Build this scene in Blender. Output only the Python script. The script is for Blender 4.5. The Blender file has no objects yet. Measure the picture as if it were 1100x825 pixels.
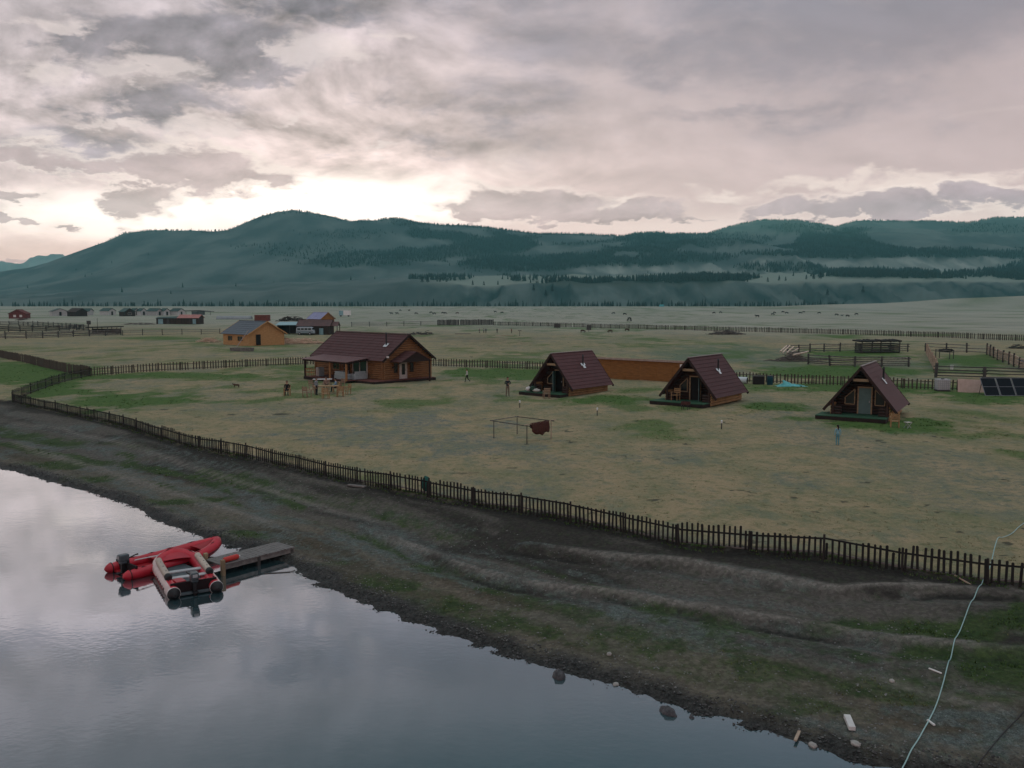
import bpy, bmesh, math, random
import numpy as np
from mathutils import Vector, Matrix
random.seed(7); rng = np.random.default_rng(11)
R = math.radians
sc = bpy.context.scene
col = sc.collection

# ------------------------------------------------------------------ camera
F = 950.0; YH = 322.6; CAMZ = 8.8; W0, H0 = 1100, 825
PITCH = math.atan((H0 / 2 - YH) / F)
cam_d = bpy.data.cameras.new('camera'); cam = bpy.data.objects.new('camera', cam_d); col.objects.link(cam)
cam_d.sensor_width = 36.0; cam_d.lens = 36.0 * F / W0
cam_d.clip_start = 0.1; cam_d.clip_end = 40000
cam.location = (0, 0, CAMZ); cam.rotation_euler = (math.pi / 2 - PITCH, 0, 0)
sc.camera = cam

def ray(px, py):
    a = (px - W0 / 2) / F; b = (H0 / 2 - py) / F
    c, s = math.cos(PITCH), math.sin(PITCH)
    return Vector((a, c + b * s, -s + b * c))
def at_plane(px, py, z=0.0):
    d = ray(px, py); t = (z - CAMZ) / d.z
    return Vector((d.x * t, d.y * t, z))
def at_depth(px, py, Y):
    d = ray(px, py); t = Y / d.y
    return Vector((d.x * t, Y, CAMZ + d.z * t))

# ------------------------------------------------------------------ tags, mesh builder
def tag(o, label=None, cat=None, group=None, kind=None):
    if label: o['label'] = label
    if cat: o['category'] = cat
    if group: o['group'] = group
    if kind: o['kind'] = kind
    return o
def empty(name, loc, rz=0.0, label=None, cat=None, group=None):
    o = bpy.data.objects.new(name, None); col.objects.link(o)
    o.empty_display_size = 0.2
    o.location = loc; o.rotation_euler = (0, 0, rz)
    return tag(o, label, cat, group)
def children(o): return [c for c in col.objects if c.parent == o]
def copy_tree(o, parent=None):
    c = o.copy(); col.objects.link(c)
    if parent is not None: c.parent = parent
    for ch in list(o.children): copy_tree(ch, c)
    return c

class MB:
    def __init__(s): s.v = []; s.f = []; s.m = []; s.sm = []; s.M = None
    def add(s, vs, fs, mi=0, smooth=False):
        n = len(s.v)
        for p in vs:
            p = Vector(p)
            s.v.append(tuple(s.M @ p) if s.M is not None else tuple(p))
        for f in fs:
            s.f.append([i + n for i in f]); s.m.append(mi); s.sm.append(smooth)
    def box(s, c, d, rz=0.0, mi=0, M=None, taper=1.0):
        hx, hy, hz = d[0] / 2, d[1] / 2, d[2] / 2
        ca, sa = math.cos(rz), math.sin(rz); vs = []
        for z in (-hz, hz):
            k = taper if z > 0 else 1.0
            for x, y in ((-hx, -hy), (hx, -hy), (hx, hy), (-hx, hy)):
                p = Vector((x * k, y * k, z))
                if M is not None: p = M @ p
                vs.append((c[0] + p.x * ca - p.y * sa, c[1] + p.x * sa + p.y * ca, c[2] + p.z))
        s.add(vs, [(3, 2, 1, 0), (4, 5, 6, 7), (0, 1, 5, 4), (1, 2, 6, 5), (2, 3, 7, 6), (3, 0, 4, 7)], mi)
        return s
    def beam(s, a, b, w, h, mi=0, up=(0, 0, 1)):
        a = Vector(a); b = Vector(b); d = (b - a).normalized(); u = Vector(up)
        if abs(d.dot(u)) > .98: u = Vector((0, 1, 0))
        x = d.cross(u).normalized(); u = x.cross(d)
        vs = []
        for p in (a, b):
            for i, j in ((-1, -1), (1, -1), (1, 1), (-1, 1)): vs.append(p + x * (i * w / 2) + u * (j * h / 2))
        s.add(vs, [(3, 2, 1, 0), (4, 5, 6, 7), (0, 1, 5, 4), (1, 2, 6, 5), (2, 3, 7, 6), (3, 0, 4, 7)], mi); return s
    def tube(s, pts, r, n=8, mi=0, cap=True, smooth=True, round_ends=False, sq=1.0):
        pts = [Vector(p) for p in pts]; k = len(pts)
        rs = list(r) if hasattr(r, '__len__') else [r] * k
        T = []
        for i in range(k):
            a = pts[max(i - 1, 0)]; b = pts[min(i + 1, k - 1)]
            T.append((b - a).normalized())
        u = Vector((0, 0, 1)) if abs(T[0].z) < .9 else Vector((1, 0, 0))
        x = T[0].cross(u).normalized()
        vs = []; 
        for i in range(k):
            x = (x - T[i] * x.dot(T[i])).normalized(); y = T[i].cross(x)
            for j in range(n):
                a = 2 * math.pi * j / n
                vs.append(pts[i] + (x * math.cos(a) + y * (math.sin(a) * sq)) * rs[i])
        fs = []
        for i in range(k - 1):
            for j in range(n):
                j2 = (j + 1) % n
                fs.append((i * n + j, i * n + j2, (i + 1) * n + j2, (i + 1) * n + j))
        s.add(vs, fs, mi, smooth)
        if cap:
            s.add(vs[:n], [tuple(range(n))][:1], mi); s.add(vs[-n:], [tuple(reversed(range(n)))], mi)
        return s
    def prism(s, poly, d, mi=0):
        """poly: 3D points, extruded by vector d"""
        n = len(poly); d = Vector(d)
        vs = [Vector(p) for p in poly] + [Vector(p) + d for p in poly]
        fs = [tuple(reversed(range(n))), tuple(range(n, 2 * n))]
        for i in range(n):
            j = (i + 1) % n; fs.append((i, j, n + j, n + i))
        s.add(vs, fs, mi); return s
    def ell(s, c, r, n=10, m=7, mi=0, M=None):
        vs = [Vector((0, 0, r[2]))]; 
        for i in range(1, m):
            th = math.pi * i / m
            for j in range(n):
                ph = 2 * math.pi * j / n
                vs.append(Vector((r[0] * math.sin(th) * math.cos(ph), r[1] * math.sin(th) * math.sin(ph), r[2] * math.cos(th))))
        vs.append(Vector((0, 0, -r[2])))
        fs = [(0, 1 + j, 1 + (j + 1) % n) for j in range(n)]
        for i in range(m - 2):
            for j in range(n):
                a = 1 + i * n; j2 = (j + 1) % n
                fs.append((a + j, a + n + j, a + n + j2, a + j2))
        L = len(vs) - 1; a = 1 + (m - 2) * n
        fs += [(a + (j + 1) % n, a + j, L) for j in range(n)]
        if M is not None: vs = [M @ p for p in vs]
        s.add([Vector(c) + p for p in vs], fs, mi, True); return s
    def build(s, name, mats, parent=None, loc=None, rz=0.0, bevel=0.0):
        me = bpy.data.meshes.new(name); me.from_pydata(s.v, [], s.f)
        if not isinstance(mats, (list, tuple)): mats = [mats]
        for m in mats: me.materials.append(m)
        me.polygons.foreach_set('material_index', s.m); me.polygons.foreach_set('use_smooth', s.sm)
        bm = bmesh.new(); bm.from_mesh(me); bmesh.ops.recalc_face_normals(bm, faces=bm.faces); bm.to_mesh(me); bm.free()
        o = bpy.data.objects.new(name, me); col.objects.link(o)
        if parent is not None: o.parent = parent
        if loc is not None: o.location = loc
        if rz: o.rotation_euler = (0, 0, rz)
        if bevel:
            b = o.modifiers.new('bevel', 'BEVEL'); b.width = bevel; b.segments = 2; b.limit_method = 'ANGLE'
        return o

# ------------------------------------------------------------------ noise
def hsh(ix, iy, seed):
    h = (ix.astype(np.int64) * 374761393 + iy.astype(np.int64) * 668265263 + seed * 1442695041) & 0xffffffff
    h = ((h ^ (h >> 13)) * 1274126177) & 0xffffffff
    h = h ^ (h >> 16)
    return (h & 0xffff) / 65535.0
def vn(x, y, seed=0):
    x = np.asarray(x, float); y = np.asarray(y, float)
    ix = np.floor(x).astype(np.int64); iy = np.floor(y).astype(np.int64); fx = x - ix; fy = y - iy
    fx = fx * fx * fx * (fx * (fx * 6 - 15) + 10); fy = fy * fy * fy * (fy * (fy * 6 - 15) + 10)
    a = hsh(ix, iy, seed); b = hsh(ix + 1, iy, seed); c = hsh(ix, iy + 1, seed); d = hsh(ix + 1, iy + 1, seed)
    return (a * (1 - fx) + b * fx) * (1 - fy) + (c * (1 - fx) + d * fx) * fy
def fbm(x, y, seed=0, oct=4, gain=.5):
    t = 0; a = 1; n = 0; f = 1
    for i in range(oct):
        ca, sa = math.cos(i * 1.1), math.sin(i * 1.1)
        t = t + a * vn((x * ca - y * sa) * f + 17.3 * i, (x * sa + y * ca) * f - 9.1 * i, seed + i * 7); n += a; a *= gain; f *= 2.03
    return t / n
def sstep(a, b, x):
    t = np.clip((x - a) / (b - a), 0, 1); return t * t * (3 - 2 * t)

# ------------------------------------------------------------------ materials
def nodes_of(m):
    m.use_nodes = True; nt = m.node_tree
    return nt, nt.nodes, nt.links, nt.nodes['Principled BSDF']
def lin(c):
    f = lambda v: (v / 12.92 if v <= .04045 else ((v + .055) / 1.055) ** 2.4)
    return tuple(f(v / 255) for v in c)
def mat(name, c1, c2=None, scale=3.0, rough=.85, bump=0.0, metal=0.0, stretch=(1, 1, 1), spec=.3, detail=6.0, emit=0.0, bscale=None, lo=.35, hi=.65, world=False):
    m = bpy.data.materials.new(name); nt, N, L, B = nodes_of(m)
    B.inputs['Roughness'].default_value = rough; B.inputs['Metallic'].default_value = metal
    B.inputs['Specular IOR Level'].default_value = spec
    c2 = c2 or tuple(v * .72 for v in c1)
    if world:
        g = N.new('ShaderNodeNewGeometry'); src = g.outputs['Position']
    else:
        tc = N.new('ShaderNodeTexCoord'); src = tc.outputs['Object']
    mp = N.new('ShaderNodeMapping'); mp.inputs['Scale'].default_value = stretch
    L.new(src, mp.inputs['Vector'])
    nz = N.new('ShaderNodeTexNoise'); nz.inputs['Scale'].default_value = scale; nz.inputs['Detail'].default_value = detail; nz.inputs['Roughness'].default_value = .62
    L.new(mp.outputs[0], nz.inputs['Vector'])
    rp = N.new('ShaderNodeValToRGB'); rp.color_ramp.elements[0].position = lo; rp.color_ramp.elements[1].position = hi
    rp.color_ramp.elements[0].color = (*c2, 1); rp.color_ramp.elements[1].color = (*c1, 1)
    L.new(nz.outputs['Fac'], rp.inputs['Fac'])
    # every instance a slightly different value
    oi = N.new('ShaderNodeObjectInfo'); hv = N.new('ShaderNodeHueSaturation')
    mr = N.new('ShaderNodeMapRange'); mr.inputs['To Min'].default_value = .82; mr.inputs['To Max'].default_value = 1.15
    L.new(oi.outputs['Random'], mr.inputs['Value']); L.new(mr.outputs[0], hv.inputs['Value']); L.new(rp.outputs[0], hv.inputs['Color'])
    L.new(hv.outputs[0], B.inputs['Base Color'])
    if bump:
        nb = N.new('ShaderNodeTexNoise'); nb.inputs['Scale'].default_value = bscale or scale * 3; nb.inputs['Detail'].default_value = 5
        L.new(mp.outputs[0], nb.inputs['Vector'])
        bp = N.new('ShaderNodeBump'); bp.inputs['Strength'].default_value = bump; bp.inputs['Distance'].default_value = .05
        L.new(nb.outputs['Fac'], bp.inputs['Height']); L.new(bp.outputs[0], B.inputs['Normal'])
    return m
EXPO = .28
# ------------------------------------------------------------------ sky
SUN_PX = (345, 205)
def uv_of(px, py):
    d = ray(px, py).normalized()
    return math.degrees(math.atan2(d.x, d.y)), math.degrees(math.asin(d.z))
SU = uv_of(*SUN_PX)[0]; SUN_EL = 4.2
world = bpy.data.worlds.new('World'); sc.world = world; world.use_nodes = True
nt = world.node_tree; N = nt.nodes; L = nt.links
for n in list(N): N.remove(n)
out = N.new('ShaderNodeOutputWorld')
def lk(a, b): L.new(a, b)
def put(sock, v):
    if isinstance(v, (int, float)): sock.default_value = v
    elif isinstance(v, tuple): sock.default_value = v
    else: L.new(v, sock)
def mt(op, a, b=0.0, c=0.0, clamp=False):
    n = N.new('ShaderNodeMath'); n.operation = op; n.use_clamp = clamp
    put(n.inputs[0], a); put(n.inputs[1], b); put(n.inputs[2], c); return n.outputs[0]
def ss(x, a, b):
    n = N.new('ShaderNodeMapRange'); n.interpolation_type = 'SMOOTHSTEP'
    put(n.inputs['Value'], x); put(n.inputs['From Min'], a); put(n.inputs['From Max'], b); return n.outputs[0]
def mixc(f, a, b, mode='MIX'):
    n = N.new('ShaderNodeMix'); n.data_type = 'RGBA'; n.blend_type = mode
    put(n.inputs[0], f)
    for s_, v in ((n.inputs[6], a), (n.inputs[7], b)):
        put(s_, (*v, 1.0) if isinstance(v, tuple) else v)
    return n.outputs[2]
def mixf(a, b, f):
    n = N.new('ShaderNodeMix'); n.data_type = 'FLOAT'; put(n.inputs[0], f); put(n.inputs[2], a); put(n.inputs[3], b); return n.outputs[0]
def grey(x):
    n = N.new('ShaderNodeCombineColor'); 
    for i in range(3): put(n.inputs[i], x)
    return n.outputs[0]
def comb(x, y, z=0.0):
    n = N.new('ShaderNodeCombineXYZ'); put(n.inputs[0], x); put(n.inputs[1], y); put(n.inputs[2], z); return n.outputs[0]
def noise(vec, scale, detail=6, rough=.55, dist=0.0, w=None):
    n = N.new('ShaderNodeTexNoise'); n.inputs['Scale'].default_value = scale; n.inputs['Detail'].default_value = detail
    n.inputs['Roughness'].default_value = rough; n.inputs['Distortion'].default_value = dist
    L.new(vec, n.inputs['Vector']); return n.outputs['Fac']
tc = N.new('ShaderNodeTexCoord'); sp = N.new('ShaderNodeSeparateXYZ'); lk(tc.outputs['Generated'], sp.inputs[0])
X, Y, Z = sp.outputs
U = mt('MULTIPLY', mt('ARCTAN2', X, Y), 180 / math.pi)
V = mt('MULTIPLY', mt('ARCSINE', Z), 180 / math.pi)
VA = mt('ABSOLUTE', V)
# cloud deck coordinates: the view direction carried up to a flat layer
zz = mt('ADD', mt('MAXIMUM', Z, 0.0), .34)
PX = mt('DIVIDE', X, zz); PY = mt('DIVIDE', Y, zz)
def deck(ox, oy, seed, sc, det, rough, dist): return noise(comb(mt('ADD', PX, ox), mt('ADD', PY, oy), seed), sc, det, rough, dist)
def band(ou, ov, seed, sc, det, rough, dist): return noise(comb(mt('MULTIPLY', mt('ADD', U, ou), .10), mt('MULTIPLY', mt('ADD', V, ov), .24), seed), sc, det, rough, dist)
def cen(x, k): return mt('MULTIPLY', mt('SUBTRACT', x, .5), k)
nA = deck(0, 0, 3.7, 2.6, 9, .58, .35); nAs = deck(-.02, .055, 3.7, 2.6, 9, .58, .35)
nB = deck(0, 0, 11.3, 7.5, 9, .6, .3)
nC = band(0, 0, 1.0, 1.5, 10, .62, .45); nCs = band(.5, -1.0, 1.0, 1.5, 10, .62, .45)
nD = band(0, 0, 5.0, 5.0, 8, .62, .3)
emb = cen(mt('ADD', mt('SUBTRACT', nA, nAs), .5), 1.0)      # + on flanks that face the sun
embC = cen(mt('ADD', mt('SUBTRACT', nC, nCs), .5), 1.0)
# ragged places for the big masses: bend the sky coordinates before reading them
UW = mt('ADD', U, mt('ADD', cen(band(0, 0, 21.0, 1.2, 6, .6, .2), 9.0), cen(nD, 3.0)))
VW = mt('ADD', V, mt('ADD', cen(band(0, 0, 31.0, 1.4, 6, .6, .2), 4.0), cen(nD, 1.8)))
def ell(px, py, rx, ry):
    u0, v0 = uv_of(px, py); ru = rx / F * 57.3; rv = ry / F * 57.3
    a = mt('DIVIDE', mt('SUBTRACT', UW, u0), ru); b = mt('DIVIDE', mt('SUBTRACT', VW, v0), rv)
    return mt('SUBTRACT', 1.0, mt('SQRT', mt('ADD', mt('MULTIPLY', a, a), mt('MULTIPLY', b, b))))
def maxes(lst):
    r = None
    for e in lst:
        o = ell(*e[:4])
        if len(e) > 4: o = mt('MULTIPLY', o, e[4])
        r = o if r is None else mt('MAXIMUM', r, o)
    return r
def gauss(px, py, rx, ry):
    u0, v0 = uv_of(px, py); ru = rx / F * 57.3; rv = ry / F * 57.3
    a = mt('DIVIDE', mt('SUBTRACT', U, u0), ru); b = mt('DIVIDE', mt('SUBTRACT', V, v0), rv)
    return mt('POWER', 2.718, mt('MULTIPLY', mt('ADD', mt('MULTIPLY', a, a), mt('MULTIPLY', b, b)), -1.0))
h1 = ss(V, 2.0, 15.0); h2 = ss(V, 13.0, 24.0); h3 = ss(V, 20, 34)
base = mixc(h1, lin((226, 201, 192)), lin((208, 192, 191)))
base = mixc(h2, base, lin((182, 175, 183)))
base = mixc(h3, base, lin((104, 140, 152)))
side = ss(U, 0.0, 30.0)             # the right half lies deeper in shade
base = mixc(mt('MULTIPLY', side, .5), base, mixc(h2, lin((194, 179, 178)), lin((160, 156, 168))))
veil = gauss(330, 175, 300, 120)
base = mixc(mt('MULTIPLY', veil, .50), base, lin((240, 220, 208)))
left = gauss(-20, 90, 230, 150)
base = mixc(mt('MULTIPLY', left, .45), base, lin((232, 219, 217)))
base = mixc(mt('MULTIPLY', gauss(60, -150, 330, 150), .6), base, lin((204, 198, 202)))
# soft grey masses
dk = maxes([(205, 48, 150, 44, 1.35), (300, 70, 80, 26, .9), (95, 40, 60, 20, .8), (330, 0, 120, 30, .8), (560, 105, 190, 40, .75), (690, 60, 240, 46, .7), (960, 20, 330, 80, .85), (430, 150, 110, 22, .5), (800, 116, 150, 12, .5), (500, -60, 500, 70, .7), (60, 165, 110, 20, .5), (170, 110, 90, 14, .5)])
f1 = mt('ADD', mt('MULTIPLY', dk, .8), mt('ADD', cen(nA, 1.9), cen(nB, 1.0)))
thick = mixf(ss(f1, -.2, .6), ss(mt('ADD', f1, cen(nD, .8)), .02, .40), ss(U, 4, -14))
base = mixc(mt('MULTIPLY', thick, .88), base, mixc(h2, lin((156, 148, 154)), lin((136, 137, 149))))
# billowing relief lit from behind the ridge
rel = mt('MULTIPLY', emb, mt('ADD', 1.5, mt('MULTIPLY', gauss(250, 110, 420, 170), 3.0)))
rel = mt('ADD', 1.0, mt('MULTIPLY', mt('ADD', rel, cen(nB, .30)), mt('SUBTRACT', 1.0, mt('MULTIPLY', ss(U, -8, 14), .70))))
base = mixc(1.0, base, grey(rel), 'MULTIPLY')
# bright torn gaps, mostly on the sun's side
gp = maxes([(160, 78, 60, 16), (335, 55, 70, 34), (225, 137, 50, 11), (125, 128, 60, 9), (300, 131, 60, 8), (60, 22, 80, 16), (395, 165, 30, 9), (12, 146, 36, 10), (60, 78, 70, 14, .7), (345, 190, 70, 12), (190, 200, 30, 8), (110, 215, 60, 14), (430, 30, 40, 16, .7)])
f2 = mt('ADD', mt('MULTIPLY', gp, .8), mt('ADD', cen(nB, 1.5), cen(nC, 1.2)))
base = mixc(mt('MULTIPLY', ss(mt('ADD', f2, cen(nD, 1.3)), .18, .66), .58), base, lin((250, 236, 228)))
# glow band over the ridge
g1 = mt('ADD', gauss(370, 224, 165, 42), mt('MULTIPLY', gauss(95, 238, 150, 36), .75), 0.0, clamp=True)
g1n = ss(mt('ADD', g1, cen(nC, 1.1)), .12, .95)
base = mixc(mt('MULTIPLY', g1n, .96), base, (1.75, 1.55, 1.36))
base = mixc(mt('MULTIPLY', gauss(40, 285, 240, 32), .75), base, lin((246, 218, 202)))
base = mixc(mt('MULTIPLY', gauss(850, 243, 520, 13), .85), base, lin((248, 230, 218)))
gr = ss(mt('ADD', maxes([(965, 197, 60, 14), (1060, 190, 60, 12), (880, 196, 60, 9, .8), (780, 206, 50, 7, .7), (1085, 228, 60, 12), (660, 218, 40, 6, .8)]), cen(nC, 1.8)), -.05, .7)
base = mixc(mt('MULTIPLY', gr, .8), base, lin((248, 232, 220)))
# low cumulus, dark against the glow, with lit edges
cu = maxes([(185, 182, 120, 26), (150, 208, 40, 22), (255, 183, 80, 14, .9), (25, 217, 34, 7), (40, 170, 70, 12, .8), (20, 238, 24, 4), (66, 247, 26, 4), (560, 220, 110, 18), (650, 230, 140, 14), (740, 232, 70, 9, .8), (880, 224, 120, 12), (960, 219, 95, 16), (1045, 207, 56, 14), (1135, 213, 70, 14), (30, 276, 70, 4, .8)])
f3 = mt('ADD', mt('MULTIPLY', cu, .9), mt('ADD', cen(nC, 1.9), cen(nD, 1.5)))
cum = ss(f3, .08, .36)
rim = mt('MULTIPLY', mt('MULTIPLY', ss(f3, -.15, .12), mt('SUBTRACT', 1.0, ss(f3, .10, .40))), mt('MAXIMUM', gauss(300, 190, 330, 90), mt('MULTIPLY', gauss(1000, 205, 170, 40), .8)))
cucol = mixc(side, lin((196, 178, 175)), lin((172, 160, 164)))
cucol = mixc(1.0, cucol, grey(mt('ADD', 1.0, mt('MULTIPLY', embC, 1.6))), 'MULTIPLY')
base = mixc(mt('MULTIPLY', rim, .9), base, lin((255, 240, 228)))
base = mixc(mt('MULTIPLY', cum, .88), base, cucol)
base = mixc(1.0, base, mixc(mt('MULTIPLY', side, h2), (.725, .70, .722), (.645, .705, .765)), 'MULTIPLY')
# cloud overhead, outside the picture, brightened to add light on the ground
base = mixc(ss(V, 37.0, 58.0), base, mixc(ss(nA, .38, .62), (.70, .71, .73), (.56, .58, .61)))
# light lost on its way through the valley air
SIG = 1.5e-4; HC = (.02, .13, .135)
path = mt('MINIMUM', 5000.0, mt('DIVIDE', 541.0, mt('MAXIMUM', Z, .01)))
TR = mt('POWER', 2.718, mt('MULTIPLY', path, -SIG))
lost = mixc(1.0, grey(mt('SUBTRACT', 1.0, TR)), HC, 'MULTIPLY')
base = mixc(1.0, base, lost, 'SUBTRACT'); base = mixc(1.0, base, grey(TR), 'DIVIDE')
# below the horizon: dull ground light only
base = mixc(ss(V, -.5, -6.0), base, (.10, .10, .10))
sky = N.new('ShaderNodeTexSky'); sky.sky_type = 'NISHITA'; sky.sun_disc = False
sky.sun_elevation = R(SUN_EL); sky.sun_rotation = R(SU); sky.altitude = 1400; sky.dust_density = 2.0
bgS = N.new('ShaderNodeBackground'); lk(sky.outputs[0], bgS.inputs[0]); bgS.inputs[1].default_value = .06
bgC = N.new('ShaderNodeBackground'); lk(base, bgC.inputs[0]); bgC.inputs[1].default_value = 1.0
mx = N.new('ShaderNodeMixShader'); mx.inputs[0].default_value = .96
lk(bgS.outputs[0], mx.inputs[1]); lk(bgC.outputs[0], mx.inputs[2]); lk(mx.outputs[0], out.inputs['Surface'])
world.cycles.sampling_method = 'AUTOMATIC'

sun_d = bpy.data.lights.new('sun', 'SUN'); sun = bpy.data.objects.new('sun', sun_d); col.objects.link(sun)
sun_d.energy = 2.0; sun_d.angle = R(2); sun_d.color = (1.0, .74, .52)
az = R(SU); el = R(SUN_EL)
to_sun = Vector((math.sin(az) * math.cos(el), math.cos(az) * math.cos(el), math.sin(el)))
sun.rotation_euler = (-to_sun).to_track_quat('-Z', 'Y').to_euler()

vs_ = sc.view_settings; vs_.view_transform = 'Standard'; vs_.look = 'None'; vs_.exposure = EXPO; vs_.gamma = 1; vs_.use_curve_mapping = False
sc.cycles.use_denoising = True
try: sc.cycles.denoiser = 'OPENIMAGEDENOISE'
except Exception: pass
sc.cycles.max_bounces = 6; sc.cycles.volume_bounces = 0; sc.cycles.transparent_max_bounces = 6
sc.cycles.caustics_reflective = False; sc.cycles.caustics_refractive = False
# ------------------------------------------------------------------ land
SEA = -1.2
shore_px = [(0, 503.6), (18, 505.5), (47, 515), (84, 525), (120, 534.5), (145, 545), (174, 560), (200, 571), (225, 580), (262, 590), (313, 608), (338, 624), (367, 638), (395, 648), (441, 668), (486, 684), (532, 698), (591, 718), (645, 733), (714, 755), (759, 768), (805, 780), (850, 797), (899, 812), (938, 824)]
shore = [at_plane(x, y, SEA).to_2d() for x, y in shore_px]
shore = [Vector((-240, 190)), Vector((-120, 112)), Vector((-60, 74))] + shore + [Vector((11.5, 17.3)), Vector((24, 11)), Vector((60, -14)), Vector((150, -90))]
fence_px = [(13.4, 430.7), (31.5, 435.5), (45.7, 437.8), (72.5, 444), (94.6, 448.9), (113.6, 452.8), (137, 458.3), (178, 472), (216, 481), (254.5, 489), (290, 496), (320, 502.5), (350, 510), (395, 519.5), (441, 529.5), (486, 537), (532, 544), (588, 554), (645, 565), (695, 575), (741, 586), (804, 590.5), (850, 594.5), (914, 601.5), (970, 611), (1028, 620), (1100, 628)]
fence_line = [at_plane(x, y, -.12).to_2d() for x, y in fence_px]
fence_line = fence_line + [Vector((19.5, 25.3)), Vector((24.5, 23.4))]
brink = [Vector((-320, 300)), Vector((-150, 165)), Vector((-75, 94))] + fence_line + [Vector((60, 10)), Vector((160, -40))]

def sdist(x, y, line):
    best = np.full(x.shape, 1e12); sg = np.ones(x.shape)
    for a, b in zip(line[:-1], line[1:]):
        dx, dy = b.x - a.x, b.y - a.y; l2 = dx * dx + dy * dy
        t = np.clip(((x - a.x) * dx + (y - a.y) * dy) / l2, 0, 1)
        ex = x - a.x - t * dx; ey = y - a.y - t * dy; d = ex * ex + ey * ey
        cr = dx * (y - a.y) - dy * (x - a.x)
        m = d < best; best = np.where(m, d, best); sg = np.where(m, np.sign(cr), sg)
    return np.sqrt(best) * sg
def along(x, y, line):
    best = np.full(x.shape, 1e12); s = np.zeros(x.shape); L0 = 0
    for a, b in zip(line[:-1], line[1:]):
        dx, dy = b.x - a.x, b.y - a.y; l2 = dx * dx + dy * dy; l = math.sqrt(l2)
        t = np.clip(((x - a.x) * dx + (y - a.y) * dy) / l2, 0, 1)
        d = (x - a.x - t * dx) ** 2 + (y - a.y - t * dy) ** 2
        m = d < best; best = np.where(m, d, best); s = np.where(m, L0 + t * l, s); L0 += l
    return s
rut_px = [[(395, 566), (441, 581), (495, 603), (545, 618), (610, 626), (668, 633), (759, 650), (850, 664), (950, 681), (1050, 692), (1150, 702)],
          [(560, 588), (641, 600), (736, 612), (830, 628), (900, 640), (1000, 642), (1100, 648), (1200, 655)],
          [(0, 468), (60, 486), (130, 508), (200, 530), (262, 548), (330, 575)]]
ruts = [[at_plane(x, y, -.6).to_2d() for x, y in r] for r in rut_px]

def land_z(x, y, fine=True):
    x = np.asarray(x, float); y = np.asarray(y, float)
    ds = sdist(x, y, shore); df = -sdist(x, y, brink)          # df > 0 on the lake side of the fence
    wob = (fbm(x / 3.1, y / 3.1, 5, 3) - .5)
    r = np.clip(ds / (np.maximum(ds, 0) + np.maximum(df, 0) + 1e-6), 0, 1)
    bank = SEA + .12 * sstep(0, .05, r) + .50 * r + .34 * sstep(.55, .97, r) + wob * .16 * sstep(0, .12, r) * sstep(1.02, .8, r)
    under = SEA - np.minimum(1.3, .16 * np.maximum(-ds, 0)) + wob * .05
    mead = -.12 + .12 * sstep(0, 5, -df) + (fbm(x / 17, y / 17, 8, 3) - .5) * .30 * sstep(1, 12, -df)
    z = np.where(ds < 0, under, np.where(df > 0, np.minimum(bank, -.12 + 0 * bank), mead))
    edge = np.exp(-((ds - .0) / .55) ** 2) * (fbm(x / .55, y / .55, 31, 3) - .5) * .16    # ragged waterline
    z = z + edge
    for i, rl in enumerate(ruts):
        d = sdist(x, y, rl); w = .10 if i < 2 else .05
        on = sstep(0, 2.5, ds) * sstep(0, 1.2, df)
        z = z + on * w * (np.exp(-((d - .25) / .30) ** 2) - 1.25 * np.exp(-((d + .45) / .34) ** 2))
    if fine:
        z = z + (fbm(x / .9, y / .9, 77, 2) - .5) * .07 * sstep(-.2, .8, ds)
    # a low rise of dry steppe far off on the right
    z = z + 15.0 * np.exp(-((x - 560) / 150) ** 2 - ((y - 960) / 95) ** 2) + 3.0 * np.exp(-((x - 330) / 90) ** 2 - ((y - 930) / 60) ** 2)
    return z
def zt(x, y): return float(land_z(np.array([x]), np.array([y]))[0])
def at(px, py):
    z = 0.0
    for _ in range(4):
        p = at_plane(px, py, z); z = zt(p.x, p.y)
    p = at_plane(px, py, z); p.z = zt(p.x, p.y); return p

def axis(parts):
    a = []
    for s, e, st in parts: a += list(np.arange(s, e, st))
    return np.array(a)
def grow(s, e, st, g):
    a = [s]
    while a[-1] < e: a.append(a[-1] + st); st *= g
    return a
gx = axis([(-34, 30, .2), (30, 62, .5), (-62, -34, .5)]); gx.sort()
gx = np.array([-v for v in grow(62.6, 5000, 1.0, 1.12)][::-1] + list(gx) + grow(62.3, 5000, 1.0, 1.12))
gy = np.array([-400, -250, -150, -90, -50, -25, -10, 0, 6, 10, 13] + list(axis([(14.5, 44, .2), (44, 130, .45), (130, 330, 1.6)])) + grow(331, 5200, 3.0, 1.10))
GX, GY = np.meshgrid(gx, gy); nx, ny = len(gx), len(gy)
fx, fy = GX.ravel(), GY.ravel()
gz = land_z(fx, fy)
DS = sdist(fx, fy, shore); DF = -sdist(fx, fy, brink); AL = along(fx, fy, shore)

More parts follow.
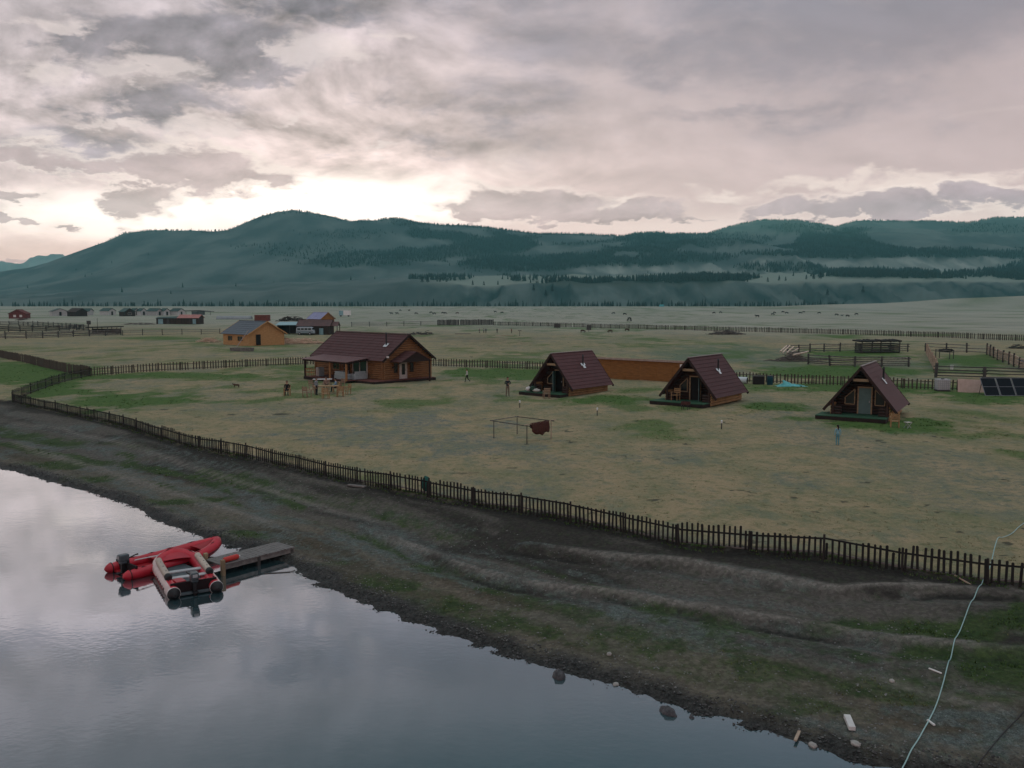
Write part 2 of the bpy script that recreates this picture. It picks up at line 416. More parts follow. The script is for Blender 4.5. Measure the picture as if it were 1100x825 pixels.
def patch(lst, wob=.55, seed=3):
    """soft irregular patches on the ground, each (px, py, rx, ry, weight): pixel figures only give their place and size in metres"""
    out = np.zeros(fx.shape)
    n = (fbm(fx / 1.6, fy / 2.2, seed, 5, .62) - .5) * 1.5; n2 = fbm(fx / 9., fy / 14., seed + 50, 3) - .5
    for e in lst:
        z0 = -.1 if e[1] < 600 else -.5
        c = at_plane(e[0], e[1], z0); k = (CAMZ - z0) / max(e[1] - YH, 4)
        rx = e[2] * k; ry = max(e[3] * c.y / max(e[1] - YH, 4), .3)
        a = (fx - c.x - (fy - c.y) * c.x / c.y) / rx; b = (fy - c.y) / ry
        v = 1 - np.sqrt(a * a + b * b) + (n + n2) * wob * 2
        out = np.maximum(out, sstep(-.05, .85, v) * e[4])
    return out
mead_m = sstep(.05, .75, -DF + (fbm(fx / .7, fy / .7, 19, 3) - .5) * 1.2)          # meadow side
bank_m = (1 - mead_m) * sstep(-.3, .1, DS)
bign = fbm(fx / 11, fy / 16, 21, 4); midn = fbm(fx / 3.2, fy / 4.5, 24, 4); finn = fbm(fx / .8, fy / 1.1, 29, 3)
# green grass; patches right of the cabins also paint in their shadow
G = patch([(125, 431, 95, 15, 1.2), (60, 420, 50, 12, 1.2), (25, 400, 90, 14, 1.2), (200, 405, 130, 5, .85), (330, 396, 60, 4, .6), (515, 401, 85, 8, 1.25), (565, 403, 50, 7, 1), (655, 430, 45, 4, 1.5), (650, 431, 85, 7, 1.0), (690, 421, 40, 5, .6), (812, 440, 36, 4, 1.5), (825, 440, 70, 7, 1.0), (740, 441, 60, 4, .6), (985, 455, 60, 6, 1.5), (975, 457, 100, 9, 1.0), (860, 452, 40, 4, .7), (930, 418, 220, 10, 1.1), (1060, 428, 100, 9, 1.1), (480, 409, 22, 4, .7),
           (900, 362, 45, 3, .9), (180, 364, 70, 2.5, .8), (300, 372, 60, 3, .5), (930, 380, 80, 8, 1), (1050, 388, 55, 9, 1), (900, 400, 120, 8, .9), (480, 350, 60, 1.6, .6), (700, 353, 160, 1.4, .6), (1000, 360, 130, 1.6, .6), (270, 377, 60, 3, .5), (940, 400, 120, 6, .7)], .45)
TEAL = patch([(780, 381, 130, 15, .95), (860, 390, 80, 11, .9), (640, 376, 60, 5, .35), (700, 366, 120, 4, .5), (330, 376, 80, 4, .5), (950, 395, 160, 10, .8), (560, 352, 120, 2, .5), (240, 366, 80, 2, .4)], .7, 9)
G = np.maximum(G, 0 * patch([(780, 380, 120, 14, .75), (860, 390, 60, 10, .7), (640, 378, 60, 6, .35)], .6, 9) )
G = np.maximum(G, mead_m * .5 * sstep(.52, .66, bign) * sstep(.4, .6, midn))
# bank: streaks of green lying along the shore
strk = fbm(AL / 9.0, DS / .85, 41, 4); strk2 = fbm(AL / 4.0, DS / .5, 45, 3)
leftw = sstep(2, -22, fx)
Gb = sstep(.46, .61, strk) * (.55 + 1.1 * leftw) * (.35 + .65 * sstep(.40, .58, fbm(fx / .9, fy / .9, 47, 4))) * sstep(.25, .8, DS) * sstep(7.5, 5.0, DS)
Gb = np.maximum(Gb, patch([(250, 553, 55, 6, 1.5), (120, 518, 80, 4, 1.5), (50, 498, 80, 4, 1.5), (205, 555, 40, 4, 1.2), (80, 484, 80, 4, 1.3), (190, 520, 80, 4, 1.2), (330, 580, 60, 5, 1.1), (1030, 668, 150, 18, 1.2), (1090, 700, 120, 26, 1.2), (930, 665, 90, 12, 1.1), (1000, 690, 80, 14, 1), (860, 740, 60, 8, .5), (560, 640, 60, 5, .4)], .5, 13))
G = np.where(mead_m > .5, G, Gb * sstep(.1, .6, DS))
# grey stony scatter
S_ = patch([(455, 452, 110, 11, .9), (340, 448, 70, 7, .7), (410, 470, 110, 10, .75), (500, 480, 110, 16, .75), (330, 470, 50, 6, .55), (720, 490, 90, 12, .6), (860, 520, 90, 12, .6), (950, 500, 70, 10, .5), (255, 425, 35, 4, .8), (150, 440, 30, 4, .6), (640, 460, 60, 6, .4), (300, 395, 40, 3, .6), (580, 500, 60, 12, .5)], .75, 17)
S_ = np.maximum(S_, mead_m * .55 * sstep(.5, .65, fbm(fx / 7, fy / 10, 61, 4)))
Sb = sstep(.40, .58, fbm(AL / 6.0, DS / 1.1, 51, 5, .6)) * sstep(.4, 1.2, DS) * sstep(8.0, 3.5, DS - 2.2 * sstep(-5, -25, fx))
Sb = np.maximum(Sb, .6 * sstep(.5, .66, fbm(AL / 8.0, DF / .8, 53, 4)) * bank_m * sstep(.8, 1.8, DF))
for rl in (ruts[0], ruts[1]):
    Sb = np.maximum(Sb, .95 * sstep(.22, .5, fbm(fx / 2.1, fy / 2.1, 97, 3)) * np.exp(-((sdist(fx, fy, rl) - .3) / .2) ** 2) * sstep(.5, 1, DF))
Sb = np.maximum(Sb, patch([(120, 466, 26, 3, 1), (90, 455, 30, 4, .9), (135, 470, 12, 3, 1)], .4, 91))
S_ = np.where(mead_m > .5, S_, Sb)
# bare brown earth
D_ = bank_m * np.maximum(.86, .72 + .28 * sstep(2.0, 4.5, DS)) * 1
D_ = np.maximum(D_, patch([(440, 360, 60, 4, .6), (520, 365, 90, 6, .5), (150, 355, 100, 2, .5)], .6, 71) * .6)
# wet dark margin
Wt = sstep(.95, .25, DS + (finn - .5) * 1.1) * (1 - mead_m)
# dung, dark scuffs and other dark marks
K_ = mead_m * sstep(.76, .82, fbm(fx / .9, fy / .7, 83, 3)) * .7
K_ = np.maximum(K_, bank_m * np.exp(-((DF - .25) / .5) ** 2) * .75)  # darker strip along the lake side of the fence
K_ = np.maximum(K_, patch([(178, 441, 12, 2, .9), (250, 447, 12, 2, .8), (300, 447, 14, 2, .8), (505, 510, 30, 2, .7), (930, 545, 8, 2, .8)], .5, 85))
for rl in ruts[:2]:
    K_ = np.maximum(K_, .75 * sstep(.3, .6, fbm(fx / 2.7, fy / 2.7, 98, 3)) * np.exp(-((sdist(fx, fy, rl) + .42) / .28) ** 2) * sstep(.5, 1, DF))  # shadow of the low earth step, painted as a dark line by the ruts
STRK = .5 + (fbm(AL / 9.0, DS / 1.0, 141, 5, .6) - .5) * 1.3 + (fbm(fx / 5, fy / 5, 143, 3) - .5) * .6 + .12 * leftw - .10 * sstep(1.6, .3, DF)
TRK = np.zeros(fx.shape)
trk_px = rut_px + [[(0, 487), (70, 506), (140, 528), (215, 556), (300, 582), (400, 612)], [(0, 452), (60, 462), (120, 476), (190, 498), (280, 524), (360, 548), (450, 572)], [(20, 478), (100, 498), (170, 518), (250, 545), (330, 566)], [(860, 700), (930, 715), (1000, 735), (1100, 752)]]
for i, r_ in enumerate(trk_px):
    rl = [at_plane(x, y, -.6).to_2d() for x, y in r_]; d_ = sdist(fx, fy, rl) + (fbm(fx / 4, fy / 4, 151 + i, 2) - .5) * .3
    al_ = along(fx, fy, rl); fade = sstep(0, 3, al_) * (1 - sstep(.86, 1, al_ / max(1e-3, sum((b - a).length for a, b in zip(rl[:-1], rl[1:])))))
    TRK = np.maximum(TRK, (1.0 if i < 2 else .75) * np.exp(-((d_ - .2) / (.15 if i < 2 else .17)) ** 2) * fade * sstep(.05, .40, fbm(fx / 2.5, fy / 2.5, 161 + i, 3)))
TRK = np.where(mead_m > .5, 0, TRK)
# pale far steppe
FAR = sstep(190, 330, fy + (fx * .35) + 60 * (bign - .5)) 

me = bpy.data.meshes.new('ground')
idx = np.arange(nx * ny).reshape(ny, nx)
quads = np.stack([idx[:-1, :-1], idx[:-1, 1:], idx[1:, 1:], idx[1:, :-1]], -1).reshape(-1, 4)
def np_mesh(name, verts, quads, smooth=True):
    me = bpy.data.meshes.new(name); k = quads.shape[1]
    me.vertices.add(len(verts)); me.vertices.foreach_set('co', np.ascontiguousarray(verts, np.float32).ravel())
    me.loops.add(quads.size); me.loops.foreach_set('vertex_index', quads.astype(np.int32).ravel())
    me.polygons.add(len(quads)); me.polygons.foreach_set('loop_start', np.arange(0, quads.size, k, dtype=np.int32))
    me.update(calc_edges=True); me.validate()
    me.polygons.foreach_set('use_smooth', [smooth] * len(me.polygons))
    return me
def attr(me, name, v):
    a = me.attributes.new(name, 'FLOAT', 'POINT'); a.data.foreach_set('value', np.ascontiguousarray(v, np.float32))
bpy.data.meshes.remove(me)
me = np_mesh('ground', np.stack([fx, fy, gz], -1), quads)
for n_, v_ in (('green', G), ('stony', S_), ('earth', D_), ('wet', Wt), ('scuff_shade', K_), ('steppe', FAR), ('bank', 1 - mead_m), ('teal', TEAL), ('streak', STRK), ('track', TRK)): attr(me, n_, v_)
ground = bpy.data.objects.new('ground', me); col.objects.link(ground); tag(ground, kind='structure')

def ground_mat():
    m = bpy.data.materials.new('ground'); nt, N, L, B = nodes_of(m)
    B.inputs['Specular IOR Level'].default_value = .15; B.inputs['Roughness'].default_value = .95
    geo = N.new('ShaderNodeNewGeometry')
    def A(n):
        a = N.new('ShaderNodeAttribute'); a.attribute_name = n; return a.outputs['Fac']
    def nz(scale, detail=6, stretch=(1, 1, 1), rough=.6):
        mp = N.new('ShaderNodeMapping'); mp.inputs['Scale'].default_value = stretch; L.new(geo.outputs['Position'], mp.inputs['Vector'])
        n = N.new('ShaderNodeTexNoise'); n.inputs['Scale'].default_value = scale; n.inputs['Detail'].default_value = detail; n.inputs['Roughness'].default_value = rough
        L.new(mp.outputs[0], n.inputs['Vector']); return n.outputs['Fac']
    def M(op, a, b=0.0, c=0.0, clamp=False):
        n = N.new('ShaderNodeMath'); n.operation = op; n.use_clamp = clamp
        for i, v in enumerate((a, b, c)):
            if isinstance(v, (int, float)): n.inputs[i].default_value = v
            else: L.new(v, n.inputs[i])
        return n.outputs[0]
    def MR(x, a, b):
        n = N.new('ShaderNodeMapRange'); n.interpolation_type = 'SMOOTHSTEP'; L.new(x, n.inputs['Value']); n.inputs['From Min'].default_value = a; n.inputs['From Max'].default_value = b; return n.outputs[0]
    def MX(f, a, b, mode='MIX'):
        n = N.new('ShaderNodeMix'); n.data_type = 'RGBA'; n.blend_type = mode
        if isinstance(f, (int, float)): n.inputs[0].default_value = f
        else: L.new(f, n.inputs[0])
        for s_, v in ((n.inputs[6], a), (n.inputs[7], b)):
            if isinstance(v, tuple): s_.default_value = (*v, 1)
            else: L.new(v, s_)
        return n.outputs[2]
    f1 = nz(.35, 5); f2 = nz(1.7, 8, rough=.7); f3 = nz(9, 8, rough=.75); f4 = nz(.018, 6, (1, .35, 1), .65); f5 = nz(26, 4, rough=.8); f6 = nz(4.2, 6, (1, .6, 1), .7)
    # dry turf
    c = MX(MR(M('ADD', M('MULTIPLY', f1, .6), M('MULTIPLY', nz(.09, 5), .4)), .40, .60), C_DRY1, C_DRY2)
    c = MX(M('MULTIPLY', MR(f6, .42, .66), .7), c, C_DRY3)
    c = MX(M('MULTIPLY', MR(f2, .48, .66), .65), c, C_OLIVE)
    f7 = nz(.55, 7, (1, .7, 1), .7); c = MX(M('MULTIPLY', MR(f7, .50, .64), .55), c, C_TL)
    c = MX(M('MULTIPLY', MR(nz(2.6, 7, (1, .7, 1), .75), .54, .68), .4), c, C_PALE)
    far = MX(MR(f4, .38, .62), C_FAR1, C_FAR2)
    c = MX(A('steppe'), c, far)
    c = MX(A('teal'), c, MX(MR(f6, .4, .65), (.115, .155, .095), (.175, .205, .125)))
    # edges of every patch broken up by turf-sized noise
    def brk(n, amt, a=.25, b=.65):
        return MR(M('ADD', A(n), M('MULTIPLY', M('SUBTRACT', f6, .5), amt)), a, b)
    c = MX(A('earth'), c, MX(MR(M('ADD', A('streak'), M('MULTIPLY', M('SUBTRACT', f2, .5), .5)), .3, .7), C_EARTH1, C_EARTH2))
    trk = A('track')
    stony = M('MULTIPLY', brk('stony', 2.0, .25, .95), M('ADD', .25, M('MULTIPLY', MR(f2, .40, .60), .75)))
    bk = A('bank')
    c = MX(stony, c, MX(bk, MX(MR(f5, .4, .6), C_STONE1, C_STONE2), MX(MR(f5, .35, .7), C_BST1, C_BST2)))
    c = MX(M('MULTIPLY', brk('green', 1.5, -.12, .80), MX(.6, (1, 1, 1), MR(f3, .25, .6)) if False else M('ADD', .75, M('MULTIPLY', MR(f3, .3, .6), .25))), c, MX(bk, MX(MR(f2, .35, .65), C_GRN1, C_GRN2), MX(MR(f2, .35, .65), C_BGR1, C_BGR2)))
    c = MX(brk('scuff_shade', .7, .3, .8), c, MX(bk, C_SCUFF, C_BDARK))
    c = MX(M('MULTIPLY', trk, M('ADD', .6, M('MULTIPLY', MR(f2, .3, .6), .4))), c, (.205, .188, .165))
    # loose pale stones and dark tufts
    vo = N.new('ShaderNodeTexVoronoi'); vo.inputs['Scale'].default_value = 1.9; L.new(geo.outputs['Position'], vo.inputs['Vector'])
    tuft = M('MULTIPLY', MR(vo.outputs['Distance'], .16, .05), MR(f1, .48, .6))
    c = MX(M('MULTIPLY', tuft, .6), c, MX(bk, C_TUFT, C_BGR1))
    c = MX(A('wet'), c, MX(MR(f3, .4, .6), C_WET1, C_WET2))
    # fine grain
    g = MR(f3, .2, .8); c = MX(.55, c, MX(g, (.55, .55, .55), (1.35, 1.35, 1.35)), 'MULTIPLY')
    g5 = MR(f5, .2, .8); c = MX(.6, c, MX(g5, (.6, .6, .6), (1.35, 1.35, 1.35)), 'MULTIPLY')
    vp = N.new('ShaderNodeTexVoronoi'); vp.inputs['Scale'].default_value = 9.0; L.new(geo.outputs['Position'], vp.inputs['Vector'])
    st = N.new('ShaderNodeSeparateColor'); L.new(vp.outputs['Color'], st.inputs[0])
    c = MX(M('MULTIPLY', bk, .42), c, MX(MR(st.outputs[0], .1, .95), (.62, .62, .62), (1.5, 1.5, 1.5)), 'MULTIPLY')
    L.new(c, B.inputs['Base Color'])
    rg = N.new('ShaderNodeMapRange'); L.new(A('wet'), rg.inputs['Value']); rg.inputs['To Min'].default_value = .95; rg.inputs['To Max'].default_value = .55; L.new(rg.outputs[0], B.inputs['Roughness'])
    bp = N.new('ShaderNodeBump'); bp.inputs['Strength'].default_value = .8; bp.inputs['Distance'].default_value = .09
    h = M('ADD', M('MULTIPLY', f3, .6), M('ADD', M('MULTIPLY', f5, .3), f6)); L.new(h, bp.inputs['Height']); L.new(bp.outputs[0], B.inputs['Normal'])
    return m
C_DRY1 = (.350, .278, .165); C_DRY2 = (.200, .205, .115); C_DRY3 = (.42, .305, .19); C_OLIVE = (.120, .145, .072)
C_TL = (.150, .185, .130); C_PALE = (.42, .34, .235)
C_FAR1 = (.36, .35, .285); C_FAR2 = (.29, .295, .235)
C_EARTH1 = (.040, .036, .032); C_EARTH2 = (.104, .095, .083)
C_STONE1 = (.105, .130, .118); C_STONE2 = (.175, .200, .185); C_BST1 = (.066, .086, .080); C_BST2 = (.155, .178, .170)
C_GRN1 = (.036, .100, .018); C_GRN2 = (.078, .148, .030); C_BGR1 = (.026, .052, .016); C_BGR2 = (.052, .080, .026)
C_SCUFF = (.07, .07, .048); C_BDARK = (.024, .023, .020); C_TUFT = (.085, .10, .055); C_WET1 = (.014, .014, .013); C_WET2 = (.045, .046, .042)
ground.data.materials.append(ground_mat())

# ------------------------------------------------------------------ lake
mw = MB(); mw.add([(-420, -300, SEA), (220, -300, SEA), (220, 60, SEA), (10, 70, SEA), (-420, 300, SEA)], [(0, 1, 2, 3, 4)])
def water_mat():
    m = bpy.data.materials.new('water'); nt, N, L, B = nodes_of(m)
    N.remove(B); o = N['Material Output']
    geo = N.new('ShaderNodeNewGeometry')
    def nz(sc_, st, d=3):
        mp = N.new('ShaderNodeMapping'); mp.inputs['Scale'].default_value = st; mp.inputs['Rotation'].default_value = (0, 0, .5); L.new(geo.outputs['Position'], mp.inputs['Vector'])
        n = N.new('ShaderNodeTexNoise'); n.inputs['Scale'].default_value = sc_; n.inputs['Detail'].default_value = d; L.new(mp.outputs[0], n.inputs['Vector']); return n.outputs['Fac']
    b1 = N.new('ShaderNodeBump'); b1.inputs['Distance'].default_value = .02; b1.inputs['Strength'].default_value = .14
    gust = N.new('ShaderNodeMapRange'); L.new(nz(.16, (1, 1.6, 1), 2), gust.inputs['Value']); gust.inputs['From Min'].default_value = .38; gust.inputs['From Max'].default_value = .68; gust.inputs['To Min'].default_value = .25
    ml = N.new('ShaderNodeMath'); ml.operation = 'MULTIPLY'; L.new(nz(5.0, (.8, 1.2, 1)), ml.inputs[0]); L.new(gust.outputs[0], ml.inputs[1])
    L.new(ml.outputs[0], b1.inputs['Height'])
    b2 = N.new('ShaderNodeBump'); b2.inputs['Distance'].default_value = .05; b2.inputs['Strength'].default_value = .05; L.new(nz(.9, (.85, 1.15, 1), 2), b2.inputs['Height']); L.new(b1.outputs[0], b2.inputs['Normal'])
    gl = N.new('ShaderNodeBsdfGlossy'); gl.inputs['Roughness'].default_value = .035; gl.inputs['Color'].default_value = (.93, .95, .97, 1); L.new(b2.outputs[0], gl.inputs['Normal'])
    df = N.new('ShaderNodeBsdfDiffuse'); df.inputs['Color'].default_value = (.036, .074, .082, 1)
    lw = N.new('ShaderNodeLayerWeight'); lw.inputs['Blend'].default_value = .5; L.new(b2.outputs[0], lw.inputs['Normal'])
    fr = N.new('ShaderNodeValToRGB'); cr = fr.color_ramp; cr.interpolation = 'B_SPLINE'
    cr.elements[0].position = 0.0; cr.elements[0].color = (.04,) * 3 + (1,); cr.elements[1].position = 1.0; cr.elements[1].color = (1, 1, 1, 1)
    for p_, v_ in ((.40, .07), (.50, .13), (.60, .36), (.70, .70), (.80, .82)): e = cr.elements.new(p_); e.color = (v_, v_, v_, 1)
    L.new(lw.outputs['Facing'], fr.inputs[0])
    mx = N.new('ShaderNodeMixShader'); L.new(fr.outputs[0], mx.inputs[0]); L.new(df.outputs[0], mx.inputs[1]); L.new(gl.outputs[0], mx.inputs[2]); L.new(mx.outputs[0], o.inputs['Surface'])
    return m
lake = mw.build('lake', water_mat()); tag(lake, kind='structure')

# ------------------------------------------------------------------ hills
sky_px = [(-900, 330), (-500, 326), (-200, 312), (-60, 298), (0, 292.5), (33, 288), (56, 282), (76, 275), (102, 266), (122, 259), (137, 251.5), (150, 249.5), (178, 248), (229, 249), (249, 248), (267, 240.5), (285, 233.5), (306, 228.5), (318, 226.5), (334, 228.5), (359, 234), (379, 238), (405, 238), (418, 235.5), (433, 235.5), (448, 239.5), (474, 243), (499, 243), (525, 245.5), (550, 248.5), (578, 252.5), (614, 252), (642, 253.5), (670, 254.5), (682, 251.5), (703, 250.5), (723, 252), (756, 252.5), (782, 244.5), (810, 238.5), (835, 237.5), (853, 238.5), (876, 241.5), (894, 245), (914, 238.5), (947, 238.5), (983, 238.5), (1011, 239.5), (1034, 240.5), (1062, 235.5), (1100, 235.5), (1160, 231), (1300, 236), (1600, 240), (2200, 262), (3000, 300)]
lip_px = [(-900, 329), (0, 323), (150, 319), (300, 314), (400, 310), (450, 305.5), (540, 305.5), (640, 304.5), (760, 304), (860, 303), (960, 302.5), (1060, 302), (1200, 303), (3000, 312)]
lip2_px = [(-900, 328), (0, 318), (150, 311), (300, 305), (400, 301), (450, 299.5), (540, 299), (640, 298), (760, 298), (820, 297), (900, 295), (1000, 295), (1100, 294), (3000, 305)]
bl_px = [(-900, 326), (0, 311), (150, 298), (300, 288), (400, 290), (480, 291), (560, 291), (620, 286.5), (650, 284.5), (700, 284), (760, 287), (800, 285), (830, 279), (900, 278.5), (1000, 279), (1100, 280), (3000, 296)]
mid_px = [(-900, 325), (0, 303), (100, 285), (150, 276), (250, 268), (320, 258), (400, 262), (470, 268), (560, 272), (680, 271), (760, 266), (820, 262), (900, 262), (1000, 261), (1100, 260), (3000, 285)]
def interp(tab, x): return np.interp(x, [p[0] for p in tab], [p[1] for p in tab])
ncol = 900
hx = np.linspace(-900, 3000, ncol * 2); hx = hx[(hx > -700) & (hx < 2400)]
hx = np.concatenate([np.linspace(-900, -60, 90, endpoint=False), np.linspace(-60, 1160, 760, endpoint=False), np.linspace(1160, 2600, 120)])
sl = (hx - 550) / F
rows = [1290, 1320, 1345, 1375, 1405, 1430, 1455, 1500, 1560, 1620, 1700, 1780, 1860, 1930, 1990, 2030, 2070, 2110, 2150, 2200] + list(np.arange(2250, 3700, 40)) + [3760, 3850, 4000, 4300, 4800]
sky_Y = 2950 + 350 * sstep(480, 1000, hx) + 60 * np.sin(hx / 60.)
Zc = []
def hz(ypx, Y): return CAMZ + (YH - ypx) * Y / F
for Yr in rows:
    k = [np.full(hx.shape, 1290.), np.full(hx.shape, 1455.), np.full(hx.shape, 1860.), np.full(hx.shape, 1990.), np.full(hx.shape, 2150.), 2600 + 0 * hx, sky_Y, np.full(hx.shape, 4800.)]
    zc = [np.full(hx.shape, -3.0), hz(interp(lip_px, hx), 1455), hz(interp(lip2_px, hx), 1860), hz(interp(lip2_px, hx) - .5, 1990), hz(interp(bl_px, hx), 2150), hz(interp(mid_px, hx), 2600), hz(interp(sky_px, hx), sky_Y)]
    zc.append(zc[-1] * .45)
    z = np.full(hx.shape, zc[0]); 
    for i in range(len(k) - 1):
        t = np.clip((Yr - k[i]) / (k[i + 1] - k[i]), 0, 1)
        if i in (0, 3): t = t ** 1.25
        m = (Yr >= k[i]); z = np.where(m, zc[i] * (1 - t) + zc[i + 1] * t, z)
    x = sl * Yr
    w = sstep(1290, 1700, Yr) * np.clip(np.abs(Yr - sky_Y) / 350, 0.0, 1) * (Yr < sky_Y) * (.45 + .55 * sstep(430, 620, hx))
    rid = 1 - np.abs(fbm(x / 420 + Yr / 2100, Yr / 900 - x / 3000, 101, 4) * 2 - 1)      # spurs run down the slope
    gul = 1 - np.abs(fbm(x / 95 + Yr / 900, Yr / 420, 111, 3) * 2 - 1)
    z = z + w * ((rid - .75) * 85 * sstep(1900, 2600, Yr) + (gul - .7) * 24)
    bl = sstep(1300, 1345, Yr) * sstep(1460, 1410, Yr)                                    # eroded bluff face
    z = z + bl * (1 - np.abs(fbm(x / 38, Yr / 300, 121, 3) * 2 - 1) - .72) * 30 * sstep(380, 500, hx)
    b2 = sstep(1985, 2040, Yr) * sstep(2190, 2120, Yr)
    z = z + b2 * (1 - np.abs(np.sin(x / 34 + 3 * fbm(x / 150, Yr / 500, 131, 2))) ** .6 - .4) * 14 * sstep(600, 830, hx)
    Zc.append(np.stack([x, np.full(hx.shape, Yr), z], -1))
HV = np.array(Zc); nr, nc = HV.shape[:2]
hidx = np.arange(nr * nc).reshape(nr, nc)
hq = np.stack([hidx[:-1, :-1], hidx[:-1, 1:], hidx[1:, 1:], hidx[1:, :-1]], -1).reshape(-1, 4)
hf = HV.reshape(-1, 3)
def proj(p):
    """pixel of world points: only used to look up where the woods lie on the slopes"""
    c, s = math.cos(PITCH), math.sin(PITCH); zc = p[:, 2] - CAMZ
    dpt = p[:, 1] * c - zc * s; up = p[:, 1] * s + zc * c
    return W0 / 2 + F * p[:, 0] / dpt, H0 / 2 - F * up / dpt
wood = [(480, 252, 62, 9, 1), (535, 262, 60, 11, 1), (470, 272, 70, 9, .8), (400, 280, 70, 10, .55), (560, 283, 100, 11, 1), (640, 279, 120, 8, 1), (700, 262, 55, 11, .9), (740, 276, 60, 7, .9), (800, 258, 45, 8, .55), (905, 257, 60, 10, 1), (890, 268, 60, 5, 1), (960, 272, 230, 5, 1), (1080, 272, 80, 6, 1), (850, 287, 60, 5, .9), (930, 293, 70, 6, 1), (1000, 296, 60, 4, .9), (1085, 290, 40, 9, .9), (740, 300, 66, 4, 1), (630, 303, 50, 3, .8), (560, 300, 40, 3, .5), (480, 299, 40, 3, .4), (850, 245, 35, 5, .7), (620, 262, 50, 3, .5), (1060, 246, 50, 5, .5), (380, 252, 60, 6, .3), (330, 268, 60, 8, .25), (440, 240, 30, 4, .6)]
def wooded(p):
    px, py = proj(p); o = np.zeros(len(p)); n = fbm(p[:, 0] / 160, p[:, 1] / 160, 201, 4) - .5
    for e in wood:
        v = 1 - np.sqrt(((px - e[0]) / e[2]) ** 2 + ((py - e[1]) / e[3]) ** 2) + n * 1.6
        o = np.maximum(o, sstep(0, .35, v) * e[4])
    return o
WD = wooded(hf)
hme = np_mesh('hills', hf, hq); attr(hme, 'wood', WD)
rr_ = np.tile(sstep(430, 500, hx), nr)
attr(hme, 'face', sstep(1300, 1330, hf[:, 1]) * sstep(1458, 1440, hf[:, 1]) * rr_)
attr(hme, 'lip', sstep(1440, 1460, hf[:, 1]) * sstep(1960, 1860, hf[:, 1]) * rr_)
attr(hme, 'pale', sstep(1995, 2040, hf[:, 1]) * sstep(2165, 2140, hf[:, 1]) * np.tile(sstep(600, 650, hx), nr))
hills = bpy.data.objects.new('hills', hme); col.objects.link(hills); tag(hills, kind='structure')
def hill_mat():
    m = bpy.data.materials.new('hill_slope'); nt, N, L, B = nodes_of(m); B.inputs['Roughness'].default_value = 1; B.inputs['Specular IOR Level'].default_value = .05
    geo = N.new('ShaderNodeNewGeometry')
    def nz(s_, st=(1, 1, 1)):
        mp = N.new('ShaderNodeMapping'); mp.inputs['Scale'].default_value = st; L.new(geo.outputs['Position'], mp.inputs['Vector'])
        n = N.new('ShaderNodeTexNoise'); n.inputs['Scale'].default_value = s_; n.inputs['Detail'].default_value = 7; L.new(mp.outputs[0], n.inputs['Vector']); return n.outputs['Fac']
    def ramp(src, c0, c1, a=.38, b=.62):
        r = N.new('ShaderNodeValToRGB'); r.color_ramp.elements[0].position = a; r.color_ramp.elements[1].position = b; r.color_ramp.elements[0].color = (*c0, 1); r.color_ramp.elements[1].color = (*c1, 1); L.new(src, r.inputs[0]); return r.outputs[0]
    def mixn(f, a, b):
        n = N.new('ShaderNodeMix'); n.data_type = 'RGBA'; L.new(f, n.inputs[0]); L.new(a, n.inputs[6])
        if isinstance(b, tuple): n.inputs[7].default_value = (*b, 1)
        else: L.new(b, n.inputs[7])
        return n.outputs[2]
    def A(n_):
        a = N.new('ShaderNodeAttribute'); a.attribute_name = n_; return a.outputs['Fac']
    c = ramp(nz(.0075, (1, .45, 1.6)), H_G1, H_G2, .40, .60)
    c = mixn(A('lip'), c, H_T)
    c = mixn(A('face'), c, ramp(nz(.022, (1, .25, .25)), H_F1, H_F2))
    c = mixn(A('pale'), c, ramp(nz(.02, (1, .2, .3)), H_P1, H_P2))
    c = mixn(A('wood'), c, H_W)
    L.new(c, B.inputs['Base Color'])
    return m
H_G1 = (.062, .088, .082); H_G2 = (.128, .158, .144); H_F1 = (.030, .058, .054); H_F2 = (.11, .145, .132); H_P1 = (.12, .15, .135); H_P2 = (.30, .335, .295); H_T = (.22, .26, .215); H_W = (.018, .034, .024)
hme.materials.append(hill_mat())
# snow-dusted range far to the left
mr_ = [(-260, 276), (-160, 283), (-90, 277), (-40, 283), (-10, 279.5), (5, 281.5), (16, 282.5), (28, 284), (38, 277), (47, 274.5), (54, 275.5), (60, 273.5), (70, 273.5), (80, 279), (100, 284), (160, 290), (260, 296)]
pts = []; Yf = 9500
xs = np.linspace(-260, 260, 200); ys = interp(mr_, xs) + (fbm(xs / 4, xs * 0, 301, 3) - .5) * 2.4
for k_, (dy, hgt) in enumerate(((-1400, 0), (-700, .5), (0, 1), (900, .3))):
    Yk = Yf + dy; zz_ = hz(ys, Yf) * hgt
    pts.append(np.stack([(xs - 550) / F * Yk, np.full(xs.shape, Yk), zz_ + (fbm(xs / 7, xs * 0 + k_, 303, 3) - .5) * 160 * (k_ == 1)], -1))
mp_ = np.array(pts); mi_ = np.arange(800).reshape(4, 200)
mme = np_mesh('far_mountains', mp_.reshape(-1, 3), np.stack([mi_[:-1, :-1], mi_[:-1, 1:], mi_[1:, 1:], mi_[1:, :-1]], -1).reshape(-1, 4))
mme.materials.append(mat('bare_rock', (.2, .2, .21), (.11, .115, .125), .002, world=True))
fm = bpy.data.objects.new('far_mountains', mme); col.objects.link(fm); tag(fm, kind='structure')

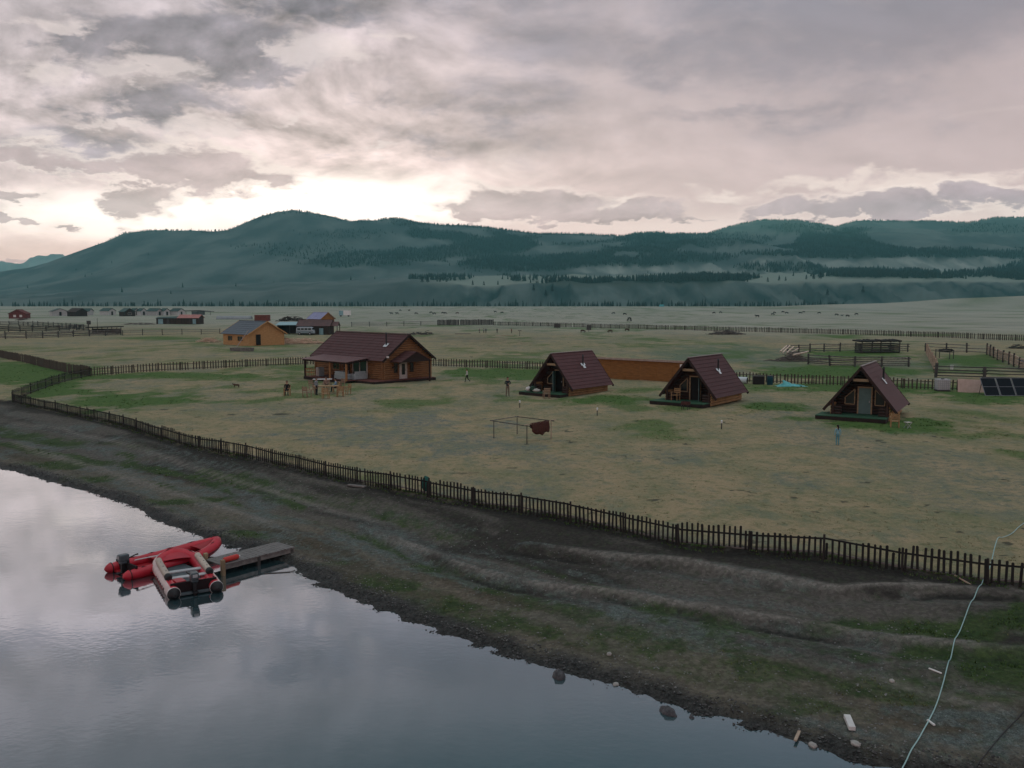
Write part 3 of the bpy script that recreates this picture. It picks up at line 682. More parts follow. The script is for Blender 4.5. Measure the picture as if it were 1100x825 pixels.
# ------------------------------------------------------------------ woods
def conifers(P, Hh, seed, name, m):
    """many small spruces in one far-off wood; each is three ragged skirts of needles on a stem"""
    g = np.random.default_rng(seed); n = len(P); V = []; Fq = []
    k = 5; base = 0
    ang = np.arange(k) * 2 * np.pi / k
    tiers = ((.06, .62, .20), (.34, .84, .15), (.62, 1.0, .09))
    for (z0, z1, rr) in tiers:
        ph = g.uniform(0, 6.28, (n, 1)); rad = rr * Hh[:, None] * g.uniform(.7, 1.3, (n, k))
        ring = np.stack([P[:, None, 0] + np.cos(ang + ph) * rad, P[:, None, 1] + np.sin(ang + ph) * rad, P[:, None, 2] + z0 * Hh[:, None] + g.uniform(-.04, .04, (n, k)) * Hh[:, None]], -1)
        top = np.stack([P[:, 0], P[:, 1], P[:, 2] + z1 * Hh], -1)[:, None]
        vv = np.concatenate([ring, top], 1); V.append(vv.reshape(-1, 3))
        o = base + np.arange(n)[:, None] * (k + 1)
        for j in range(k): Fq.append(np.concatenate([o + j, o + (j + 1) % k, o + k], 1))
        base += n * (k + 1)
    # stems
    me = np_mesh(name, np.concatenate(V), np.concatenate(Fq), False); me.materials.append(m)
    o = bpy.data.objects.new(name, me); col.objects.link(o); tag(o, kind='stuff'); return o
M_needle = mat('needles', (.020, .040, .027), (.012, .026, .018), .02, world=True)
from mathutils.bvhtree import BVHTree
def hill_z(x, Y):
    px = x / Y * F + 550
    ci = np.clip(np.interp(px, hx, np.arange(nc)), 0, nc - 1.001); ri = np.clip(np.interp(Y, rows, np.arange(nr)), 0, nr - 1.001)
    c0 = ci.astype(int); r0 = ri.astype(int); fc = ci - c0; fr_ = ri - r0
    Zg = HV[:, :, 2]
    return (Zg[r0, c0] * (1 - fc) + Zg[r0, c0 + 1] * fc) * (1 - fr_) + (Zg[r0 + 1, c0] * (1 - fc) + Zg[r0 + 1, c0 + 1] * fc) * fr_
g_ = np.random.default_rng(5)
nT = 190000
tpx = g_.uniform(-40, 1140, nT); tY = g_.uniform(1480, 3420, nT)
tp = np.stack([(tpx - 550) / F * tY, tY, hill_z((tpx - 550) / F * tY, tY)], -1)
pw = wooded(tp); skY = np.interp(tpx, hx, sky_Y)
crest = (np.abs(tY - skY) < 45) * np.interp(tpx, [100, 135, 150, 245, 260, 300, 330, 380, 420, 470, 1140], [0, .5, .5, .4, .25, .5, .5, .5, .9, 1, 1])
keep = (g_.uniform(0, 1, nT) < np.maximum(pw * .55, crest * .6) + .0003) & (tY < skY + 40)
tp = tp[keep]; hh = g_.uniform(6, 12, len(tp)) * (.75 + .25 * sstep(2600, 1700, tp[:, 1]))
conifers(tp, hh, 6, 'forest', M_needle)
# the dark line of trees at the foot of the hills
nL = 900; lx = g_.uniform(-30, 905, nL); dens = np.interp(lx, [-30, 60, 190, 260, 300, 340, 420, 470, 530, 560, 600, 680, 900], [.35, .5, .5, .9, .9, .9, .55, .8, .8, .25, .6, .85, .85])
lx = lx[g_.uniform(0, 1, nL) < dens]; lY = g_.uniform(1262, 1300, len(lx))
lp = np.stack([(lx - 550) / F * lY, lY, np.maximum(land_z((lx - 550) / F * lY, lY, False), np.where(lY > 1290, hill_z((lx - 550) / F * lY, lY), -5))], -1)
lh = g_.uniform(3.5, 8.5, len(lx)) * np.where(g_.uniform(0, 1, len(lx)) < .12, 1.5, 1.0)
conifers(lp, lh, 7, 'treeline', M_needle)

# ------------------------------------------------------------------ haze
HZ = MB(); HZ.box((0, 2350, 270), (11000, 5300, 550)); HZ.v = [(x, y, -4.0 if z < 0 else z) for x, y, z in HZ.v]
hm = bpy.data.materials.new('haze_air'); hm.use_nodes = True; hn = hm.node_tree
for n in list(hn.nodes):
    if n.type != 'OUTPUT_MATERIAL': hn.nodes.remove(n)
pv = hn.nodes.new('ShaderNodeVolumePrincipled'); pv.inputs['Color'].default_value = (.25, .76, .81, 1); pv.inputs['Density'].default_value = SIG; pv.inputs['Anisotropy'].default_value = .3
hn.links.new(pv.outputs[0], hn.nodes['Material Output'].inputs['Volume'])
haze = HZ.build('haze', hm); tag(haze, kind='stuff')
# ------------------------------------------------------------------ palette
M_post = mat('backlit_post', (.042, .036, .031), (.022, .019, .017), 6, bump=.4, stretch=(3, 3, .5))  # near-black of backlit fence timber put into the colour
M_picket = mat('backlit_picket', (.022, .020, .018), (.011, .010, .0095), 5, bump=.3, stretch=(4, 4, .5))  # pickets seen against the light: their darkness is in the colour
M_rail = mat('pale_rail', (.24, .22, .20), (.13, .12, .11), 4, stretch=(1, 1, 3))
M_picket2 = mat('brown_picket', (.085, .066, .050), (.044, .035, .027), 5, bump=.3, stretch=(4, 4, .5))
M_grey = mat('grey_timber', (.20, .19, .175), (.09, .085, .08), 3, bump=.4)
M_greyd = mat('dark_grey_timber', (.085, .08, .075), (.04, .038, .036), 3, bump=.4)
M_palelog = mat('pale_log', (.48, .38, .29), (.28, .21, .155), 3, bump=.3)
M_log = mat('stained_log', (.31, .155, .062), (.19, .093, .038), 2.2, rough=.7, bump=.3, stretch=(1, 1, 4))
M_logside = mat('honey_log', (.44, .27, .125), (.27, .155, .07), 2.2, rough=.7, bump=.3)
M_logdark = mat('dark_shaded_log', (.045, .022, .015), (.024, .013, .010), 2.5, rough=.7, bump=.3)  # shade of the pointed cabins' porches put into the log colour
M_yellow = mat('fresh_timber', (.54, .31, .13), (.40, .22, .09), 1.6, rough=.8, bump=.3, stretch=(1, 1, 5))
M_orange = mat('orange_board', (.34, .155, .045), (.21, .093, .028), 1.4, rough=.8, bump=.2, stretch=(1, 1, 6))
M_roof = mat('maroon_roof', (.092, .036, .036), (.066, .027, .027), 1.6, rough=.62, spec=.25, bump=.1, lo=.3, hi=.7)
M_roof2 = mat('maroon_porch_roof', (.135, .062, .060), (.100, .048, .047), 1.3, rough=.5, spec=.4)
M_ridge = mat('pale_ridge', (.34, .30, .29), (.24, .2, .19), 5)
M_fascia = mat('dark_fascia', (.035, .018, .015), (.022, .013, .011), 4)
M_trim = mat('pale_trim', (.33, .245, .15), (.24, .17, .10), 6)
M_whitetrim = mat('white_trim', (.55, .52, .48), (.42, .40, .37), 5)
M_deckgreen = mat('green_deck', (.040, .115, .062), (.028, .082, .046), 4)
M_deckred = mat('red_deck', (.17, .062, .050), (.105, .040, .032), 3)
M_skirt = mat('dark_skirt', (.030, .018, .014), (.016, .011, .010), 4)
M_door = mat('sea_green_door', (.12, .21, .20), (.095, .17, .165), 3, rough=.5)
M_dark = mat('dark_interior', (.012, .010, .009), (.008, .007, .007), 4)
M_metal = mat('dull_steel', (.36, .38, .40), (.25, .27, .29), 6, rough=.45, metal=.4)
M_flash = mat('bright_flashing', (.72, .80, .82), (.56, .64, .66), 5, rough=.4)
M_pipe = mat('black_pipe', (.03, .03, .032), (.018, .018, .018), 5, rough=.5)
M_chair = mat('yellow_chair_wood', (.36, .235, .12), (.25, .155, .075), 8)
M_chair2 = mat('pinkish_chair_wood', (.30, .21, .145), (.2, .135, .09), 8)
M_white = mat('white_paint', (.74, .73, .70), (.60, .59, .57), 3)
M_bluegrey = mat('slate_roof', (.085, .105, .125), (.060, .075, .095), 1.4, rough=.5, spec=.4)
M_greenroof = mat('green_roof', (.035, .082, .070), (.025, .060, .052), 1.2, rough=.55)
M_pinkroof = mat('pink_roof', (.50, .23, .20), (.36, .17, .15), .9)
M_lilac = mat('lilac_roof', (.26, .27, .42), (.20, .21, .34), .8, rough=.5)
M_teal = mat('teal_roof', (.24, .40, .42), (.17, .30, .33), 1.0, rough=.5)
M_brownroof = mat('brown_roof', (.125, .062, .056), (.085, .045, .042), 1.0, rough=.6)
M_darkwood = mat('dark_barn_wood', (.055, .036, .028), (.028, .020, .017), 1.5, stretch=(1, 1, .3))
M_redwood = mat('red_hut_wood', (.17, .040, .034), (.10, .026, .024), 1.2)
def glassy(name, c, rough=.08):
    m = bpy.data.materials.new(name); nt, N, L, B = nodes_of(m); B.inputs['Roughness'].default_value = rough; B.inputs['Specular IOR Level'].default_value = .6
    tc = N.new('ShaderNodeTexCoord'); nz = N.new('ShaderNodeTexNoise'); nz.inputs['Scale'].default_value = 1.3; L.new(tc.outputs['Object'], nz.inputs['Vector'])
    r = N.new('ShaderNodeValToRGB'); r.color_ramp.elements[0].color = (*[v * .6 for v in c], 1); r.color_ramp.elements[1].color = (*c, 1); L.new(nz.outputs['Fac'], r.inputs[0]); L.new(r.outputs[0], B.inputs['Base Color']); return m
M_glass = glassy('window_glass', (.022, .025, .027))
M_glassteal = glassy('teal_glass', (.035, .075, .078))

# ------------------------------------------------------------------ fences
def polyline_points(pts, step):
    out = [Vector(pts[0])]; 
    L_ = [0]
    for a, b in zip(pts[:-1], pts[1:]): L_.append(L_[-1] + (Vector(b) - Vector(a)).length)
    n = max(1, round(L_[-1] / step))
    res = []
    for i in range(n + 1):
        s = L_[-1] * i / n; k = max(0, min(len(L_) - 2, np.searchsorted(L_, s) - 1))
        t = (s - L_[k]) / max(1e-9, L_[k + 1] - L_[k]); res.append(Vector(pts[k]).lerp(Vector(pts[k + 1]), min(1, t)))
    return res
def picket_fence(name, label, pts, h, bay, gap, pw, mp, mpost, mrail, group='picket fences of the camp', rail_side=1, top_var=.06, seed=1, railh=(.20, .80), low_rail=None):
    rd = random.Random(seed); P = polyline_points([Vector((p.x, p.y)) for p in pts], bay)
    o = P[0]; root = empty(name, (o.x, o.y, zt(o.x, o.y)), 0, label, 'fence', group); oz = root.location.z
    loc = lambda x, y, z: (x - o.x, y - o.y, z - oz)
    for i, p in enumerate(P):
        z = zt(p.x, p.y); m = MB(); hh = h * rd.uniform(.98, 1.07); tx, ty = rd.gauss(0, .018), rd.gauss(0, .018)
        r = .045 if h < 1.3 else .065
        m.tube([loc(p.x, p.y, z - .25), loc(p.x + tx, p.y + ty, z + hh)], [r, r * .9], 7, smooth=True); m.build('post', mpost, root)
    for a, b in zip(P[:-1], P[1:]):
        d = b - a; l = d.length; u = d / l; nrm = Vector((-u.y, u.x)) * rail_side
        za, zb = zt(a.x, a.y), zt(b.x, b.y); mid = (a + b) / 2; zm = zt(mid.x, mid.y)
        for k, f in enumerate(railh):
            m = MB(); sag = rd.uniform(-.02, .02)
            pa = loc(a.x + nrm.x * .035, a.y + nrm.y * .035, za + h * f + sag); pb = loc(b.x + nrm.x * .035, b.y + nrm.y * .035, zb + h * f - sag)
            m.beam(pa, pb, .035, .06); m.build('rail', low_rail if (low_rail and k == 0) else mrail, root)
        m = MB(); n = max(1, int(l / gap))
        for j in range(n):
            if rd.random() < .012: continue
            t = (j + .5 + rd.uniform(-.10, .10)) / n; q = a + d * t - nrm * .012; z = zt(q.x, q.y)
            hh = h * rd.uniform(1 - top_var, 1 + top_var) * (.75 if rd.random() < .006 else 1); lean = rd.gauss(0, .02); w = pw * rd.uniform(.8, 1.15)
            c0 = Vector(loc(q.x, q.y, z + .04)); c1 = Vector(loc(q.x + u.x * lean, q.y + u.y * lean, z + hh))
            s = Vector((u.x, u.y, 0)) * (w / 2); tq = Vector((nrm.x, nrm.y, 0)) * .022
            tip = c1 + Vector((0, 0, w * .35))
            f_ = [c0 - s, c0 + s, c1 + s, tip, c1 - s]; m.prism([p - tq for p in f_], tq)
        m.build('picket_panel', mp, root)
    return root
def rail_fence(name, label, pts, h, bay, nr, mpost, mrail, group, seed=1, r=.045, pr=.07, gap_p=.03, split=True):
    rd = random.Random(seed); P = polyline_points([Vector((p.x, p.y)) for p in pts], bay)
    o = P[0]; root = empty(name, (o.x, o.y, zt(o.x, o.y)), 0, label, 'fence', group); oz = root.location.z
    for p in P:
        z = zt(p.x, p.y); m = MB(); hh = h * rd.uniform(1.0, 1.25)
        m.tube([(p.x - o.x, p.y - o.y, z - oz - .2), (p.x - o.x + rd.gauss(0, .04), p.y - o.y + rd.gauss(0, .04), z - oz + hh)], pr, 6); m.build('post', mpost, root)
    for a, b in zip(P[:-1], P[1:]):
        m = MB(); za, zb = zt(a.x, a.y), zt(b.x, b.y)
        for k in range(nr):
            if rd.random() < gap_p: continue
            f = h * (.18 + .78 * k / max(1, nr - 1)); e = rd.uniform(.1, .4); u = (b - a).normalized() * e; n_ = Vector((-u.y, u.x)).normalized() * (pr * .9)
            j1, j2 = rd.gauss(0, .04), rd.gauss(0, .04)
            m.tube([(a.x - u.x + n_.x - o.x, a.y - u.y + n_.y - o.y, za + f + j1 - oz), (b.x + u.x + n_.x - o.x, b.y + u.y + n_.y - o.y, zb + f + j2 - oz)], [r * rd.uniform(.8, 1.2), r * rd.uniform(.7, 1.1)], 6)
        m.build('rail_bay', mrail, root)
    return root

corner = at(97, 404); c_left = at(13.4, 430.7)
picket_fence('picket_fence', 'dark picket fence running along the top of the lake bank', [Vector((p.x, p.y)) for p in fence_line], 0.80, 2.55, .185, .08, M_picket, M_post, M_picket, seed=3, low_rail=M_rail, top_var=.03)
picket_fence('picket_fence', 'short run of dark pickets joining the bank fence to the corner behind it', [c_left, at(30, 424.5), at(52, 416), at(75, 408.8), corner], .98, 2.4, .27, .10, M_picket, M_post, M_greyd, seed=4, rail_side=-1)
picket_fence('picket_fence', 'tight board fence running off the frame past the green corner on the left', [at(-60, 373), at(0, 384), at(24, 389), at(48, 395), at(75, 401), corner], 1.15, 2.8, .20, .14, M_picket2, M_post, M_greyd, seed=5)
picket_fence('picket_fence', 'brown picket fence behind the log house and the pointed cabins', [corner, at(139, 400.7), at(203, 397.5), at(255, 394.7), at(327, 391.3), at(400, 391.5), at(465, 393.3), at(520, 395), at(581, 397), at(640, 400), at(700, 404), at(760, 407.5), at(800, 410), at(860, 412.6), at(920, 415), at(972, 417.6), at(1040, 420), at(1110, 422)], 1.0, 2.9, .34, .13, M_picket2, M_post, M_greyd, seed=6)
# far field boundary
GF = 'far field fences'
rail_fence('field_fence', 'low grey field fence across the steppe beyond the dry paddock', [at(378, 351), at(420, 350.5), at(470, 349.6)], 1.5, 6, 4, M_greyd, M_grey, GF, 11, .06, .10)
picket_fence('stockade_fence', 'tall dense grey stockade section of the far field boundary', [at(470, 349.6), at(500, 349.2), at(530, 349)], 1.9, 5, .34, .30, M_greyd, M_post, M_greyd, GF, seed=12)
picket_fence('field_fence', 'long brown paling fence closing the dry field below the open steppe', [at(530, 349.5), at(600, 351), at(680, 353), at(760, 355.5), at(830, 357), at(900, 359), at(960, 361), at(1030, 363.3), at(1110, 366.5)], 1.3, 3.6, .42, .20, M_picket2, M_post, M_greyd, GF, seed=13)
rail_fence('field_fence', 'post and rail fence between the left corral and the yellow cabin', [at(132, 360.5), at(170, 360), at(205, 359.4), at(236, 358.8)], 1.3, 5, 3, M_greyd, M_grey, GF, 14, .05, .09)
# corral on the left
GL = 'weathered rail fences of the left corral'
rail_fence('corral_fence', 'long grey log corral fence nearest the dry paddock on the left', [at(-40, 365), at(30, 363.8), at(80, 362), at(130, 360.2)], 1.5, 4.0, 6, M_greyd, M_grey, GL, 15, .085, .11)
rail_fence('corral_fence', 'dark close railed back fence of the left corral', [at(-40, 356), at(30, 356.5), at(70, 355.5), at(90, 354)], 1.6, 4.2, 6, M_greyd, M_greyd, GL, 16, .10, .11)
rail_fence('corral_fence', 'grey cross fence dividing the left corral below the red hut', [at(-30, 349), at(20, 350), at(60, 352), at(95, 355)], 1.5, 4.5, 5, M_greyd, M_greyd, GL, 17, .09, .11)
# corrals on the right
GR = 'rail fences of the right corrals'
rail_fence('corral_fence', 'grey rail fence at the back of the brush pile corral', [at(846, 379.5), at(875, 378), at(930, 377.5), at(975, 378)], 1.35, 2.9, 4, M_greyd, M_grey, GR, 18, .07, .11)
rail_fence('corral_fence', 'sagging grey rails leading from the brush pile behind the right cabin', [at(868, 391.5), at(903, 394), at(940, 394), at(976, 394)], 1.3, 3.4, 5, M_greyd, M_grey, GR, 19, .085, .12)
rail_fence('corral_fence', 'pale log cross fence between the two right corrals', [at(995, 380), at(999, 388), at(1006, 401)], 1.4, 1.6, 5, M_palelog, M_palelog, GR, 20, .06, .09)
rail_fence('corral_fence', 'dark rail fence behind the feed trough in the right corral', [at(994, 377.5), at(1026, 378.5), at(1060, 380)], 1.4, 3.3, 3, M_greyd, M_grey, GR, 21, .07, .13)
rail_fence('corral_fence', 'pale new log fence slanting down past the dark posts', [at(1060, 381), at(1072, 387), at(1084, 392), at(1098, 398), at(1116, 405)], 1.5, 4.6, 7, M_greyd, M_palelog, GR, 22, .105, .12)
rail_fence('corral_fence', 'dark rail fence just above the solar panels', [at(1005, 405.5), at(1050, 407), at(1094, 408.5), at(1112, 409)], 1.35, 4.4, 4, M_greyd, M_greyd, GR, 23, .075, .17)

# ------------------------------------------------------------------ building kit
def log_courses(m, a, b, z0, z1, r, mi=0, over=.12):
    a = Vector(a); b = Vector(b); u = (b - a).normalized() * over
    n = max(1, round((z1 - z0) / (2 * r)))
    for i in range(n):
        z = z0 + (z1 - z0) * (i + .5) / n; rr = (z1 - z0) / n / 2 * 1.06
        m.tube([(a.x - u.x, a.y - u.y, z), (b.x + u.x, b.y + u.y, z)], rr, 8, mi)
def roof_slope(m, e0, e1, r0, r1, th, courses, mi=0):
    """tiled slope from the eave e0-e1 up to the ridge r0-r1, in overlapping courses"""
    e0, e1, r0, r1 = map(Vector, (e0, e1, r0, r1)); n = (e1 - e0).cross(r0 - e0).normalized()
    if n.z < 0: n = -n
    for i in range(courses):
        t0, t1 = i / courses, min(1, (i + 1.12) / courses)
        a, b = e0.lerp(r0, t0), e1.lerp(r1, t0); c, d = e1.lerp(r1, t1), e0.lerp(r0, t1)
        lo = n * (th * .26)
        q = [a + lo, b + lo, c, d]
        m.prism(q, -n * (th * .5), mi)
def window(parent, c, w, h, depth_dir, mframe, mpane, axis='x', bars=1, fw=.07):
    """casement: frame of four bars proud of the wall, glazing and mullions; depth_dir is the outward normal in local x or y"""
    cx, cy, cz = c; m = MB(); p = MB()
    def bx(mm, du, dv, su, sv, t, off):
        if axis == 'x': mm.box((cx + du, cy + depth_dir * off, cz + dv), (su, t, sv))
        else: mm.box((cx + depth_dir * off, cy + du, cz + dv), (t, su, sv))
    bx(m, 0, h / 2, w + fw * 2, fw, .07, .035); bx(m, 0, -h / 2, w + fw * 2, fw, .07, .035)
    bx(m, -w / 2 - fw / 2, 0, fw, h - fw, .068, .034); bx(m, w / 2 + fw / 2, 0, fw, h - fw, .068, .034)
    for k in range(bars):
        bx(m, -w / 2 + w * (k + 1) / (bars + 1), 0, .04, h - fw, .05, .025)
    bx(p, 0, 0, w, h - fw, .015, .008)
    f = m.build('window', mframe, parent); p.build('pane', mpane, f); return f
def door(parent, c, w, h, dirn, mdoor, mframe, axis='x', open_=0.0, handle=True, hole=None):
    cx, cy, cz = c; m = MB()
    def bx(mm, du, dv, su, sv, t, off):
        if axis == 'x': mm.box((cx + du, cy + dirn * off, cz + dv), (su, t, sv))
        else: mm.box((cx + dirn * off, cy + du, cz + dv), (t, su, sv))
    fr = MB(); bx(fr, -w / 2 - .05, h / 2, .10, h, .08, .04); bx(fr, w / 2 + .05, h / 2, .10, h, .08, .04); bx(fr, 0, h + .05, w + .2, .10, .082, .041)
    if open_ == 0:
        bx(m, 0, h / 2, w, h - .02, .05, .026)
        for k in range(2): bx(m, 0, h * (.27 + .45 * k), w * .62, h * .34, .02, .061)
    else:
        bx(m, 0, h / 2, w, h - .02, .012, .007)  # open doorway: dark sheet on the wall stands for the shade inside
    d = m.build('door', mdoor if open_ == 0 else M_dark, parent); fr.build('door_frame', mframe, d)
    if open_:
        lf = MB(); hx_ = cx - w / 2 if open_ < 0 else cx + w / 2; sgn = 1 if open_ < 0 else -1; a = abs(open_)
        u = Vector((math.cos(a) * sgn, dirn * math.sin(a), 0))
        lf.beam((hx_, cy + dirn * .09, cz + h / 2), (hx_ + u.x * w, cy + dirn * .09 + u.y * w, cz + h / 2), .045, h - .04)
        lf.build('door_leaf', mdoor, d)
    if handle:
        hm_ = MB(); bx(hm_, w * .38, h * .48, .05, .14, .06, .10); hm_.build('handle', M_metal, d)
    return d
def gable_house(name, label, pos, yaw, W, L, eave, ridge, mwall, mroof, group=None, over=.35, doors=(), windows=(), courses=8, logs=.0, cat='house', mtrim=None, ridgecap=True, mfas=None):
    """ridge along local y; gable faces at y=0 (front) and y=L"""
    root = empty(name, pos, yaw, label, cat, group); m = MB()
    t = .14
    if logs:
        m.box((0, L / 2, eave / 2 - .1), (W - .12, L - .12, eave + .2 - .02))
        for (a, b) in (((-W / 2, 0), (W / 2, 0)), ((W / 2, 0), (W / 2, L)), ((-W / 2, L), (W / 2, L)), ((-W / 2, 0), (-W / 2, L))):
            log_courses(m, (a[0], a[1], 0), (b[0], b[1], 0), -.05, eave, logs)
        for y in (0, L):
            n = max(1, round((ridge - eave) / (2 * logs)))
            for i in range(n):
                f = (i + .5) / n; hw = W / 2 * (1 - f)
                m.tube([(-hw, y, eave + (ridge - eave) * f), (hw, y, eave + (ridge - eave) * f)], (ridge - eave) / n / 2 * 1.05, 8)
            yy = y + (.03 if y == 0 else -.09)
            m.prism([(-W / 2 + .1, yy, eave - .02), (W / 2 - .1, yy, eave - .02), (0, yy, ridge - .06)], (0, .06, 0))
    else:
        m.prism([(-W / 2, 0, -.15), (W / 2, 0, -.15), (W / 2, 0, eave), (0, 0, ridge), (-W / 2, 0, eave)], (0, L, 0))
    m.build('wall', mwall, root)
    r = MB(); sl_ = (ridge - eave) / (W / 2); ex = W / 2 + over; ez = eave - over * sl_
    off = .10
    roof_slope(r, (-ex, -over, ez + off), (-ex, L + over, ez + off), (0, -over, ridge + off), (0, L + over, ridge + off), t, courses)
    roof_slope(r, (ex, -over, ez + off), (ex, L + over, ez + off), (0, -over, ridge + off), (0, L + over, ridge + off), t, courses)
    ro = r.build('roof', mroof, root)
    for y in (-over - .03, L + over + .03):
        fb = MB()
        for s in (-1, 1): fb.beam((s * ex, y, ez + off - .05), (0, y, ridge + off - .05), .05, .2)
        fb.build('fascia', mfas or mtrim or M_fascia, ro)
    if ridgecap:
        rc = MB(); rc.beam((0, -over - .02, ridge + off + .05), (0, L + over + .02, ridge + off + .05), .24, .06); rc.build('ridge_cap', mroof, ro)
    for d in doors: door(root, d[0], d[1], d[2], d[3], d[4], mtrim or M_trim, d[5], *(d[6:]))
    for w in windows: window(root, w[0], w[1], w[2], w[3], mtrim or M_trim, M_glass, w[4], 1)
    return root

# ------------------------------------------------------------------ chairs, tables
def make_chair(label, cat_pos, yaw, mt_, group):
    root = empty('wooden_chair', cat_pos, yaw, label, 'chair', group)
    for x in (-.26, .26):
        for y in (-.25, .25):
            m = MB(); top = .66 if y < 0 else 1.0
            m.tube([(x, y, -.02), (x, y + (.0 if y < 0 else .09 * 1), top)], .038, 7); m.build('leg', mt_, root)
    m = MB()
    for k in range(4): m.box((0, -.22 + k * .145, .43), (.56, .13, .035))
    m.build('seat', mt_, root)
    m = MB()
    for k in range(3): m.box((0, .30 + .02 * k, .62 + k * .15), (.52, .03, .11))
    m.build('backrest', mt_, root)
    for x in (-.28, .28):
        m = MB(); m.box((x, .0, .675), (.09, .62, .04)); m.build('armrest', mt_, root)
    return root
def place_copy(src, pos, yaw, label, group=None, scale=None):
    c = copy_tree(src); c.location = pos; c.rotation_euler = (0, 0, yaw); c['label'] = label
    if group: c['group'] = group
    if scale: c.scale = (scale,) * 3
    return c

# ------------------------------------------------------------------ pointed cabins
def a_frame(label, fl, fr, style, log_m):
    """fl, fr: pixels of the two front eave corners"""
    a = at_plane(fl[0], fl[1], .8); b = at_plane(fr[0], fr[1], .8); d = b - a
    W = 5.1; D = 6.7; yaw = style['yaw']; mid = (a + b) / 2
    z0 = zt(mid.x, mid.y)
    root = empty('pointed_cabin', (mid.x, mid.y, z0), yaw, label, 'cabin', 'pointed log cabins on the meadow')
    EZ, RZ = .72, 3.95; hw = W / 2; sl_ = (RZ - EZ) / hw
    r = MB()
    for s in (-1, 1): roof_slope(r, (s * hw, 0, EZ), (s * hw, D, EZ), (0, 0, RZ), (0, D, RZ), .12, 11)
    roof = r.build('roof', M_roof, root)
    for y in (-.02, D + .02):
        f = MB()
        for s in (-1, 1): f.beam((s * (hw + .02), y, EZ - .12), (0, y, RZ - .12), .05, .20)
        f.build('fascia', M_fascia, roof)
    c = MB(); c.beam((0, -.05, RZ + .03), (0, D + .05, RZ + .03), .20, .05); c.build('ridge_cap', M_ridge, roof)
    # walls: side logs under the eaves, recessed front gable, back gable
    m = MB(); wy = 1.3
    for s in (-1, 1):
        m = MB(); log_courses(m, (s * 1.98, .25, 0), (s * 1.98, D - .35, 0), .02, 1.15, .115); m.build('side_wall', log_m, root)
    n = 16
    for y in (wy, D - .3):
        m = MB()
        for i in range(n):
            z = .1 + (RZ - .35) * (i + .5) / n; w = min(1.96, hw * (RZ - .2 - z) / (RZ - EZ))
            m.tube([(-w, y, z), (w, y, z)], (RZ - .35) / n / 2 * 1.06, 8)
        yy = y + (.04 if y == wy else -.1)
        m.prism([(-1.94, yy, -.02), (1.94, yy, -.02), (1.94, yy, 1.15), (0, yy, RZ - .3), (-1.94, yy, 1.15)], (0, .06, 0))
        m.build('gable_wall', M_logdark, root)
    # low front cheeks either side of the porch
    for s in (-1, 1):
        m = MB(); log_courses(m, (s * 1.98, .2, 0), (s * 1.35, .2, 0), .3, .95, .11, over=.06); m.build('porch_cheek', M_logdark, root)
    m = MB(); m.box((0, .18, RZ - 1.02), (1.1, .08, .20)); m.build('collar_board', M_trim, root)
    for s in (-1, 1):
        m = MB(); m.tube([(s * 1.9, .08, -.1), (s * 1.9, .08, 1.35)], .10, 8); m.build('porch_post', M_logdark, root)
    # deck
    m = MB()
    for k in range(16): m.box((-.45, -1.08 + k * .148, .30), (4.9, .138, .045))
    dk_ = m.build('deck', M_deckgreen, root)
    m = MB(); m.box((-.45, -1.12, .14), (4.88, .06, .26)); m.box((-2.88, 0, .14), (.06, 2.2, .26)); m.box((1.98 - .02, -.45, .14), (.06, 1.28, .26)); m.build('deck_skirt', M_skirt, dk_)
    # door
    fy_ = wy - .13
    door(root, (.16, fy_ + .02, .33), .86, 1.95, -1, M_door, M_trim, 'x', style['open'])
    # trapezoid windows beside the door, top edge following the roof
    for s in (-1, 1):
        if s > 0 and style.get('one'): continue
        x0, x1 = (.16 + s * .72, .16 + s * 1.40); zb, zi, zo = 1.02, 2.18, 1.52
        q = [(x0, zb), (x0, zi), (x1, zo), (x1, zb)]; fm_ = MB(); y = fy_ - .015
        for (p1, p2) in zip(q, q[1:] + q[:1]): fm_.beam((p1[0], y, p1[1]), (p2[0], y, p2[1]), .07, .06, up=(0, 1, 0))
        wf = fm_.build('window', M_trim, root); pm = MB(); pm.prism([(x, y + .02, z) for x, z in q], (0, .015, 0)); pm.build('pane', M_glass, wf)
    # stove pipe
    px_, py_ = 1.02, 3.75; pz = RZ - sl_ * px_
    m = MB(); m.tube([(px_, py_, pz - .1), (px_, py_, pz + .95)], .075, 8); ch = m.build('chimney', M_pipe, root)
    m = MB(); m.tube([(px_, py_, pz + .96), (px_, py_, pz + 1.07)], [.12, .03], 8); m.build('chimney_cap', M_pipe, ch)
    nrm = Vector((sl_, 0, 1)).normalized(); u = Vector((1, 0, -sl_)).normalized(); p0 = Vector((px_, py_, pz)) + nrm * .06
    m = MB(); 
    for (sx, sy, ox) in ((.55, .34, .05), (.26, .62, -.1)):
        q = [p0 + u * (ox + i * sx / 2) + Vector((0, j * sy / 2, 0)) + nrm * (.012 if sx < .4 else 0) for i, j in ((-1, -1), (1, -1), (1, 1), (-1, 1))]; m.prism(q, nrm * .03)
    m.build('flashing', M_flash, ch)
    return root
CABS = [a_frame('left pointed maroon cabin beside the long board shed, sea green door standing ajar', (567.8, 413), (616, 417), dict(yaw=R(-40), open=-1.2, one=True), M_logside),
        a_frame('middle pointed maroon cabin with a dark open doorway and a green deck', (709, 424), (769, 429), dict(yaw=R(-37), open=1.9, one=True), M_logside),
        a_frame('right pointed maroon cabin with a shut sea green door and two slanted windows', (886, 437.7), (962, 442), dict(yaw=R(-31), open=0), M_logside)]

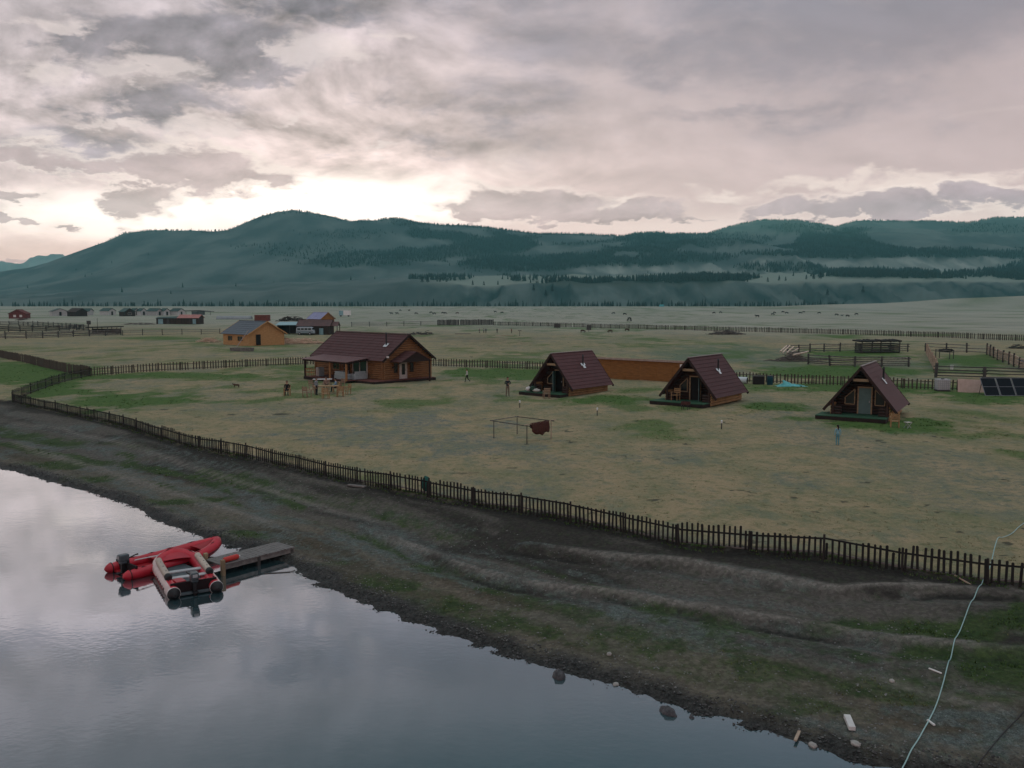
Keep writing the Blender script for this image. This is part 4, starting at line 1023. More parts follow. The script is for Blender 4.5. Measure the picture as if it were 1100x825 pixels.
# ------------------------------------------------------------------ main log house
def log_house():
    p = at_plane(412, 408, .3); z0 = zt(p.x, p.y)
    root = empty('log_house', (p.x, p.y, z0), R(45), 'large log house with maroon tiled roof, side porch and red deck', 'house')
    W, L, EV, RZ = 6.4, 13.0, 2.6, 5.0
    fz = .30
    m = MB()
    m.box((W / 2, L / 2, (EV + fz) / 2 - .05), (W - .2, L - .2, EV - fz + .1))
    for a, b in (((0, 0), (W, 0)), ((0, 0), (0, L)), ((W, 0), (W, L)), ((0, L), (W, L))): log_courses(m, (*a, 0), (*b, 0), .12, EV, .115, over=.22)
    for y in (0, L):
        n = 10
        for i in range(n):
            f = (i + .5) / n; hw = W / 2 * (1 - f); zz_ = EV + (RZ - EV) * f
            m.tube([(W / 2 - hw, y, zz_), (W / 2 + hw, y, zz_)], (RZ - EV) / n / 2 * 1.06, 8)
        yy = .04 if y == 0 else L - .1
        m.prism([(.1, yy, EV - .02), (W - .1, yy, EV - .02), (W / 2, yy, RZ - .08)], (0, .06, 0))
    m.build('wall', M_log, root)
    r = MB(); ov = .5; sl_ = (RZ - EV) / (W / 2); o = .12
    for s in (0, 1):
        ex = -ov if s == 0 else W + ov; ez = EV - ov * sl_ + o
        roof_slope(r, (ex, -ov, ez), (ex, L + ov, ez), (W / 2, -ov, RZ + o), (W / 2, L + ov, RZ + o), .13, 10)
    roof = r.build('roof', M_roof, root)
    for y in (-ov - .03, L + ov + .03):
        fb = MB()
        for ex in (-ov, W + ov): fb.beam((ex, y, EV - ov * sl_ + o - .08), (W / 2, y, RZ + o - .08), .05, .22)
        fb.build('fascia', M_fascia, roof)
    rc = MB(); rc.beam((W / 2, -ov - .02, RZ + o + .06), (W / 2, L + ov + .02, RZ + o + .06), .26, .06); rc.build('ridge_cap', M_roof2, roof)
    # seams of the metal sheets
    sm = MB()
    for k in range(7):
        y = 1.2 + k * 1.75; n_ = Vector((-sl_, 0, 1)).normalized() * .045
        sm.beam(Vector((-ov, y, EV - ov * sl_ + o)) + n_, Vector((W / 2 - .1, y, RZ + o - .1 * sl_)) + n_, .03, .012)
    sm.build('roof_seam', M_roof, roof)
    # side porch: lean-to roof on posts
    y0, y1, px_ = 2.3, 10.6, -3.1
    pr = MB(); roof_slope(pr, (px_ - .35, y0 - .3, 2.25), (px_ - .35, y1 + .3, 2.25), (-.35, y0 - .3, 2.62), (-.35, y1 + .3, 2.62), .12, 6); pr.build('porch_roof', M_roof2, root)
    m = MB(); m.beam((px_, y0 - .2, 2.12), (px_, y1 + .2, 2.12), .14, .18)
    for y in (y0, y1): m.beam((px_, y, 2.1), (-.2, y, 2.38), .10, .16)
    m.build('porch_beam', M_fascia, root)
    for y in (y0 + .1, y0 + 3.2, y1 - .1):
        m = MB(); m.tube([(px_, y, .1), (px_, y, 2.08)], .13, 9); m.build('porch_post', M_log if y < y1 - 1 else M_fascia, root)
    # railing at the far end of the porch
    m = MB()
    for zz_ in (.75, 1.15): m.beam((px_, y1 - .1, zz_), (-.2, y1 - .1, zz_), .06, .08); m.beam((px_, y1 - .1, zz_), (px_, y1 - 2.2, zz_), .06, .08)
    for k in range(6): m.beam((px_, y1 - .3 - k * .36, .35), (px_, y1 - .3 - k * .36, 1.15), .05, .05)
    m.build('porch_railing', M_log, root)
    # decks
    m = MB()
    for k in range(14): m.box((px_ + .1 + k * .235, (y0 + y1) / 2 - .1, .27), (.225, y1 - y0 + .4, .05))
    dp = m.build('porch_floor', M_deckred, root)
    m = MB(); m.box((px_ - .08, (y0 + y1) / 2 - .1, .10), (.06, y1 - y0 + .4, .28)); m.box((-1.6, y1 + .14, .10), (3.1, .06, .28)); m.build('floor_skirt', M_skirt, dp)
    m = MB()
    for k in range(9): m.box((-1.95 + k * .215, .62, .275), (.205, 2.95, .05))
    for k in range(30): m.box((.05 + k * .215, -.50, .275), (.205, .72, .05))
    m.box((-.95, -.93, .272), (2.1, .14, .05)); m.box((3.2, -.93, .272), (6.4, .14, .05))
    dk_ = m.build('deck', M_deckred, root)
    m = MB(); m.box((-2.09, .55, .11), (.06, 3.1, .26)); m.box((2.2, -1.03, .11), (8.5, .06, .26)); m.build('deck_skirt', M_skirt, dk_)
    # big glazed opening on the porch and its frame
    fr = MB()
    for y in (2.75, 4.1, 5.4): fr.box((-.16, y, 1.35), (.10, .09, 2.0))
    for zz_ in (.38, 2.32): fr.box((-.162, 4.08, zz_), (.10, 2.74, .09))
    wf = fr.build('window', M_whitetrim, root); pm = MB(); pm.box((-.13, 4.08, 1.35), (.03, 2.6, 1.9)); pm.build('pane', M_glassteal, wf)
    window(root, (-.12, 8.7, 1.5), 1.2, 1.0, -1, M_trim, M_glass, 'y', 1)
    door(root, (-.12, 6.6, .33), .9, 1.9, -1, M_logdark, M_fascia, 'y')
    # gable door with glass, two slim windows, hood on brackets
    d = door(root, (2.55, -.12, .30), .84, 1.95, -1, M_whitetrim, M_whitetrim, 'x')
    g = MB(); g.box((2.55, -.21, 1.35), (.44, .02, 1.2)); g.build('glazing', M_glass, d)
    window(root, (1.55, -.12, 1.5), .34, 1.0, -1, M_logdark, M_glass, 'x', 0); window(root, (3.75, -.12, 1.5), .34, 1.0, -1, M_logdark, M_glass, 'x', 0)
    hr = MB(); hx0, hx1, hy, hz0, hz1 = .75, 5.05, -2.1, 2.25, 3.35; hm_ = (hx0 + hx1) / 2
    for s, ex in ((-1, hx0), (1, hx1)): roof_slope(hr, (ex, hy, hz0), (ex, -.12, hz0), (hm_, hy, hz1), (hm_, -.12, hz1), .11, 5)
    hood = hr.build('hood_roof', M_roof, root)
    m = MB(); m.prism([(hx0 + .15, hy + .04, hz0 - .02), (hx1 - .15, hy + .04, hz0 - .02), (hm_, hy + .04, hz1 - .08)], (0, .05, 0)); m.build('hood_gable', M_fascia, hood)
    for x in (hx0 + .3, hx1 - .25):
        m = MB()
        if x > 3: m.tube([(x, hy + .15, -.1), (x, hy + .15, hz0)], .09, 8)
        else: m.beam((x, -.15, hz0 - .7), (x, hy + .3, hz0 - .02), .09, .09)
        m.build('hood_post', M_fascia, root)
    # stove pipe with bright flashing
    cx_, cy_ = 1.55, 1.5; cz = RZ - sl_ * (W / 2 - cx_) + o
    m = MB(); m.tube([(cx_, cy_, cz - .1), (cx_, cy_, cz + 1.3)], .085, 8); ch = m.build('chimney', M_pipe, root)
    m = MB(); m.tube([(cx_, cy_, cz + 1.31), (cx_, cy_, cz + 1.46)], [.17, .04], 8); m.build('chimney_cap', M_pipe, ch)
    n_ = Vector((-sl_, 0, 1)).normalized(); u = Vector((1, 0, sl_)).normalized(); p0 = Vector((cx_, cy_, cz)) + n_ * .06
    m = MB(); m.prism([p0 + u * (i * .28) + Vector((0, j * .3, 0)) for i, j in ((-1, -1), (1, -1), (1, 1), (-1, 1))], n_ * .03); m.build('flashing', M_flash, ch)
    m = MB(); m.box((.12, -.62, 2.78), (.22, .16, .18)); m.build('lamp', M_white, root)
    return root
HOUSE = log_house()
def hp(x, y, z=0):   # house-local point to world
    v = Matrix.Rotation(R(45), 4, 'Z') @ Vector((x, y, z)); return HOUSE.location + v
# ------------------------------------------------------------------ furniture in the yard
GC = 'wooden chairs about the camp'
p = at(365.5, 426)
CH = make_chair('yellow wooden chair at the near right end of the yard table', p, R(200), M_chair, GC)
def chair(px, py, yaw, label, pink=False):
    c = place_copy(CH, at(px, py), R(yaw), label, GC)
    if pink:
        for k in c.children: k.data = k.data.copy(); k.data.materials[0] = M_chair2
    return c
chair(350, 428, 178, 'wooden chair with its back to the meadow, nearest of the yard table')
chair(330, 426.5, 150, 'empty pale wooden chair at the outer left of the yard table', True)
chair(336.5, 419, 60, 'wooden chair on the far left of the yard table beside the grey shirt sitter', True)
chair(372.5, 423.5, 250, 'wooden chair with a pale cloth over its back at the right of the table')
chair(366, 417.5, 320, 'wooden chair on the porch side of the yard table', True)
chair(587, 428, 190, 'pinkish wooden chair in front of the deck of the left pointed cabin', True)
chair(961, 458.8, 160, 'yellow wooden chair standing in the grass beside the right pointed cabin deck')
def cab_pt(i, x, y, z): return CABS[i].location + Matrix.Rotation(CABS[i].rotation_euler.z, 4, 'Z') @ Vector((x, y, z))
c = place_copy(CH, cab_pt(1, -1.15, .15, .345), R(-37) , 'pale wooden chair standing on the green deck of the middle cabin', GC)
def table(pos, yaw, l, w, h, label, mtop, mleg):
    root = empty('table', pos, yaw, label, 'table', 'tables about the log house'); m = MB()
    for k in range(4): m.box((0, -w / 2 + w * (k + .5) / 4, h), (l, w / 4 - .012, .04))
    m.build('tabletop', mtop, root)
    for x in (-l / 2 + .1, l / 2 - .1):
        for y in (-w / 2 + .08, w / 2 - .08):
            m = MB(); m.box((x, y, h / 2 - .02), (.06, .06, h)); m.build('leg', mleg, root)
    return root
table(at(350.5, 423), R(6), 2.3, .85, .74, 'long wooden table with a pale top set on the meadow for a meal', M_chair, M_chair2)
table(at(346.5, 415.5), R(8), 1.9, .7, .78, 'white topped serving table between the meal table and the porch', M_white, M_greyd)
table(hp(-1.5, 5.6, .30), R(45), 1.5, .8, .74, 'small white table standing on the log house porch', M_whitetrim, M_metal)
def sofa(pos, yaw, l, label):
    root = empty('garden_sofa', pos, yaw, label, 'sofa', 'pale sofas on the log house porch')
    m = MB(); m.box((0, 0, .22), (l, .8, .40)); m.build('base', M_sofa, root, bevel=.03)
    m = MB(); m.box((0, .32, .62), (l - .3, .18, .5)); m.build('backrest', M_sofa, root, bevel=.05)
    for s in (-1, 1): m = MB(); m.box((s * (l / 2 - .09), -.02, .52), (.16, .78, .22)); m.build('armrest', M_sofa, root, bevel=.04)
    for k in range(2): m = MB(); m.box(((k - .5) * (l - .36) / 2, -.08, .475), ((l - .4) / 2, .58, .11)); m.build('cushion', M_sofa, root, bevel=.04)
    return root
M_sofa = mat('grey_sofa', (.33, .38, .39), (.24, .28, .29), 5)
sofa(hp(-2.55, 3.9, .30), R(135), 2.1, 'pale grey sofa backing on to the lake side of the porch')
sofa(hp(-1.3, 2.75, .30), R(225), 1.7, 'pale grey sofa across the near end of the porch')
def cabinet():
    root = empty('cabinet', hp(-1.9, 9.3, .30), R(45), 'low pale cabinet at the far end of the log house porch', 'cabinet'); m = MB()
    m.box((0, 0, .5), (.7, .6, 1.0)); m.build('body', M_sofa, root, bevel=.02)
    for s in (-1, 1): m = MB(); m.box((-.365, s * .15, .5), (.03, .27, .85)); m.build('door', M_whitetrim, root)
cabinet()
def brazier():
    root = empty('brazier', at(736.5, 440), R(-35), 'small dark red brazier on legs before the middle cabin deck', 'brazier'); m = MB()
    q = [(-.3, -.22, .55), (.3, -.22, .55), (.3, .22, .55), (-.3, .22, .55)]
    m.box((0, 0, .42), (.62, .44, .03)); m.box((-.3, 0, .54), (.03, .44, .24)); m.box((.3, 0, .54), (.03, .44, .24)); m.box((0, -.21, .54), (.58, .03, .24)); m.box((0, .21, .54), (.58, .03, .24))
    m.build('firebox', mat('rust_red', (.10, .03, .025), (.05, .02, .018), 6), root)
    for x in (-.27, .27):
        for y in (-.19, .19): m = MB(); m.beam((x, y, -.02), (x, y, .42), .04, .04); m.build('leg', M_pipe, root)
    m = MB()
    for k in range(7): m.beam((-.26 + k * .087, -.2, .67), (-.26 + k * .087, .2, .67), .018, .018)
    m.build('grill', M_pipe, root)
brazier()
def trestle():
    root = empty('folding_stool', at(975, 460), R(20), 'small pale folding stool in the grass right of the yellow chair', 'stool'); m = MB()
    m.box((0, 0, .42), (.42, .34, .03)); m.build('seat', M_whitetrim, root)
    for s in (-1, 1):
        m = MB(); m.beam((-.2, s * .15, 0), (.2, s * .15, .41), .03, .03); m.beam((.2, s * .12, 0), (-.2, s * .12, .41), .03, .03); m.build('leg', M_metal, root)
trestle()
def bundle(i, x, y, r, label, m_, name='bag'):
    root = cab_pt(i, x, y, .325); m = MB(); rd = random.Random(i * 7 + int(x * 10)); 
    m.ell((0, 0, r[2] * .92), r, 12, 8); m.v = [(a + rd.gauss(0, .018), b + rd.gauss(0, .018), max(0.0, c + rd.gauss(0, .02))) for a, b, c in m.v]
    m.tube([(0, 0, r[2] * 1.7), (.02, .01, r[2] * 2.1)], [.05, .07], 7)
    o = m.build(name, m_, None, root); tag(o, label, 'bag'); return o
bundle(0, -2.2, -.55, (.28, .24, .22), 'white cloth bag on the far left end of the left cabin deck', M_white)
bundle(0, -1.65, -.6, (.30, .26, .28), 'dark green bag beside the white bag on the left cabin deck', mat('dark_green_cloth', (.03, .07, .045)))
bundle(0, -1.05, -.75, (.36, .26, .17), 'pale blanket roll lying on the left cabin deck by the chair', mat('pale_blanket', (.42, .42, .38)))
# drying rack with a hide
def rack():
    A, B_, C_, D_r = at(530.5, 471), at(566, 477), at(555.5, 466.5), at(592, 471.5); H_ = 1.12
    root = empty('drying_rack', A, 0, 'spindly pole rack standing alone on the meadow', 'drying rack'); l = lambda p, z: (p.x - A.x, p.y - A.y, p.z - A.z + z)
    for q, mm in ((A, M_greyd), (B_, M_greyd), (C_, M_greyd), (D_r, M_palelog)):
        m = MB(); m.tube([l(q, -.1), l(q, H_)], [.035, .03], 6); m.build('leg', mm, root)
    def ext(p_, q_, a, b): return p_.lerp(q_, -a), p_.lerp(q_, 1 + b)
    for p_, q_, a, b, mm, z in ((A, B_, .12, .1, M_greyd, H_), (C_, D_r, .06, .08, M_greyd, H_ + .05), (A, C_, .12, .05, M_grey, H_ + .06), (B_, D_r, .1, .2, M_palelog, H_ + .07)):
        s_, e_ = ext(p_, q_, a, b); m = MB(); m.tube([l(s_, z), l(e_, z)], .028, 6); m.build('rail', mm, root)
    # hide hung over the rail between the two near right legs
    s_, e_ = B_.lerp(D_r, .18), B_.lerp(D_r, .88); m = MB(); n = 12; rows_ = []
    d_ = (e_ - s_); nn = Vector((-d_.y, d_.x, 0)).normalized()
    rd = random.Random(5)
    prof = [.50, .62, .70, .74, .76, .74, .80, .86, .82, .72, .68, .74, .70]
    for side, k in ((1, .55), (-1, 1.0)):
        vs = []
        for i in range(n + 1):
            q = s_ + d_ * (i / n)
            for j in range(6):
                f = j / 5; bulge = .05 * math.sin(f * 2.2) * side + .03 * math.sin(i * 1.3 + f * 3)
                vs.append((q.x - A.x + nn.x * (bulge + side * .035), q.y - A.y + nn.y * (bulge + side * .035), q.z - A.z + H_ + .105 - f * prof[i] * k))
        fs = [(i * 6 + j, i * 6 + j + 1, (i + 1) * 6 + j + 1, (i + 1) * 6 + j) for i in range(n) for j in range(5)]
        m.add(vs, fs, 0, True)
    # close the fold
    vs = []
    for i in range(n + 1):
        q = s_ + d_ * (i / n)
        for side in (1, -1): vs.append((q.x - A.x + nn.x * side * .036, q.y - A.y + nn.y * side * .036, q.z - A.z + H_ + .106))
    m.add(vs, [(i * 2, i * 2 + 1, i * 2 + 3, i * 2 + 2) for i in range(n)])
    o = m.build('animal_hide', mat('red_brown_fur', (.075, .022, .014), (.035, .012, .009), 14, bump=.6), None, A)
    sd = o.modifiers.new('thick', 'SOLIDIFY'); sd.thickness = .03
    tag(o, 'shaggy red brown hide hung over the pole rack', 'hide')
rack()
# garden lights
def light_post():
    root = empty('garden_light', at(558.3, 438), 0, 'small garden light stake before the chair of the left cabin', 'light', 'garden light stakes on the meadow')
    m = MB(); m.tube([(0, 0, -.05), (0, 0, .42)], .035, 7); m.build('stake', M_pipe, root)
    m = MB(); m.tube([(0, 0, .42), (0, 0, .56)], [.06, .05], 8); m.build('lens', M_white, root)
    m = MB(); m.tube([(0, 0, .56), (0, 0, .62)], [.075, .03], 8); m.build('cap', M_flash, root); return root
LP_ = light_post()
place_copy(LP_, at(641.5, 446.5), 0, 'small garden light stake in open grass between the left and middle cabins')
place_copy(LP_, at(775, 461), 0, 'small garden light stake in open grass below the middle cabin')

# ------------------------------------------------------------------ along the back fence
def long_shed():
    a = at(640, 406); b = at(740, 411.3); d = b - a; yaw = math.atan2(d.y, d.x); l = d.length
    root = empty('board_shed', a, yaw, 'long low orange board shed between the left and middle cabins', 'shed'); m = MB()
    m.box((l / 2, 1.2, 1.06), (l, 2.4, 2.3)); 
    for k in range(9):
        for j in range(6): m.box((l * (j + .5) / 6, -.012 - .012 * ((k * 3 + j * 5) % 4) / 3, .08 + k * .245 + .008 * ((k + j * 2) % 3)), (l / 6 - .03, .03, .205))
    m.build('wall', M_orange, root)
    for k in range(7): m = MB(); m.box((.05 + k * (l - .1) / 6, -.045, 1.1), (.09, .04, 2.2)); m.build('batten', M_orange, root)
    r = MB(); r.prism([(-.2, -.35, 2.28), (-.2, 2.7, 2.02), (-.2, 2.7, 2.12), (-.2, -.35, 2.40)], (l + .4, 0, 0)); r.build('roof', M_ridge, root)
    m = MB(); m.box((l / 2, -.37, 2.33), (l + .42, .03, .22)); m.build('fascia', mat('pinkish_fascia', (.46, .36, .31), (.34, .26, .22), 3), root)
    m = MB(); m.box((l - .75, -.14, 1.75), (.42, .22, .62)); m.build('meter_box', M_white, root)
    return root
long_shed()
def dish():
    root = empty('barrel', at(797.5, 412), R(-30), 'white barrel lying on its side behind the middle cabin', 'barrel', 'barrels by the back fence'); m = MB()
    m.tube([(-.5, 0, .36), (-.46, 0, .36), (-.44, 0, .36), (.44, 0, .36), (.46, 0, .36), (.5, 0, .36)], [.33, .36, .34, .34, .36, .33], 18); m.build('drum', mat('white_plastic', (.62, .70, .72), (.52, .6, .62), 3), root)
    m = MB(); m.tube([(.5, 0, .36), (.53, 0, .36)], .29, 16); m.build('lid', M_pipe, root)
dish()
def drum():
    root = empty('barrel', at(827, 413.3), 0, 'blue upright barrel between the black box and the turquoise tarp', 'barrel', 'barrels by the back fence'); m = MB()
    m.tube([(0, 0, 0), (0, 0, .3), (0, 0, .33), (0, 0, .6), (0, 0, .63), (0, 0, .92)], [.30, .31, .33, .31, .33, .30], 18); m.build('drum', mat('blue_plastic', (.02, .085, .12), (.015, .06, .09), 3, rough=.4), root)
    m = MB(); m.tube([(0, 0, .92), (0, 0, .97)], [.31, .29], 18); m.build('lid', M_pipe, root)
drum()
def blackbox():
    root = empty('storage_box', at(814.5, 412.8), R(-8), 'black box with a pale edge standing against the back fence', 'box'); m = MB()
    m.box((0, 0, .42), (1.15, .7, .84)); m.build('body', mat('black_plastic', (.012, .013, .014), (.008, .008, .009), 4, rough=.4), root, bevel=.03)
    m = MB(); m.box((0, 0, .87), (1.22, .76, .05)); m.build('lid', M_greyd, root, bevel=.01)
    m = MB(); m.box((.60, -.36, .42), (.05, .05, .84)); m.build('edge_strip', M_trim, root)
blackbox()
def tarp():
    m = MB(); n = 26; k = 16; vs = []; rd = random.Random(3)
    X_, Y_ = np.meshgrid(np.linspace(-1.5, 1.7, n), np.linspace(-.7, .7, k))
    base_ = np.exp(-((X_ + .55) / .55) ** 2 - (Y_ / .45) ** 2) * .60 + np.exp(-((X_ - .5) / .9) ** 2 - (Y_ / .35) ** 2) * .22
    fold = np.abs(fbm(X_ * 2.2, Y_ * 2.6, 401, 3) - .5) * .45
    Z_ = base_ * (.75 + fold) + fold * .25 * np.exp(-(X_ / 1.6) ** 2) ; e = np.maximum(np.abs(X_ - .1) / 1.6, np.abs(Y_) / .7); Z_ = Z_ * np.clip((1.02 - e) * 5, 0, 1) + .012
    jx = fbm(X_ * 2, Y_ * 2, 405, 2) - .5; jy = fbm(X_ * 2, Y_ * 2, 407, 2) - .5
    m.add([(X_[j, i] + jx[j, i] * .5, Y_[j, i] + jy[j, i] * .5, Z_[j, i]) for j in range(k) for i in range(n)], [(j * n + i, j * n + i + 1, (j + 1) * n + i + 1, (j + 1) * n + i) for j in range(k - 1) for i in range(n - 1)], 0, True)
    o = m.build('tarpaulin', mat('turquoise_tarp', (.10, .42, .42), (.07, .32, .33), 3, rough=.45), None, at(848.5, 414.8)); tag(o, 'crumpled turquoise tarpaulin heaped by the back fence', 'tarpaulin')
tarp()
def ibc():
    root = empty('water_tank', at(1012, 420), R(-4), 'white caged cube water tank against the back fence', 'water tank'); m = MB()
    m.box((0, 0, .66), (1.12, .92, 1.0)); m.build('bottle', mat('milky_plastic', (.66, .67, .68), (.56, .57, .58), 2, rough=.4), root, bevel=.06)
    m = MB()
    for k in range(7):
        x = -.58 + k * 1.16 / 6
        for y in (-.49, .49): m.beam((x, y, .14), (x, y, 1.18), .025, .025)
    for z in (.16, .37, .58, .79, 1.0, 1.18):
        for y in (-.5, .5): m.beam((-.6, y, z), (.6, y, z), .025, .025)
        for x in (-.6, .6): m.beam((x, -.5, z), (x, .5, z), .025, .025)
    m.build('cage', mat('galvanised_cage', (.42, .44, .47), (.32, .34, .37), 6, metal=.3, rough=.5), root)
    m = MB()
    for y in (-.42, 0, .42): m.box((0, y, .07), (1.2, .12, .12))
    m.build('pallet', M_greyd, root)
    m = MB(); m.tube([(0, 0, 1.16), (0, 0, 1.22)], .16, 12); m.build('lid', M_pipe, root)
ibc()
def sheet():
    root = at(1044.5, 421.8); m = MB(); m.box((0, 0, .62), (2.55, .025, 1.28)); 
    o = m.build('plywood_sheet', mat('raw_plywood', (.56, .42, .36), (.46, .335, .28), 2.2, bump=.1), None, root + Vector((0, .15, 0))); o.rotation_euler = (R(-14), R(3), R(-3)); tag(o, 'pale pinkish plywood sheet leaning on the fence beside the solar panels', 'plywood sheet')
sheet()
M_cell = mat('solar_cell', (.010, .014, .020), (.008, .011, .016), 3, rough=.4, spec=.06)
def solar():
    p_ = at(1066.5, 425.2); root = empty('solar_panel', p_, R(-2), 'first dark solar panel, next to the plywood sheet', 'solar panel', 'row of solar panels by the fence'); m = MB()
    A = Matrix.Rotation(R(-38), 4, 'X')
    def bx(c, d, mb): 
        mb.M = A; mb.box(c, d); mb.M = None
    bx((0, 0, .98), (1.26, .035, 1.86), m); m.build('cell_sheet', M_cell, root)
    f = MB()
    for x in (-.66, .66): bx((x, -.004, .98), (.036, .06, 1.98), f)
    for z in (.02, 1.94): bx((0, -.004, z), (1.28, .058, .034), f)
    bx((0, -.022, .98), (1.26, .012, .03), f)
    f.build('frame', mat('panel_frame', (.20, .22, .24), (.14, .15, .17), 5, rough=.5), root)
    s = MB(); q = A @ Vector((0, .03, 1.7)); 
    for x in (-.5, .5): s.beam((x, q.y, q.z), (x, q.y + .5, -.05), .04, .04); s.beam((x, .05, .06), (x, q.y + .5, 0.06), .04, .04)
    s.build('stand', M_greyd, root); return root
SP = solar()
for k, lb in enumerate(('second dark solar panel from the plywood sheet, in the middle of the row', 'third dark solar panel from the plywood sheet, cut by the frame edge')):
    place_copy(SP, SP.location + Vector((1.42 * (k + 1), -.05 * (k + 1), 0)), R(-2), lb)

# ------------------------------------------------------------------ right corrals
def shed_low():
    a = at(925, 379.5); b = at(966, 379.2); l = (b - a).length
    root = empty('animal_shelter', a, math.atan2(b.y - a.y, b.x - a.x), 'low open animal shelter with a dark turf roof in the brush pile corral', 'shelter'); m = MB()
    for k in range(5): m.tube([(-.1, 1.8, .15 + k * .33), (l + .1, 1.8, .15 + k * .33)], .13, 7)
    for x in (0, l):
        for k in range(5): m.tube([(x, 0, .15 + k * .33), (x, 1.9, .15 + k * .33)], .12, 7)
    for k in range(3): m.tube([(-.1, 0, .2 + k * .35), (l + .1, 0, .2 + k * .35)], .10, 7)
    m.build('log_wall', M_greyd, root)
    r = MB(); n = 24
    for k in range(n): r.tube([(-.3 + k * (l + .6) / n, -.5, 2.0 + random.uniform(-.04, .06)), (-.3 + k * (l + .6) / n, 2.2, 2.1 + random.uniform(-.04, .1))], .14, 6)
    r.build('roof', mat('dark_turf', (.022, .019, .016), (.012, .011, .010), 4, bump=.8), root)
    for x in (0.05, l * .5, l - .05): m = MB(); m.tube([(x, -.15, -.1), (x, -.15, 1.95)], .09, 7); m.build('post', M_greyd, root)
shed_low()
M_peeled = mat('peeled_log', (.70, .58, .48), (.5, .4, .32), 3, bump=.2)
def brush():
    m = MB(); rd = random.Random(9); A = at(852, 388)
    for k in range(420):
        x = rd.gauss(0, 1.35); y = rd.gauss(0, .8); h = max(.02, 1.5 * math.exp(-(x / 1.6) ** 2 - (y / 1.0) ** 2) * rd.uniform(.1, 1)); a = rd.uniform(-.7, .7) + (0 if rd.random() < .7 else 1.5); l = rd.uniform(.5, 1.5)
        d = Vector((math.cos(a), math.sin(a), rd.uniform(-.3, .3))) * l / 2; c = Vector((x, y, h + .05))
        p1 = c - d; p2 = c + d; p1.z = max(p1.z, .03); p2.z = max(p2.z, .03)
        m.tube([p1, p2], [rd.uniform(.02, .05), .012], 4)
    o = m.build('brush_pile', mat('dead_brush', (.19, .165, .145), (.09, .08, .072), 8), None, A); tag(o, 'heap of dead brush at the open end of the corral fence', 'brush pile')
    pts_ = [(838, 383, 845, 377), (841, 384, 848, 377.5), (845, 384.5, 852, 379), (848, 385.5, 857, 381.5), (852, 387, 866, 385.5), (856, 386.5, 868, 384.6)]
    for i, (x0, y0, x1, y1) in enumerate(pts_):
        a, b = at(x0, y0 + 2), at(x1, y0 + .5); d = b - a; a.z += 1.05; b.z = a.z + (y0 - y1) * .13 + .0
        m = MB(); r_ = .12; m.tube([(0, 0, 0), b - a], [r_, r_ * .8], 8); o = m.build('log', M_peeled, None, a)
        tag(o, 'pale peeled log lying slanted on top of the brush pile', 'log', 'peeled logs on the brush pile')
brush()
def trough():
    a = at(1005, 384.5); b = at(1020, 385.8); l = (b - a).length
    root = empty('feed_rack', a, math.atan2(b.y - a.y, b.x - a.x), 'raised feed rack heaped with dark hay in the right corral', 'feed rack')
    for x in (0, l):
        for y in (0, .7): m = MB(); m.tube([(x, y, -.1), (x, y, 1.35)], .06, 6); m.build('leg', M_greyd, root)
    m = MB()
    for z in (1.0, 1.25):
        for y in (0, .7): m.beam((-.1, y, z), (l + .1, y, z), .06, .09)
    for k in range(8): m.beam((k * l / 7, 0, 1.0), (k * l / 7, .7, 1.0), .05, .05)
    m.build('crib', M_grey, root)
    m = MB(); rd = random.Random(4)
    for k in range(9): m.ell((l * .2 + k * l * .09, .35 + rd.uniform(-.1, .1), 1.22 + rd.uniform(-.04, .12)), (.30, .3, .2), 9, 6)
    m.v = [(x + rd.gauss(0, .025), y + rd.gauss(0, .025), z + rd.gauss(0, .025)) for x, y, z in m.v]
    m.build('hay', mat('dark_hay', (.02, .017, .013), (.012, .01, .009), 8), root)
trough()
def bucket():
    root = empty('bucket', at(1022.3, 396.6), 0, 'small white bucket on the grass of the right corral', 'bucket'); m = MB()
    m.tube([(0, 0, 0), (0, 0, .42)], [.17, .22], 14); m.build('pail', M_white, root); m = MB(); m.tube([(-.22, 0, .40), (-.14, 0, .58), (.14, 0, .58), (.22, 0, .40)], .012, 5); m.build('handle', M_metal, root)
bucket()
def heap(px, py, rx, ry, h, n, name, label, m_, seed, cat, group=None, rr=.06, lmax=1.2):
    m = MB(); rd = random.Random(seed); A = at(px, py)
    for k in range(n):
        x = rd.uniform(-1, 1); y = rd.uniform(-1, 1); q = x * x + y * y
        if q > 1: continue
        z = h * (1 - q) * rd.uniform(.1, 1); a = rd.uniform(-.5, .5) + (rd.random() < .25) * 1.4; l = rd.uniform(.4, 1) * lmax
        d = Vector((math.cos(a), math.sin(a), rd.uniform(-.15, .15))) * l / 2; c = Vector((x * rx, y * ry, z + rr)); p1, p2 = c - d, c + d; p1.z = max(rr * .6, p1.z); p2.z = max(rr * .6, p2.z)
        m.beam(p1, p2, rr * rd.uniform(1, 2.2), rr * rd.uniform(.5, 1.2))
    o = m.build(name, m_, None, A); tag(o, label, cat, group); return o
heap(1093, 374.5, 1.6, 1.0, .8, 130, 'debris_heap', 'dark heap of scrap timber at the end of the pale new log fence', M_greyd, 31, 'heap')
heap(780, 359.5, 4.6, 1.2, 1.3, 220, 'timber_heap', 'broad low heap of weathered timber below the far paling fence', M_grey, 32, 'heap', None, .10, 2.2)
o = MB(); o.ell((0, 0, .35), (.9, .5, .4), 14, 8); o.v = [(x + random.gauss(0, .04), y + random.gauss(0, .04), max(0, z)) for x, y, z in o.v]; o = o.build('tarpaulin', mat('blue_tarp', (.035, .10, .24)), None, at(1099, 391)); tag(o, 'small blue tarpaulin bundle beyond the pale new log fence', 'tarpaulin')

